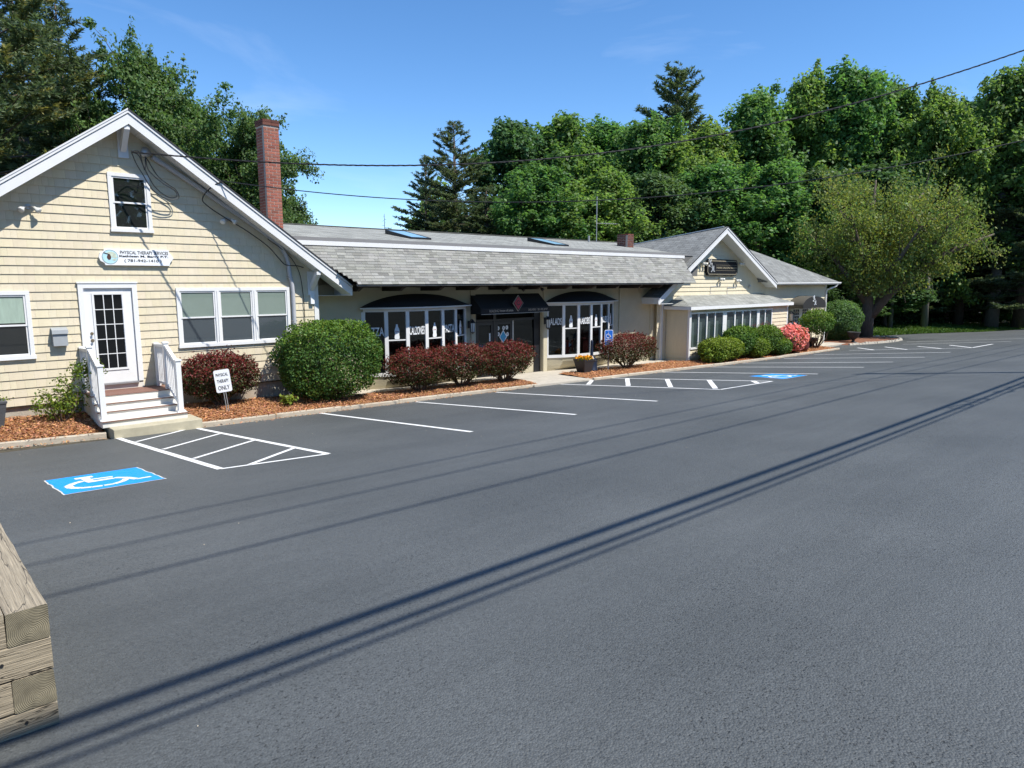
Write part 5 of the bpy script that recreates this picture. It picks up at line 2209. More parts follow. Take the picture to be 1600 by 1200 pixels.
# entrance of the right wing: pair of french doors under a barrel canopy
dx0, dx1, dz0, dz1 = 36.15, 38.25, -1.30, .86
mb = MB()
mb.box(dx0 - .1, dx0, GY - .05, GY + .02, dz0, dz1 + .1).box(dx1, dx1 + .1, GY - .05, GY + .02, dz0, dz1 + .1).box(dx0, dx1, GY - .05, GY + .02, dz1, dz1 + .1)
mb.build('door_casing', MAT['vinyl'], sal)
xm = (dx0 + dx1) / 2
for (a, b) in ((dx0, xm - .004), (xm + .004, dx1)):
    mb = MB()
    for (x0, x1, z0, z1) in ((a, a + .17, dz0, dz1), (b - .17, b, dz0, dz1), (a + .17, b - .17, dz1 - .18, dz1), (a + .17, b - .17, dz0, dz0 + .3)):
        mb.box(x0, x1, GY - .035, GY + .015, z0, z1)
    d_ = mb.build('french_door', MAT['vinyl'], sal)
    for i in range(3):
        for j in range(5):
            pw, ph = (b - a - .34) / 3, (dz1 - dz0 - .48) / 5
            m = MB()
            m.box(a + .17 + i * pw + .01, a + .17 + (i + 1) * pw - .01, GY - .024, GY - .02, dz0 + .3 + j * ph + .01, dz0 + .3 + (j + 1) * ph - .01)
            m.build('pane', MAT['pane_black'], d_)
    m = MB()
    for i in (1, 2):
        m.box(a + .17 + i * pw - .012, a + .17 + i * pw + .012, GY - .032, GY - .0195, dz0 + .3, dz1 - .18)
    for j in range(1, 5):
        m.box(a + .17, b - .17, GY - .0318, GY - .0196, dz0 + .3 + j * ph - .012, dz0 + .3 + j * ph + .012)
    m.build('muntins', MAT['vinyl'], d_)
    m = MB()
    m.tube([(b - .08 if a == dx0 else a + .08, GY - .036, -.3), (b - .08 if a == dx0 else a + .08, GY - .09, -.3)], .03, 10)
    m.build('door_knob', MAT['brass'], d_)
cx_, ch, cf = 37.15, 1.38, -.60
mb = MB()
n = 20
hw = 1.36
pts = [(cx_ - hw * math.cos(PI * k / n), .88 + .50 * math.sin(PI * k / n)) for k in range(n + 1)]
for a, b in zip(pts[:-1], pts[1:]):
    mb.face([(a[0], cf, a[1]), (a[0], GY - .005, a[1] + .02), (b[0], GY - .005, b[1] + .02), (b[0], cf, b[1])])
can = mb.build('barrel_canopy', MAT['canvas_brown'], sal, smooth=True)
mb = MB()
mb.hexa([(x, cf - .004, z) for x, z in pts] + [(cx_ + hw, cf - .004, .76), (cx_ - hw, cf - .004, .76)], [(x, cf + .012, z) for x, z in pts] + [(cx_ + hw, cf + .012, .76), (cx_ - hw, cf + .012, .76)])
mb.build('canopy_front', MAT['black_canvas'], can)
for x in (cx_ - hw, cx_ + hw):
    mb = MB()
    mb.box(x - .006, x + .006, cf + .013, GY - .01, .76, .885)
    mb.build('canopy_valance', MAT['canvas_brown'], can)
mb = MB()
script_LM(mb, cx_ - .28, 1.02, cf - .012, .42, .012)
mb.build('script_initials', MAT['letter_white'], can)
lantern(35.75, GY - .02, .28, 'black wall lantern left of the salon french doors', 'salon door lanterns', 1.25)
lantern(38.95, GY - .02, .34, 'black wall lantern right of the salon french doors', 'salon door lanterns', 1.25)
# ------------------------------------------------------------------ utility poles and wires (street side, behind the camera)
LS = np.array([SUN.x / SUN.z, SUN.y / SUN.z, 1.0])
POLE_Y = -17.8
for px_, lab in ((25.7, 'wooden utility pole that carries the service drop to the cottage'), (-18.5, 'wooden utility pole on the street left of the lot'), (69.5, 'wooden utility pole at the far right end of the street')):
    zb = gz(px_, POLE_Y) - .05
    t = thing('utility_pole', (px_, POLE_Y, zb), lab, 'utility pole', 'poles along the street')
    mb = MB()
    mb.tube([(px_, POLE_Y, zb), (px_, POLE_Y, zb + 6), (px_, POLE_Y, 13.6)], [.17, .145, .11], 12)
    mb.build('pole', MAT['pole_wood'], t, smooth=True)
    mb = MB()
    mb.box(px_ - .06, px_ + .06, POLE_Y - .75, POLE_Y + .75, 12.15, 12.28)
    mb.build('crossarm', MAT['pole_wood'], t)
    for y in (-.6, -.2, .6):
        mb = MB()
        mb.lathe(px_, POLE_Y + y, [(.02, 12.28), (.05, 12.31), (.03, 12.35), (.05, 12.39), (.02, 12.42)], 10)
        mb.build('insulator', MAT['planter_grey'], t)


def span(name, y, zs, r, label, grp, ybend=0.0):
    m = MB()
    xs = (-18.5, 25.7, 69.5)
    for a, b in zip(xs[:-1], xs[1:]):
        pts = []
        for k in range(25):
            t = k / 24
            pts.append((lerp(a, b, t), y, zs - .35 * 4 * t * (1 - t)))
        m.tube(pts, r, 6)
    m.build_at(name, MAT['cable'], (25.7, y, zs), label, 'wire', grp)


span('street_cable', POLE_Y + .12, 7.15, .045, 'thick bundled telephone cable, lowest but two on the street poles', 'street wires')
span('street_cable', POLE_Y + .14, 6.75, .030, 'second telephone cable hung just below the thick bundle on the street poles', 'street wires')
span('street_cable', POLE_Y + .16, 6.50, .018, 'thin lowest telephone wire on the street poles', 'street wires')
span('power_line', POLE_Y + .12, 10.35, .022, 'single neutral power line below the crossarms of the street poles', 'street wires')
span('power_line', POLE_Y + .6, 12.40, .019, 'power line at the lot end of the pole crossarms', 'street wires')
span('power_line', POLE_Y - .2, 12.40, .019, 'power line at the middle of the pole crossarms', 'street wires')
for q in ((1487, 629), (1547, 607)):
    g = lot_px(*q)
    w = g + 7.0 * LS
    mb = MB()
    for s in (-1, 1):
        pts = []
        for k in range(17):
            a = 2 * PI * k / 16
            rr_ = .22 * (1 + .55 * math.cos(a))
            pts.append((w[0] + s * (.55 + .45 * math.cos(a)), POLE_Y + .05 + .0, w[2] - .1 + .16 * math.sin(a) * (1.2 - .6 * math.cos(a) * s)))
        mb.tube(pts, .014, 6)
    mb.build_at('cable_slack_loop', MAT['cable'], (float(w[0]), POLE_Y, float(w[2])), 'flat slack storage loop hung on the thick street cable, %s of the two' % ('nearer' if q[0] < 1500 else 'farther'), 'cable loop', 'slack loops')


def interp(tab, t):
    for (a, za), (b, zb) in zip(tab[:-1], tab[1:]):
        if t <= b:
            k = (t - a) / (b - a)
            return za + (zb - za) * k
    return tab[-1][1]


def smooth_tab(tab, n):
    ts = np.array([p[0] for p in tab])
    zs = np.array([p[1] for p in tab])
    co = np.polyfit(ts, zs, 4)
    t = np.linspace(0, 1, n)
    return t, np.polyval(co, t)


pole_top = (25.7, POLE_Y)


t_, z_ = smooth_tab([(-.003, 4.92), (.06, 4.80), (.113, 4.69), (.218, 4.63), (.304, 4.83), (.397, 5.14), (.486, 5.5), (.575, 6.02), (.712, 7.29), (1.0, 10.2)], 241)
mb = MB()
for ph in range(3):
    pts = []
    for t, z in zip(t_, z_):
        a = 2 * PI * t * 28 / .62 + ph * 2 * PI / 3
        c_ = Vector((lerp(4.45, pole_top[0], t), lerp(-.55, pole_top[1], t), z))
        s = Vector((.63, .776, 0))
        pts.append(c_ + s * (.011 * math.cos(a)) + Vector((0, 0, .011 * math.sin(a))))
    mb.tube(pts, .0085, 5)
mb.build_at('service_drop', MAT['cable'], (4.45, -.55, 4.92), 'thick twisted black service cable crossing the sky from the cottage peak', 'cable')
t_, z_ = smooth_tab([(-.008, 4.51), (.052, 4.34), (.143, 4.08), (.257, 4.02), (.429, 4.17), (.543, 4.6), (.714, 5.37), (1.0, 7.3)], 60)
mb = MB()
mb.tube([(lerp(6.3, pole_top[0], t), lerp(-.55, pole_top[1], t), z) for t, z in zip(t_, z_)], .011, 6)
mb.tube(spline([(6.3, -.55, 4.47), (6.1, -.45, 4.35), (5.95, -.25, 4.1), (6.1, -.12, 3.95), (6.5, -.11, 3.7), (7.0, -.11, 3.42), (7.5, -.10, 3.08), (7.78, -.10, 2.78), (7.95, -.11, 2.62), (8.25, -.13, 2.6), (8.45, -.05, 2.56)]), .013, 6)
mb.tube(spline([(7.5, -.13, 3.25), (8.0, -.11, 2.9), (8.3, -.06, 2.5), (8.4, -.05, 2.0), (8.43, -.045, 1.2), (8.43, -.045, -.2)]), .010, 6)
mb.build_at('telephone_cable', MAT['cable'], (6.3, -.55, 4.5), 'black telephone cable from the right rake of the cottage, lower of the two', 'cable')
mb = MB()
mb.tube(spline([(4.45, -.55, 4.92), (4.6, -.5, 4.86), (4.72, -.4, 4.62), (4.92, -.3, 4.28), (5.18, -.25, 4.08), (5.38, -.25, 4.09), (5.36, -.24, 4.22), (5.1, -.23, 4.38), (4.85, -.22, 4.62), (4.80, -.22, 4.90)]), .012, 6)
mb.tube(spline([(4.45, -.55, 4.90), (4.55, -.45, 4.7), (4.68, -.38, 4.5), (4.88, -.3, 4.2), (5.16, -.27, 4.03), (5.42, -.25, 4.06), (5.38, -.22, 4.25), (5.05, -.2, 4.5), (4.82, -.22, 4.88)]), .010, 6)
mb.tube(spline([(4.45, -.55, 4.93), (4.62, -.45, 4.95), (4.7, -.35, 4.75), (4.76, -.28, 4.6), (4.80, -.23, 4.88)]), .009, 6)
mb.build_at('drip_loops', MAT['cable'], (4.8, -.3, 4.03), 'black cable drip loops hanging by the gable window of the cottage', 'cable')

# ------------------------------------------------------------------ timber retaining corner in the foreground
tw = thing('timber_wall', (.42, -13.3, -.05), 'weathered stacked timber retaining wall corner in the near left foreground', 'timber wall')


def timber(x, y, z, L, along_y, w=.168, h=.164):
    """one squared timber; its centre at x,y,z"""
    m = MB()
    rng_ = random.Random(int(z * 1000) + int(L * 100) + int(y * 10))
    n = 14
    secs = []
    b = .005
    for k in range(n + 1):
        xx = lerp(-L / 2, L / 2, k / n)
        j = [rng_.uniform(-.003, .003) for _ in range(8)]
        secs.append([(xx, -w / 2 + j[0], -h / 2 + b), (xx, -w / 2 + b, -h / 2 + j[1]), (xx, w / 2 - b, -h / 2 + j[2]), (xx, w / 2 + j[3], -h / 2 + b),
                     (xx, w / 2 + j[4], h / 2 - b), (xx, w / 2 - b, h / 2 + j[5]), (xx, -w / 2 + b, h / 2 + j[6]), (xx, -w / 2 + j[7], h / 2 - b)])
    for a, c in zip(secs[:-1], secs[1:]):
        for i in range(8):
            i2 = (i + 1) % 8
            m.face([a[i], c[i], c[i2], a[i2]])
    m.face(secs[0], 1)
    m.face(list(reversed(secs[-1])), 1)
    me = m.mesh('timber', [MAT['timber'], MAT['endgrain']])
    o = add_obj('timber', me, tw, (x, y, z))
    o.rotation_euler = (0, 0, PI / 2 if along_y else 0)
    return o


for c_ in range(4):
    zc = -.035 + .0845 + c_ * .1685
    if c_ % 2 == 0:
        timber(.50 - 1.5, -13.38 + .085, zc, 3.0, False)
        timber(.415, -13.38 + .172 + 1.75, zc, 3.5, True)
    else:
        timber(.415, -13.38 + 1.835, zc, 3.67, True)
        timber(.327 - 1.42, -13.38 + .085, zc, 2.84, False)
for (x, z) in ((.30, .395), (.37, .075), (.18, .06)):
    m = MB()
    m.tube([(x, -13.383, z), (x, -13.372, z)], .008, 8)
    m.build('spike', MAT['iron'], tw)
mb = MB()
mb.box(-2.5, .32, -13.2, -9.5, -.3, .50)
fill = mb.build('planter_soil', MAT['soil'])
struct(fill)

# ------------------------------------------------------------------ signs, planters
ps = thing('parking_sign', (5.92, -1.12, -.84), 'white PHYSICAL THERAPY ONLY sign on a thin post in the mulch', 'sign')
tilt = Matrix.Rotation(rad(4.5), 4, 'Y') @ Matrix.Rotation(rad(-4), 4, 'X')
rot = Matrix.Translation((5.92, -1.12, -.84)) @ Matrix.Rotation(rad(-12), 4, 'Z') @ Matrix.Rotation(rad(-6.0), 4, 'Y')


def local_part(m, name, mat, parent, mtx, smooth=False):
    m.v = [tuple(mtx @ Vector(v)) for v in m.v]
    return m.build(name, mat, parent, smooth)


def rrect(w, h, r, n=5):
    pts = []
    for (cx, cy, a0) in ((w / 2 - r, h / 2 - r, 0), (-w / 2 + r, h / 2 - r, 90), (-w / 2 + r, -h / 2 + r, 180), (w / 2 - r, -h / 2 + r, 270)):
        for k in range(n + 1):
            a = rad(a0 + 90 * k / n)
            pts.append((cx + r * math.cos(a), cy + r * math.sin(a)))
    return pts


m = MB()
pts = rrect(.34, .52, .04)
m.hexa([(x, -.006, z + .80) for x, z in reversed(pts)], [(x, .0, z + .80) for x, z in reversed(pts)])
local_part(m, 'panel', MAT['sign_white'], ps, rot)
for dx in (-.022, .022):
    m = MB()
    m.box(dx - .008, dx + .008, .0005, .02, -.05, 1.05)
    local_part(m, 'post', MAT['galv'], ps, rot)
R_ = rot.to_3x3()
for txt, zz, hh, ww in (('PHYSICAL', .945, .072, .26), ('THERAPY', .80, .075, .25), ('ONLY', .645, .10, .25)):
    text_part('lettering', txt, MAT['letter_black'], ps, rot @ Vector((0, -.009, zz)), R_ @ Vector((1, 0, 0)), R_ @ Vector((0, 0, 1)), hh, ww, depth=.002, bold=.006)

hs = thing('accessible_parking_sign', (19.62, -1.04, -1.08), 'blue and white accessible parking sign beside the barberry by the restaurant', 'sign')
rot = Matrix.Translation((19.62, -1.04, -.04)) @ Matrix.Rotation(rad(-25), 4, 'Z')
m = MB()
pts = rrect(.335, .56, .05)
m.hexa([(x, -.006, z + .22) for x, z in reversed(pts)], [(x, .0, z + .22) for x, z in reversed(pts)])
local_part(m, 'panel', MAT['sign_white'], hs, rot)
m = MB()
pts = rrect(.30, .525, .04)
m.hexa([(x, -.009, z + .22) for x, z in reversed(pts)], [(x, -.005, z + .22) for x, z in reversed(pts)])
local_part(m, 'blue_field', MAT['sign_blue'], hs, rot)
m = MB()
m.box(-.025, .025, .001, .03, -1.25, .54)
local_part(m, 'post', MAT['galv'], hs, rot)
m = MB()
y_ = -.012
m.tube([(-.03, y_, .42), (-.03, y_, .43)], .022, 8)
m.tube([(-.03, y_, .39), (-.02, y_, .31), (.04, y_, .31), (.07, y_, .24)], .013, 6)
m.tube([(-.03 + .075 * math.cos(t), y_, .28 + .075 * math.sin(t)) for t in [rad(a) for a in range(110, 360, 20)]], .010, 6)
local_part(m, 'wheelchair_mark', MAT['sign_white'], hs, rot)
R_ = rot.to_3x3()
for txt, zz, hh, ww in (('PARKING', .155, .045, .24), ('SPECIAL PLATE', .085, .030, .24), ('REQUIRED', .04, .030, .2), ('TOW ZONE', -.005, .028, .2)):
    text_part('lettering', txt, MAT['sign_white'], hs, rot @ Vector((0, -.011, zz)), R_ @ Vector((1, 0, 0)), R_ @ Vector((0, 0, 1)), hh, ww, depth=.002, bold=.01)

pt = thing('flower_planter', (18.40, -.95, -1.05), 'black square planter with yellow flowers on the walk by the restaurant', 'planter')
pz = bed_z(18.4, -.95)
mb = MB()
for (w0, w1, z0, z1) in ((.17, .255, pz, pz + .40), (.265, .275, pz + .40, pz + .47)):
    a = [(18.40 + sx * w0, -.95 + sy * w0, z0) for sx, sy in ((-1, -1), (1, -1), (1, 1), (-1, 1))]
    b = [(18.40 + sx * w1, -.95 + sy * w1, z1) for sx, sy in ((-1, -1), (1, -1), (1, 1), (-1, 1))]
    mb.hexa(a, b)
mb.build('pot', MAT['planter_black'], pt)
ar = thing('smokers_post', (19.0, -.78, -1.07), 'dark navy smokers post with a narrow neck beside the yellow flower planter', 'ash receptacle')
az_ = bed_z(19.0, -.78)
mb = MB()
mb.lathe(19.0, -.78, [(.22, az_), (.23, az_ + .03), (.20, az_ + .06), (.20, az_ + .36), (.185, az_ + .42), (.10, az_ + .50), (.055, az_ + .56), (.05, az_ + .95), (.045, az_ + 1.08), (.03, az_ + 1.10)], 20)
mb.build('body', MAT['navy'], ar, smooth=True)
mb = MB()
mb.lathe(19.0, -.78, [(.202, az_ + .355), (.206, az_ + .36), (.206, az_ + .385), (.2, az_ + .39)], 20)
mb.build('rim_band', MAT['planter_black'], ar)

gp = thing('grey_planter', (1.62, -.45, -.66), 'tall tapered grey planter at the left edge by the cottage wall', 'planter')
mb = MB()
x, y, zz = 1.60, -.50, bed_z(1.6, -.5) - .02
for (w0, w1, z0, z1) in ((.155, .225, zz, zz + .46), (.235, .24, zz + .46, zz + .50)):
    mb.hexa([(x + sx * w0, y + sy * w0, z0) for sx, sy in ((-1, -1), (1, -1), (1, 1), (-1, 1))], [(x + sx * w1, y + sy * w1, z1) for sx, sy in ((-1, -1), (1, -1), (1, 1), (-1, 1))])
mb.build('pot', MAT['planter_grey'], gp)
rp_ = thing('red_planter', (33.55, -1.75, -1.25), 'glazed dark red pot beside the pink azalea', 'planter')
mb = MB()
zz = bed_z(33.6, -1.7)
mb.lathe(33.6, -1.70, [(.20, zz), (.27, zz + .12), (.31, zz + .32), (.28, zz + .50), (.31, zz + .56), (.27, zz + .56), (.25, zz + .5)], 20)
mb.build('pot', MAT['planter_red'], rp_, smooth=True)
bp_ = thing('black_planter', (36.4, -.85, -1.3), 'black bowl planter near the salon french doors', 'planter')
mb = MB()
zz = gz(36.4, -.85) + .06
mb.lathe(36.5, -.70, [(.20, zz), (.22, zz + .1), (.34, zz + .30), (.42, zz + .46), (.44, zz + .50), (.36, zz + .50), (.3, zz + .42)], 20)
mb.build('pot', MAT['planter_black'], bp_, smooth=True)
un = thing('black_urn', (42.1, -.75, -1.4), 'black pedestal urn on the brown mulch by the ornamental tree', 'urn')
zz = gz(42.1, -.75) + .05
mb = MB()
mb.lathe(42.1, -.75, [(.20, zz), (.21, zz + .04), (.09, zz + .09), (.07, zz + .16), (.16, zz + .24), (.28, zz + .36), (.31, zz + .52), (.37, zz + .60), (.38, zz + .63), (.3, zz + .63), (.26, zz + .55)], 20)
mb.build('bowl', MAT['planter_black'], un, smooth=True)
# ------------------------------------------------------------------ plants
NPR = np.random.RandomState(7)


def quads_mesh(name, P, mats, tint, mi=None):
    """P: (n,4,3) quads -> mesh with per-vertex tint"""
    n = len(P)
    me = bpy.data.meshes.new(name)
    me.vertices.add(n * 4)
    me.vertices.foreach_set('co', P.reshape(-1).astype(np.float32))
    me.loops.add(n * 4)
    me.loops.foreach_set('vertex_index', np.arange(n * 4, dtype=np.int32))
    me.polygons.add(n)
    me.polygons.foreach_set('loop_start', np.arange(0, n * 4, 4, dtype=np.int32))
    me.materials.append(mats)
    at = me.color_attributes.new('tint', 'FLOAT_COLOR', 'POINT')
    c = np.ones((n, 4, 4), np.float32)
    c[:, :, :3] = tint[:, None, :]
    at.data.foreach_set('color', c.reshape(-1))
    me.update()
    me.validate()
    return me


def unit(v):
    return v / np.maximum(1e-9, np.linalg.norm(v, axis=-1, keepdims=True))


def leaf_quads(C, size, aspect=1.6, up=0.4, outward=None, ow=0.0, rs=None, fold=0.0, droop=0.0):
    """leaf-shaped rhombi at centres C"""
    rs = rs or NPR
    n = len(C)
    nrm = rs.normal(size=(n, 3))
    nrm = unit(nrm) + np.array([0, 0, up])
    if outward is not None:
        nrm = nrm + outward * ow
    nrm = unit(nrm)
    a = unit(np.cross(nrm, rs.normal(size=(n, 3))))
    a[:, 2] -= droop
    a = unit(a)
    b = unit(np.cross(nrm, a))
    s = (size * rs.uniform(.6, 1.35, n))[:, None]
    l = a * s * .5
    w = b * s * .5 / aspect
    k = rs.uniform(-.15, .2, (n, 1))
    return np.stack([C - l, C - w + l * k, C + l, C + w + l * k], 1)


def tint_for(n, rs, lo=.7, hi=1.3, warm=.12):
    t = rs.uniform(lo, hi, n)
    w = rs.normal(0, warm, n)
    return np.stack([t * (1 + w), t, t * (1 - .6 * w)], 1)


def clump_noise(C, scale, rs):
    """smooth 3-d variation for light and dark clumps of the plant's own colour"""
    ph = rs.uniform(0, 6.28, (4, 3))
    fr = rs.uniform(.7, 1.5, (4, 3)) * scale
    v = np.zeros(len(C))
    for k in range(4):
        v += np.sin(C[:, 0] * fr[k, 0] + ph[k, 0]) * np.sin(C[:, 1] * fr[k, 1] + ph[k, 1]) * np.sin(C[:, 2] * fr[k, 2] + ph[k, 2])
    return v / 2


def decid(seed, H, R, z0, nleaf, leaf, mat, bark, trunk_r, limbs=14, top_round=.5, sprays=7, flat=.55, lean=0.0, open_=0.0, spread=1.0, up=.95):
    """a broadleaf tree: trunk, limbs, twigs with leaf clusters -> (wood mesh, crown mesh)"""
    rs = np.random.RandomState(seed)
    m = MB()
    n = 9
    tp = []
    dx, dy = rs.normal(0, .02 * H, 2)
    for i in range(n):
        t = i / (n - 1)
        tp.append(np.array([lean * t * H * .2 + dx * math.sin(t * 3.0) * t, dy * math.sin(t * 2.3 + 1) * t, t * H * .88]))
    m.tube(tp, [max(.03, trunk_r * (1 - .85 * i / (n - 1)) * (1.25 if i == 0 else 1)) for i in range(n)], 9)
    tips, dens, shoot = [], [], []

    def tpos(t):
        f = t * (n - 1)
        i = min(n - 2, int(f))
        return tp[i] + (tp[i + 1] - tp[i]) * (f - i)
    for k in range(limbs):
        t = z0 + (1 - z0) * ((k + .3) / limbs) ** .9
        base = tpos(min(.98, t))
        hh = (t - z0) / (1 - z0)
        env = math.sin(min(1, max(.12, hh * .85 + .18)) * PI) ** top_round
        L = R * env * rs.uniform(.75, 1.12)
        az = k * 2.4 + rs.uniform(-.5, .5)
        el = lerp(.15, 1.15, hh) + rs.uniform(-.15, .2)
        d = np.array([math.cos(az) * math.cos(el), math.sin(az) * math.cos(el), math.sin(el)])
        pts = [base]
        cur = d.copy()
        seg = 5
        for s in range(seg):
            cur = unit(cur + rs.normal(0, .13, 3) + np.array([0, 0, .05]))
            pts.append(pts[-1] + cur * L / seg)
        m.tube(pts, [max(.012, trunk_r * .38 * (1 - .8 * i / seg) * (1 - .5 * hh)) for i in range(seg + 1)], 5, cap=False)
        for s in range(sprays):
            f = rs.uniform(.3, 1.02)
            i = min(seg - 1, int(f * seg))
            b0 = pts[i] + (pts[i + 1] - pts[i]) * (f * seg - i)
            dd = unit(rs.normal(0, 1, 3) * np.array([1, 1, .55]) + cur * .5 + np.array([0, 0, .25]))
            l2 = L * rs.uniform(.18, .42) + .25
            b1 = b0 + dd * l2 * .55
            b2 = b1 + unit(dd + rs.normal(0, .3, 3)) * l2 * .45
            m.tube([b0, b1, b2], [max(.008, trunk_r * .09), max(.006, trunk_r * .06), .005], 4, cap=False)
            tips.append(b2)
            tips.append(b1)
            dens.append(1.0)
            dens.append(.7)
            if rs.rand() < .6:
                b3 = b2 + unit(dd * .5 + np.array([0, 0, 1.0]) + rs.normal(0, .3, 3)) * rs.uniform(.4, 1.1) * R * .22
                m.tube([b2, b3], [.012, .005], 3, cap=False)
                for q in (.35, .7, 1.0):
                    tips.append(b2 + (b3 - b2) * q)
                    dens.append(.22 * (1.25 - q))
                    shoot.append(len(tips) - 1)
    tips = np.array(tips)
    dens = np.array(dens)
    idx = rs.choice(len(tips), nleaf, p=dens / dens.sum())
    rad_ = rs.uniform(.45, 1.2, len(tips)) * R * .17 * spread
    rad_[shoot] *= .38
    dirs = unit(rs.normal(size=(nleaf, 3))) * (rs.uniform(0, 1, (nleaf, 1)) ** .45)
    dirs[:, 2] *= flat
    C = tips[idx] + dirs * rad_[idx][:, None]
    keep = C[:, 2] > H * z0 * .55
    C, dirs, idx = C[keep], dirs[keep], idx[keep]
    P = leaf_quads(C, leaf, 1.5, up, unit(dirs), .6, rs)
    tn = tint_for(len(C), rs, .75, 1.25, .08)
    cl = rs.uniform(.82, 1.2, len(tips))[idx]
    tn = tn * cl[:, None]
    return m.mesh(mat + '_wood', MAT[bark], smooth=True), quads_mesh(mat + '_crown', P, MAT[mat], tn)


def conifer(seed, H, R, nleaf, mat, bark, trunk_r, z0=.18, whorl=.7, droop=-.1, needle=.32, shape=.75, gaps=.2, brown=0.0, up_tip=.35):
    """a pine or spruce: straight trunk, whorled limbs, needle sprays"""
    rs = np.random.RandomState(seed)
    m = MB()
    m.tube([(0, 0, 0), (rs.normal(0, .05), rs.normal(0, .05), H * .5), (0, 0, H)], [trunk_r * 1.15, trunk_r * .65, .02], 9)
    segs = []
    z = H * z0
    while z < H * .985:
        t = (z / H - z0) / (1 - z0)
        Lr = R * ((1 - t) ** shape) * lerp(.75, 1, min(1, t * 5)) + .15
        nb = 5 if rs.rand() > .3 else 4
        a0 = rs.uniform(0, 6.28)
        for k in range(nb):
            if rs.rand() < gaps:
                continue
            az = a0 + 2 * PI * k / nb + rs.uniform(-.3, .3)
            L = Lr * rs.uniform(.65, 1.15)
            el = lerp(droop, .75, t ** 1.5) + rs.uniform(-.12, .12)
            d = np.array([math.cos(az) * math.cos(el), math.sin(az) * math.cos(el), math.sin(el)])
            pts = [np.array([0, 0, z])]
            seg = 4
            for s in range(seg):
                d = unit(d + np.array([0, 0, up_tip * .18]) + rs.normal(0, .06, 3))
                pts.append(pts[-1] + d * L / seg)
            m.tube(pts, [max(.008, trunk_r * .22 * (1 - t * .6) * (1 - .8 * i / seg)) for i in range(seg + 1)], 4, cap=False)
            for s in range(max(3, int(L * 7))):
                f = rs.uniform(.28, 1.0)
                i = min(seg - 1, int(f * seg))
                b0 = pts[i] + (pts[i + 1] - pts[i]) * (f * seg - i)
                side = unit(np.cross(d, [0, 0, 1])) * rs.choice([-1, 1])
                dd = unit(d * rs.uniform(.5, 1.0) + side * rs.uniform(.2, .9) + np.array([0, 0, rs.uniform(-.05, .35)]))
                l2 = L * rs.uniform(.12, .30) + .14
                segs.append((b0, b0 + dd * l2))
        z += whorl * rs.uniform(.7, 1.25) * (1 - .35 * t) * H / 16
    A = np.array([s[0] for s in segs])
    B = np.array([s[1] for s in segs])
    ln = np.linalg.norm(B - A, axis=1)
    idx = rs.choice(len(segs), nleaf, p=ln / ln.sum())
    f = rs.uniform(0, 1.05, (nleaf, 1))
    C = A[idx] + (B[idx] - A[idx]) * f
    ax = unit(B[idx] - A[idx])
    nd = unit(ax * 1.0 + rs.normal(0, .75, (nleaf, 3)) + np.array([0, 0, .15]))
    s = (needle * rs.uniform(.6, 1.2, nleaf))[:, None]
    b = unit(np.cross(nd, rs.normal(size=(nleaf, 3))))
    w = b * s * .13
    P = np.stack([C, C + nd * s * .5 - w, C + nd * s, C + nd * s * .5 + w], 1)
    tn = tint_for(nleaf, rs, .7, 1.3, .07) * rs.uniform(.8, 1.2, len(segs))[idx][:, None]
    if brown > 0:
        br = (rs.rand(len(segs)) < brown)[idx]
        tn[br] = tn[br] * np.array([1.75, 1.25, .8])
    return m.mesh(mat + '_wood', MAT[bark], smooth=True), quads_mesh(mat + '_crown', P, MAT[mat], tn)


def plant_tree(name, meshes, x, y, zg, sx, sz, rz, label, cat='tree', group=None):
    t = bpy.data.objects.new(name, None)
    t.empty_display_size = .3
    COL.objects.link(t)
    t.location = (x, y, zg)
    t.scale = (sx, sx, sz)
    t.rotation_euler = (0, 0, rz)
    tag(t, label, cat, group)
    for nm, me in zip(('trunk', 'crown'), meshes):
        o = bpy.data.objects.new(nm, me)
        COL.objects.link(o)
        o.parent = t
    return t


# --- tree kinds (each mesh shared by its copies)
D1 = decid(1, 16, 4.3, .20, 56000, .28, 'leaf_maple', 'bark', .24, 34, .42, 12, spread=1.2, flat=.85)
D2 = decid(2, 16, 4.6, .18, 56000, .28, 'leaf_bright', 'bark_grey', .22, 34, .45, 12, spread=1.2, flat=.85)
D3 = decid(3, 16, 4.2, .20, 52000, .28, 'leaf_dark', 'bark', .25, 32, .42, 12, spread=1.25, flat=.7)
D4 = decid(4, 16, 4.0, .18, 54000, .27, 'leaf_maple', 'bark_grey', .20, 34, .36, 12, spread=1.25, flat=.85)
OAK = decid(5, 12, 4.6, .24, 60000, .18, 'leaf_oak', 'bark', .26, 28, .40, 11, spread=1.0, flat=.6)
C1 = conifer(11, 18, 4.0, 95000, 'leaf_pine', 'bark', .26, .10, .55, -.05, .21, .75, .12)
C2 = conifer(12, 18, 4.6, 115000, 'leaf_pine', 'bark', .30, .08, .6, .0, .21, .6, .12, brown=.22)
C3 = conifer(13, 18, 3.2, 60000, 'leaf_pine', 'bark', .22, .12, .55, .25, .24, .5, .2, up_tip=.9)


def extent(me):
    co = np.empty(len(me.vertices) * 3, np.float32)
    me.vertices.foreach_get('co', co)
    co = co.reshape(-1, 3)
    return float(np.percentile(co[:, 2], 99.7)), float(np.percentile(np.hypot(co[:, 0], co[:, 1]), 95))


EXTENT = {k: extent(globals()[k][1]) for k in ('D1', 'D2', 'D3', 'D4', 'OAK', 'C1', 'C2', 'C3')}


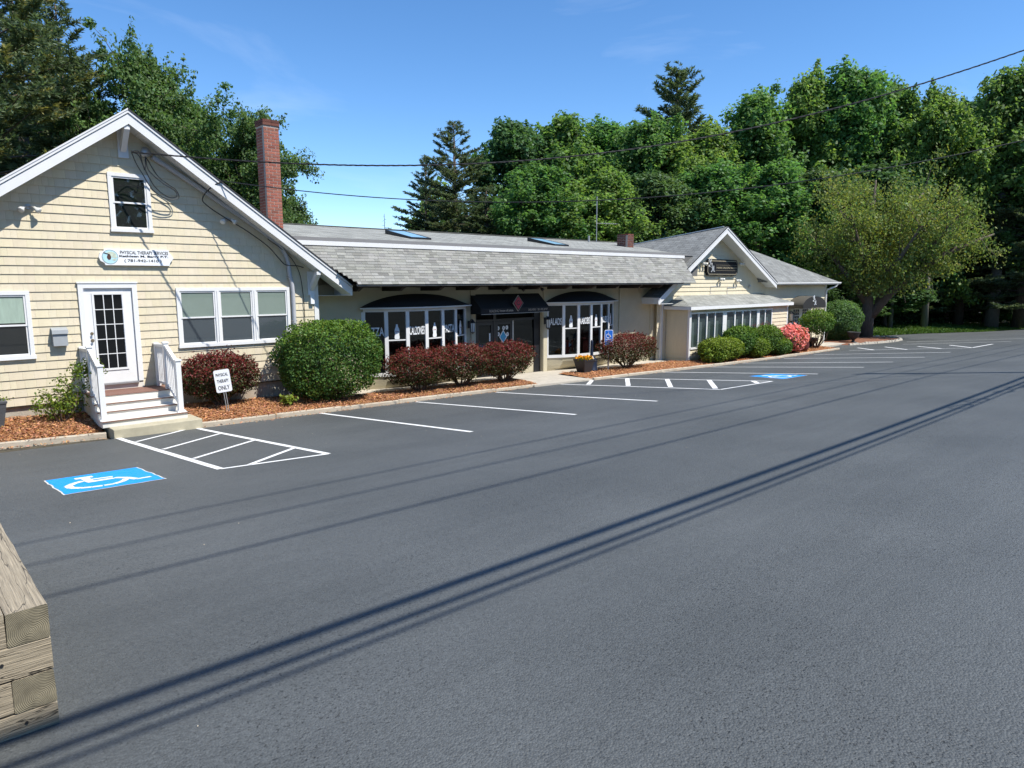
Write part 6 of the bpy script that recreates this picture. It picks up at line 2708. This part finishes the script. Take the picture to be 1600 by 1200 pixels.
def wood_tree(kind, name, px, depth, py, wpx, label, rz, group):
    """place a tree by its direction, distance and the height of its top in the photograph"""
    x, y = pix_at_depth(px, depth)
    zg = gz(x, y) - .05
    top = pix_height(px, py, depth)
    H, R = EXTENT[kind]
    sz = (top - zg) / H
    sx = wpx / FPX * depth / (2 * R)
    return plant_tree(name, globals()[kind], x, y, zg, sx, sz, rz, label, 'tree', group)


WG = 'trees of the wood behind the buildings'
LG = 'trees behind the cottage'
for a in (
    ('C2', 'pine_tree', 18, 30, -130, 400, 'tall pine with browned needles at the far left edge behind the cottage', .3, LG),
    ('C1', 'pine_tree', 78, 40, -40, 300, 'blue-green pine partly hidden behind the browned pine', 2.3, LG),
    ('C1', 'pine_tree', 140, 36, 12, 260, 'blue-green pine between the browned pine and the oaks behind the cottage', 1.3, LG),
    ('OAK', 'oak_tree', 262, 36, 68, 200, 'tall rounded oak just right of the cottage peak', .5, LG),
    ('OAK', 'oak_tree', 330, 40, 150, 190, 'oak crown between the cottage peak and the brick chimney', 2.1, LG),
    ('OAK', 'oak_tree', 415, 38, 172, 165, 'oak whose crown shows on both sides of the brick chimney', 4.2, LG),
    ('D3', 'leafy_tree', 60, 46, 150, 260, 'dark leafy tree low behind the left pines', 1.2, LG),
    ('D3', 'leafy_tree', 190, 48, 190, 240, 'dark leafy tree low between the left pine and the oaks', 3.2, LG),
    ('D3', 'leafy_tree', 300, 52, 230, 220, 'dark leafy tree low behind the oaks left of the chimney', 5.2, LG),
    ('D3', 'leafy_tree', 462, 66, 314, 80, 'small dark tree just right of the chimney above the roof ridge', 0.2, LG),
    ('C1', 'spruce_tree', 715, 58, 196, 185, 'pointed blue-green spruce, leftmost tree right of the open sky', .9, WG),
    ('C1', 'spruce_tree', 672, 63, 250, 115, 'small spruce at the left shoulder of the pointed spruce', 2.9, WG),
    ('C1', 'spruce_tree', 762, 53, 296, 190, 'low spreading spruce above the restaurant ridge right of the pointed spruce', 4.1, WG),
    ('D3', 'leafy_tree', 800, 64, 196, 150, 'dark leafy tree next to the pointed spruce', 4.4, WG),
    ('D1', 'leafy_tree', 872, 66, 186, 170, 'mid green leafy tree left of the middle of the wood', 1.4, WG),
    ('D4', 'leafy_tree', 942, 68, 194, 160, 'mid green leafy tree left of the tall dark pine', 2.4, WG),
    ('C3', 'pine_tree', 1045, 74, 112, 165, 'tall dark pine standing above the rest of the wood', .4, WG),
    ('D1', 'leafy_tree', 1005, 62, 192, 150, 'leafy tree in front of the tall dark pine', 5.4, WG),
    ('D2', 'leafy_tree', 1085, 60, 198, 160, 'yellow-green leafy tree right of the tall dark pine', 3.4, WG),
    ('D4', 'leafy_tree', 1165, 62, 148, 150, 'leafy tree above the salon gable peak', .6, WG),
    ('D2', 'leafy_tree', 1232, 64, 124, 150, 'bright leafy tree with the highest rounded top right of the salon gable', 1.6, WG),
    ('D4', 'leafy_tree', 1302, 62, 108, 150, 'tallest bright leafy tree in the middle of the right wood', 2.6, WG),
    ('D1', 'leafy_tree', 1375, 64, 138, 150, 'leafy tree above the left part of the ornamental tree', 3.6, WG),
    ('D2', 'leafy_tree', 1438, 60, 142, 140, 'yellow-green leafy tree above the right part of the ornamental tree', 4.6, WG),
    ('D1', 'leafy_tree', 1542, 60, 112, 160, 'tall leafy tree second from the right edge', 5.6, WG),
    ('D1', 'leafy_tree', 1625, 58, 120, 180, 'leafy tree cut by the right edge of the view', .2, WG),
    ('D3', 'leafy_tree', 1490, 66, 158, 130, 'dark leafy tree in the dip of the skyline at the right', 1.1, WG),
    ('D1', 'leafy_tree', 838, 52, 262, 150, 'lower front tree behind the right skylight', 2.2, WG),
    ('D2', 'leafy_tree', 930, 52, 268, 160, 'lower yellow-green front tree behind the aerial', 3.3, WG),
    ('D3', 'leafy_tree', 1015, 54, 276, 150, 'lower dark front tree behind the small roof chimney', 4.4, WG),
    ('D1', 'leafy_tree', 1105, 55, 262, 160, 'lower front tree left of the salon gable peak', 5.5, WG),
    ('D1', 'leafy_tree', 1195, 54, 258, 160, 'lower front tree right of the salon gable peak', .7, WG),
    ('D3', 'leafy_tree', 1265, 55, 270, 150, 'lower dark front tree behind the wing roof of the salon', 1.9, WG),
    ('D3', 'leafy_tree', 1345, 58, 262, 160, 'lower dark tree directly behind the ornamental tree', 2.9, WG),
    ('C1', 'pine_tree', 1488, 60, 232, 170, 'dark pine behind the right side of the ornamental tree', 3.9, WG),
    ('C1', 'pine_tree', 1580, 58, 196, 190, 'dark pine at the right edge of the wood', 4.9, WG),
):
    wood_tree(*a)
# low dark understorey trees at the wood's edge
for i, (px, d, py, w, lab) in enumerate(((1300, 53, 395, 120, 'low understorey tree behind the right corner of the salon'), (1375, 57, 400, 120, 'low understorey tree left of the double trunk'), (1470, 62, 410, 120, 'low understorey tree right of the double trunk'), (1530, 63, 400, 130, 'low understorey tree left of the thick trunk'), (1605, 62, 405, 130, 'low understorey tree at the right edge of the wood'))):
    wood_tree('D3', 'understorey_tree', px, d, py, w, lab, i * 1.3, WG)
# dead spires far off behind the restaurant roof
for px, d, py, lab in ((608, 75, 334, 'bare dead spruce top far behind the restaurant roof'), (500, 80, 330, 'tiny far spruce right of the brick chimney')):
    x, y = pix_at_depth(px, d)
    zg = gz(x, y)
    H = pix_height(px, py, d) - zg
    m = MB()
    m.tube([(0, 0, 0), (0, 0, H)], [.12, .02], 6)
    rs = random.Random(px)
    for k in range(34):
        z = H * (.45 + .55 * k / 34)
        a = k * 2.4
        l = (1 - k / 36) * 1.1 + .1
        m.tube([(0, 0, z), (math.cos(a) * l, math.sin(a) * l, z - .15 * l + rs.uniform(-.1, .2))], [.03, .01], 4)
    me = m.mesh('dead_spruce', MAT['twig'])
    o = add_obj('dead_spruce', me, None, (x, y, zg))
    tag(o, lab, 'tree')

# trunks that show at the wood's edge on the right
def edge_trunk(px, py, lab, r, h, lean, two=False):
    g = lot_px(px, py)
    m = MB()
    m.tube([(0, 0, -.1), (lean * .3, 0, h * .4), (lean, .2, h)], [r * 1.3, r, r * .7], 10)
    if two:
        m.tube([(.15, .1, -.1), (.55 + lean, .2, h * .4), (1.3 + lean, .3, h)], [r, r * .85, r * .6], 10)
    o = add_obj('tree_trunk', m.mesh('tree_trunk', MAT['bark_grey'], smooth=True), None, tuple(float(v) for v in g))
    tag(o, lab, 'trunk', 'trunks at the wood edge')


edge_trunk(1443, 515, 'forked pale tree trunk at the lawn edge right of the ornamental tree', .22, 9, -.1, True)
edge_trunk(1548, 514, 'thick dark tree trunk at the lawn edge near the right of the view', .42, 11, .3)
edge_trunk(1250 + 140, 516, 'slim tree trunk at the lawn edge just right of the ornamental tree trunk', .14, 8, .3)

# ornamental crab apple on the island
rs = np.random.RandomState(77)
tx, ty = 47.4, .55
zg = gz(tx, 0) + .1
m = MB()
tips = []
stems = [([(0, 0, -.1), (.05, 0, 1.2), (-.1, .1, 2.6), (.0, .2, 4.6), (.1, .3, 7.6)], [.42, .36, .26, .17, .05]),
         ([(.05, 0, .9), (.9, -.4, 2.0), (2.2, -.9, 3.2), (4.2, -1.5, 4.2), (6.2, -2.0, 4.9)], [.30, .26, .20, .13, .04]),
         ([(0, 0, 1.5), (-.9, .3, 2.7), (-2.1, .6, 3.9), (-3.4, .8, 5.0)], [.2, .17, .12, .04]),
         ([(.5, -.2, 1.6), (1.2, .8, 3.2), (2.4, 1.6, 5.0), (3.2, 2.0, 6.4)], [.2, .17, .12, .04]),
         ([(1.4, -.6, 2.4), (2.6, -1.6, 4.2), (4.0, -2.4, 6.0)], [.16, .12, .04]),
         ([(-.05, .05, 2.2), (.9, -1.6, 3.8), (1.6, -2.6, 5.4)], [.16, .12, .04]),
         ([(-.1, .1, 2.8), (-1.4, -1.2, 4.4), (-2.4, -2.0, 5.8)], [.15, .11, .04]),
         ([(0, .2, 4.0), (1.6, .2, 5.6), (3.0, .0, 7.0)], [.13, .10, .04]),
         ([(0, .2, 4.2), (-1.2, .4, 5.6), (-2.0, .6, 7.0)], [.12, .09, .04]),
         ([(2.2, -.9, 3.2), (4.0, .3, 4.6), (5.8, 1.0, 5.6)], [.14, .10, .04])]
# main spread follows the view's left-right direction
ca, sa = math.cos(rad(-42)), math.sin(rad(-42))
for pts, rr_ in stems:
    q = [np.array([p[0] * ca - p[1] * sa, p[0] * sa + p[1] * ca, p[2]]) for p in pts]
    m.tube(q, rr_, 8)
    for i in range(len(q) - 1):
        for k in range(10 if q[i + 1][2] > 2.4 else 0):
            f = rs.uniform(0, 1)
            b0 = q[i] + (q[i + 1] - q[i]) * f
            if b0[2] < 2.2:
                continue
            d = unit(rs.normal(size=3) * np.array([1, 1, .7]) + np.array([0, 0, .35]))
            l = rs.uniform(.9, 2.1)
            b1 = b0 + d * l * .6
            b2 = b1 + unit(d + rs.normal(0, .35, 3)) * l * .5
            m.tube([b0, b1, b2], [.035, .02, .008], 4, cap=False)
            tips += [b1, b2, (b1 + b2) / 2]
tips = np.array(tips)
nl = 40000
idx = rs.choice(len(tips), nl)
C = tips[idx] + rs.normal(0, .36, (nl, 3)) * np.array([1, 1, .7])
C = C[C[:, 2] > 2.5 + .5 * np.sin(C[:, 0] * 1.3)]
tn = tint_for(len(C), rs, .7, 1.3, .14)
cn_ = clump_noise(C, .8, rs)
tn = tn * (1 + .22 * cn_)[:, None]
tn[:, 0] *= 1 + .14 * np.clip(cn_, -1, 1)
tree = plant_tree('crabapple_tree', (m.mesh('crabapple_wood', MAT['bark'], smooth=True), quads_mesh('crabapple_crown', leaf_quads(C, .15, 1.7, .3, rs=rs), MAT['leaf_crab'], tn)), tx, ty, zg, 1.02, 1.3, 0, 'spreading olive-green ornamental tree on the mulched island right of the salon', 'tree')


# --- masses nobody could count: far wood, undergrowth, wood across the street
def mass(name, C, size, mat, label, rs, lo=.6, hi=1.3, up=.4):
    me = quads_mesh(name, leaf_quads(C, size, 1.5, up, rs=rs), MAT[mat], tint_for(len(C), rs, lo, hi, .1) * (1 + .3 * clump_noise(C, .35, rs))[:, None])
    o = add_obj(name, me)
    return tag(o, label, 'wood', kind='stuff')


rs = np.random.RandomState(5)
n = 110000
u_ = rs.uniform(-120, 2500, n)
dp = rs.uniform(66, 84, n)
C = np.zeros((n, 3))
h = np.array([math.cos(YAW), math.sin(YAW)])
rt = np.array([math.sin(YAW), -math.cos(YAW)])
s_ = (u_ - 800) / FPX * dp
C[:, 0] = CAM[0] + h[0] * dp + rt[0] * s_
C[:, 1] = CAM[1] + h[1] * dp + rt[1] * s_
hmax = np.where((u_ > 470) & (u_ < 640), 2.2, 9.5) * (1 + .15 * np.sin(u_ * .021) + .1 * np.sin(u_ * .057))
hmax = np.where(u_ > 660, hmax * 1.15, hmax)
C[:, 2] = -1.6 + hmax * rs.uniform(0, 1, n) ** .8
mass('far_wood', C, .55, 'leaf_maple', 'dark mass of the wood behind the first trees', rs)
n = 26000
e0, b0 = LAWN
seg = rs.randint(1, len(b0) - 1, n)
f = rs.uniform(0, 1, n)
bx = np.array(b0)
C = np.zeros((n, 3))
C[:, :2] = bx[seg] + (bx[np.minimum(seg + 1, len(b0) - 1)] - bx[seg]) * f[:, None] + rs.normal(0, .9, (n, 2)) + np.array([1.5, 1.2])
C[:, 2] = -1.55 + np.abs(rs.normal(0, .75, n)) * (1 + .6 * np.sin(C[:, 0] * .8))
mass('undergrowth', C, .26, 'leaf_dark', 'dark undergrowth along the edge of the wood behind the lawn', rs)
n = 26000
C = np.stack([rs.uniform(-60, 110, n), rs.uniform(-58, -44, n), 1.5 + 13 * rs.uniform(0, 1, n) ** .8], 1)
C[:, 2] *= 1 + .2 * np.sin(C[:, 0] * .3)
mass('street_wood', C, 1.1, 'leaf_dark', 'wood across the street, seen only in window reflections', rs)
# grass on the lawn strip
n = 24000
ea, ba = np.array(LAWN[0]), np.array(LAWN[1])
k = rs.randint(0, len(ea) - 1, n)
f, g = rs.uniform(0, 1, n), rs.uniform(0, 1, n) ** 1.3
C2_ = (ea[k] * (1 - f)[:, None] + ea[k + 1] * f[:, None]) * (1 - g)[:, None] + (ba[k] * (1 - f)[:, None] + ba[k + 1] * f[:, None]) * g[:, None]
zz = np.array([gz(float(a), max(float(b), -1.9)) for a, b in C2_]) + .02 + .25 * g
C = np.stack([C2_[:, 0], C2_[:, 1], zz], 1)
hgt = rs.uniform(.05, .14, (n, 1))
tip = C + np.concatenate([rs.normal(0, .05, (n, 2)), hgt], 1)
sd = rs.normal(0, .03, (n, 3)) * np.array([1, 1, 0])
P = np.stack([C - sd, C + sd, tip + sd * .2, tip - sd * .2], 1)
o = add_obj('grass', quads_mesh('grass', P, MAT['leaf_grass'], tint_for(n, rs, .7, 1.4, .1)))
tag(o, 'short mown grass on the strip in front of the wood', 'grass', kind='stuff')

# mulch chips
def chips(name, x0, x1, path, n, label):
    rs = np.random.RandomState(int(x0 * 10) + 50)
    X = rs.uniform(x0, x1, n)
    Y = np.array([rs.uniform(path_y(path, x) + .10, wall_line(x) - .02) for x in X])
    Z = np.array([bed_z(x, y) for x, y in zip(X, Y)]) + rs.uniform(.008, .035, n)
    sp = rs.rand(n) < .018                                  # some spill over the kerb onto the lot
    for q in np.where(sp)[0]:
        Y[q] = path_y(path, X[q]) - abs(rs.normal(0, .12)) + .03
        Z[q] = gz(X[q], Y[q]) + (.09 if Y[q] > path_y(path, X[q]) else .006)
    C = np.stack([X, Y, Z], 1)
    P = leaf_quads(C, .062, 3.2, 1.6, rs=rs)
    t = rs.choice([.45, .8, 1.0, 1.25, 1.7], n, p=[.15, .25, .3, .2, .1]) * rs.uniform(.85, 1.15, n)
    o = add_obj(name, quads_mesh(name, P, MAT['mulch_chip'], np.stack([t, t * rs.uniform(.85, 1.25, n), t * rs.uniform(.8, 1.6, n)], 1)))
    tag(o, label, 'mulch', kind='stuff')


chips('mulch_chips', 0.6, 3.27, KERB_L, 9000, 'orange-brown bark chips in the bed left of the steps')
chips('mulch_chips', 5.07, 15.2, KERB_M, 24000, 'orange-brown bark chips in the bed right of the steps')
chips('mulch_chips', 17.6, 37.0, KERB_R, 18000, 'orange-brown bark chips in the bed before the salon')


# --- shrubs
def shrub(name, x, y, w, d, h, mat, n, leaf, label, cat='shrub', group=None, seed=1, shape=2.4, low=.12, shell=.35, stems=9, stem_top=.7, tint2=None, up=.35, lump=.07, aspect=1.7, z=None, wood='twig', top_tint=None, base_gap=0.0, rz=0.0, stray=0.10):
    """clipped or mounded shrub: branching stems inside a leafy shell"""
    rs = np.random.RandomState(seed)
    zg = bed_z(x, y) if z is None else z
    t = thing(name, (x, y, zg - .03), label, cat, group)
    m = MB()
    for k in range(stems):
        a = k * 2.4 + rs.uniform(-.3, .3)
        r = rs.uniform(.25, .8)
        p1 = np.array([x + math.cos(a) * .06, y + math.sin(a) * .06, zg - .03])
        p3 = np.array([x + math.cos(a) * w / 2 * r, y + math.sin(a) * d / 2 * r, zg + h * stem_top * rs.uniform(.7, 1.1)])
        p2 = (p1 + p3) / 2 + np.array([math.cos(a) * w * .06, math.sin(a) * d * .06, -.05 * h])
        m.tube([p1, p2, p3], [.022 * (h ** .5), .014 * (h ** .5), .006], 5, cap=False)
        for j in range(3):
            q = p2 + (p3 - p2) * rs.uniform(.1, .9)
            m.tube([q, q + rs.normal(0, .16, 3) * np.array([w * .6, d * .6, h * .5]) + np.array([0, 0, .1 * h])], [.008, .004], 4, cap=False)
    m.build('stems', MAT[wood], t)
    nn_ = unit(rs.normal(size=(n * 2, 3)))
    rad_ = 1 - shell * np.abs(rs.normal(0, .5, len(nn_)))
    # superellipsoid outline
    den = (np.abs(nn_[:, 0]) ** shape + np.abs(nn_[:, 1]) ** shape + np.abs(nn_[:, 2]) ** shape) ** (1 / shape)
    Cn = nn_ / den[:, None]
    lm = clump_noise(nn_ * 1.0, 5.0, rs) * lump + clump_noise(nn_ * 1.0, 11.0, rs) * lump * .6
    Cn = Cn * (rad_ + lm)[:, None]
    mid = h * (1 + low) / 2
    C = np.stack([Cn[:, 0] * w / 2, Cn[:, 1] * d / 2, Cn[:, 2] * h * (1 - low) / 2 + mid], 1)
    keep = C[:, 2] > base_gap * h
    # thin towards the base
    fr = np.clip((C[:, 2] / h - low) / .35, 0, 1)
    keep &= rs.uniform(0, 1, len(C)) < .45 + .55 * fr
    C, nn_ = C[keep][:n], nn_[keep][:n]
    ns = int(26 + 30 * w)
    so = unit(rs.normal(size=(ns, 3)) + np.array([0, 0, .5]))
    so = so[so[:, 2] > -.1]
    sd_ = (np.abs(so[:, 0]) ** shape + np.abs(so[:, 1]) ** shape + np.abs(so[:, 2]) ** shape) ** (1 / shape)
    sp_ = so / sd_[:, None]
    for k in range(len(sp_)):
        q0 = np.array([sp_[k, 0] * w / 2, sp_[k, 1] * d / 2, sp_[k, 2] * h * (1 - low) / 2 + mid]) * np.array([.95, .95, .97])
        dv = unit(so[k] + np.array([0, 0, .6]) + rs.normal(0, .25, 3)) * rs.uniform(.5, 1.6) * stray
        kk = rs.randint(5, 10)
        ff = rs.uniform(0, 1, (kk, 1))
        C = np.concatenate([C, q0 + dv * ff + rs.normal(0, leaf * .35, (kk, 3))])
        nn_ = np.concatenate([nn_, np.repeat(so[k:k + 1], kk, 0)])
    W = C + np.array([0, 0, .03])
    P = leaf_quads(W, leaf, aspect, up, nn_, .8, rs)
    tn = tint_for(len(C), rs, .7, 1.3, .08) * (1 + .18 * clump_noise(C, 7.0, rs))[:, None]
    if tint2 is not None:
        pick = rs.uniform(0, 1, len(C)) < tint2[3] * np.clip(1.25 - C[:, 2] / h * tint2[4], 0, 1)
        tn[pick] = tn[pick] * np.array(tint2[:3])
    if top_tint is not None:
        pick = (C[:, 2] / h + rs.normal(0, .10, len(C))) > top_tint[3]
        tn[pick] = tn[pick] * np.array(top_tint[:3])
    me = quads_mesh(mat, P, MAT[mat], tn)
    o = add_obj('foliage', me, t)
    o.location = (0, 0, 0)
    return t


BG = 'purple barberry shrubs along the front'
BT = (.42, 1.9, .8, .8, 1.05)          # older leaves inside are bronze green
for (x, y, w, d, h, sd, lab) in ((6.0, -.50, 1.85, .95, 1.26, 41, 'purple barberry right of the white steps, behind the white sign'),
                                 (11.35, -1.0, 2.05, 1.3, 1.22, 42, 'leftmost of three purple barberries under the PIZZA window'),
                                 (12.85, -1.0, 2.10, 1.3, 1.26, 43, 'middle one of three purple barberries under the PIZZA window'),
                                 (14.6, -1.0, 2.20, 1.35, 1.27, 44, 'rightmost of three purple barberries, in front of the restaurant door'),
                                 (20.72, -1.02, 3.0, 1.3, 1.30, 45, 'widest purple barberry, behind the blue parking sign')):
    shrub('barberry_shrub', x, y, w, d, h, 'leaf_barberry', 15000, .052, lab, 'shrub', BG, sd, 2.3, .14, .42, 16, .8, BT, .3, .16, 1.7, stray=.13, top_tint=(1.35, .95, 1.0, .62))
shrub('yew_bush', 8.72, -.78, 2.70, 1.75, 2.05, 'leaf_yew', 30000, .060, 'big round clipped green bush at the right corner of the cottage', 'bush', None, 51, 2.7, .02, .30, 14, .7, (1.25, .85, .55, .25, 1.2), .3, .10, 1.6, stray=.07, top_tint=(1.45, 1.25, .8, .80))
SG = 'clipped green shrubs before the salon bay'
shrub('low_yew', 26.1, -1.72, 2.6, 1.25, .98, 'leaf_lime', 14000, .075, 'low wide yellow-green clipped shrub, nearest of the salon shrubs', 'shrub', SG, 61, 2.8, .05, .3, 8, .7, (.5, .6, .6, .35, 1.2), .5, .05, top_tint=(1.1, 1.05, .9, .6))
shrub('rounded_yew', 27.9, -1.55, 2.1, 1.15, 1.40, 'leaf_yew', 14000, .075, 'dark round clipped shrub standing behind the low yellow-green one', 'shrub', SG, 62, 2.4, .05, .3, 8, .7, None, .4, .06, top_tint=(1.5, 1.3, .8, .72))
shrub('small_yew', 28.75, -1.95, 1.35, .9, .88, 'leaf_lime', 8000, .07, 'small yellow-green shrub between the two dark round shrubs', 'shrub', SG, 63, 2.4, .05, .3, 6, .7, (.5, .6, .6, .4, 1.2), .4, .06)
shrub('rounded_yew', 30.1, -1.6, 2.1, 1.15, 1.36, 'leaf_yew', 14000, .075, 'dark round clipped shrub left of the pink azalea', 'shrub', SG, 64, 2.4, .05, .3, 8, .7, None, .4, .06, top_tint=(1.5, 1.3, .8, .72))
shrub('small_yew', 30.75, -2.0, 1.35, .85, .78, 'leaf_yew', 8000, .07, 'small green shrub at the foot of the pink azalea', 'shrub', SG, 65, 2.4, .05, .3, 6, .7, None, .4, .06, top_tint=(1.7, 1.4, .7, .7))
shrub('azalea_shrub', 32.3, -1.75, 2.15, 1.25, 1.30, 'leaf_azalea', 9000, .105, 'pink blooming azalea in front of the salon', 'shrub', None, 66, 2.2, .05, .3, 8, .7, (.12, .45, .12, .22, .8), .4, .08, 1.2)
shrub('leafy_perennial', 24.95, -1.80, .55, .5, .62, 'leaf_lime', 1400, .10, 'small leafy green plant at the left end of the salon shrubs', 'plant', 'low leafy plants before the salon bay', 67, 2.0, .02, .8, 5, .9, None, .3, .1)
shrub('leafy_perennial', 25.35, -2.0, .65, .55, .45, 'leaf_lime', 1500, .10, 'low leafy green plant in front of the low yellow-green shrub', 'plant', 'low leafy plants before the salon bay', 68, 2.0, .02, .8, 5, .9, (.6, .8, .7, .5, .5), .3, .1)
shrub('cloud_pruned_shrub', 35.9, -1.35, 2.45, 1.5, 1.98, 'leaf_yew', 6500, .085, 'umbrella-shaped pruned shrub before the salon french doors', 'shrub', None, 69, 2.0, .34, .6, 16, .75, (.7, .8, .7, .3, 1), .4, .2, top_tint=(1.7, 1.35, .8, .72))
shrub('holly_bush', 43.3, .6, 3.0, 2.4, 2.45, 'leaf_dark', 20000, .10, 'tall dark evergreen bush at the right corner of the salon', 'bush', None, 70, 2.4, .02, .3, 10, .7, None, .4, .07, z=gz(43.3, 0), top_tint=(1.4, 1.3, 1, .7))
# sparse young shrub by the steps
shrub('sparse_shrub', 2.72, -.62, 1.0, .62, .62, 'leaf_lime', 900, .06, 'sparse young shrub arching by the cottage wall left of the steps', 'shrub', None, 71, 2.0, .05, .9, 9, .9, (.5, .65, .6, .4, .4), .3, .12)
t = bpy.data.objects['sparse_shrub']
rs = np.random.RandomState(9)
m = MB()
b0 = Vector((2.80, -.6, bed_z(2.8, -.6) - .02))
arch = [b0, b0 + Vector((.02, 0, .35)), b0 + Vector((.10, -.02, .70)), b0 + Vector((.28, -.04, .98)), b0 + Vector((.46, -.05, 1.08)), b0 + Vector((.60, -.06, .98))]
m.tube(arch, [.02, .018, .014, .010, .008, .005], 6)
m.tube([arch[2], arch[2] + Vector((-.14, .02, .2))], [.01, .005], 5)
m.tube([arch[3], arch[3] + Vector((.1, -.05, -.3))], [.01, .005], 5)
m.build('arching_stem', MAT['twig'], t)
pts = np.array([list(arch[1].lerp(arch[2], .5)), list(arch[2]), list(arch[2] + Vector((-.12, 0, .15))), list(arch[3]), list(arch[3] + Vector((.0, 0, .1))), list(arch[4]), list(arch[4] + Vector((.05, 0, -.12))), list(arch[5]), list(arch[5] + Vector((.02, 0, .1))), list(arch[4] + Vector((.1, 0, .08))), list(arch[3] + Vector((.1, -.05, -.3)))])
idx = rs.choice(len(pts), 1100, p=np.array([.5, .9, .8, 1.2, 1, 1.4, 1, 1.3, 1, 1.2, .6]) / 10.9)
C = pts[idx] + rs.normal(0, .075, (1100, 3)) - np.array(BASE[t.name])
add_obj('arching_foliage', quads_mesh('arching', leaf_quads(C, .058, 1.7, .3, rs=rs), MAT['leaf_lime'], tint_for(1100, rs, .5, 1.2, .1)), t)
# seedling in the mulch
shrub('seedling', 7.35, -1.15, .22, .2, .20, 'leaf_lime', 90, .075, 'tiny green seedling in the mulch before the big round bush', 'plant', None, 72, 2.0, .05, .9, 4, .9, None, .6, .1)
# planter contents
rs = np.random.RandomState(12)
C = rs.normal(0, 1, (260, 3)) * np.array([.12, .12, .03]) + np.array([18.40, -.95, pz + .53]) - np.array(BASE['flower_planter'])
fl = add_obj('flowers', quads_mesh('flowers', leaf_quads(C, .075, 1.1, 1.0, rs=rs), MAT['leaf_flower'], tint_for(260, rs, .7, 1.4, .15)), pt)
C = rs.normal(0, 1, (300, 3)) * np.array([.13, .13, .03]) + np.array([18.40, -.95, pz + .49]) - np.array(BASE['flower_planter'])
add_obj('leaves', quads_mesh('planter_leaves', leaf_quads(C, .06, 1.5, .6, rs=rs), MAT['leaf_lime'], tint_for(300, rs, .4, .9, .1)), pt)
C = rs.normal(0, 1, (300, 3)) * np.array([.11, .11, .03]) + np.array([1.60, -.50, bed_z(1.6, -.5) + .50]) - np.array(BASE['grey_planter'])
add_obj('leaves', quads_mesh('pot_leaves', leaf_quads(C, .05, 1.5, .6, rs=rs), MAT['leaf_lime'], tint_for(300, rs, .6, 1.1, .1)), gp)
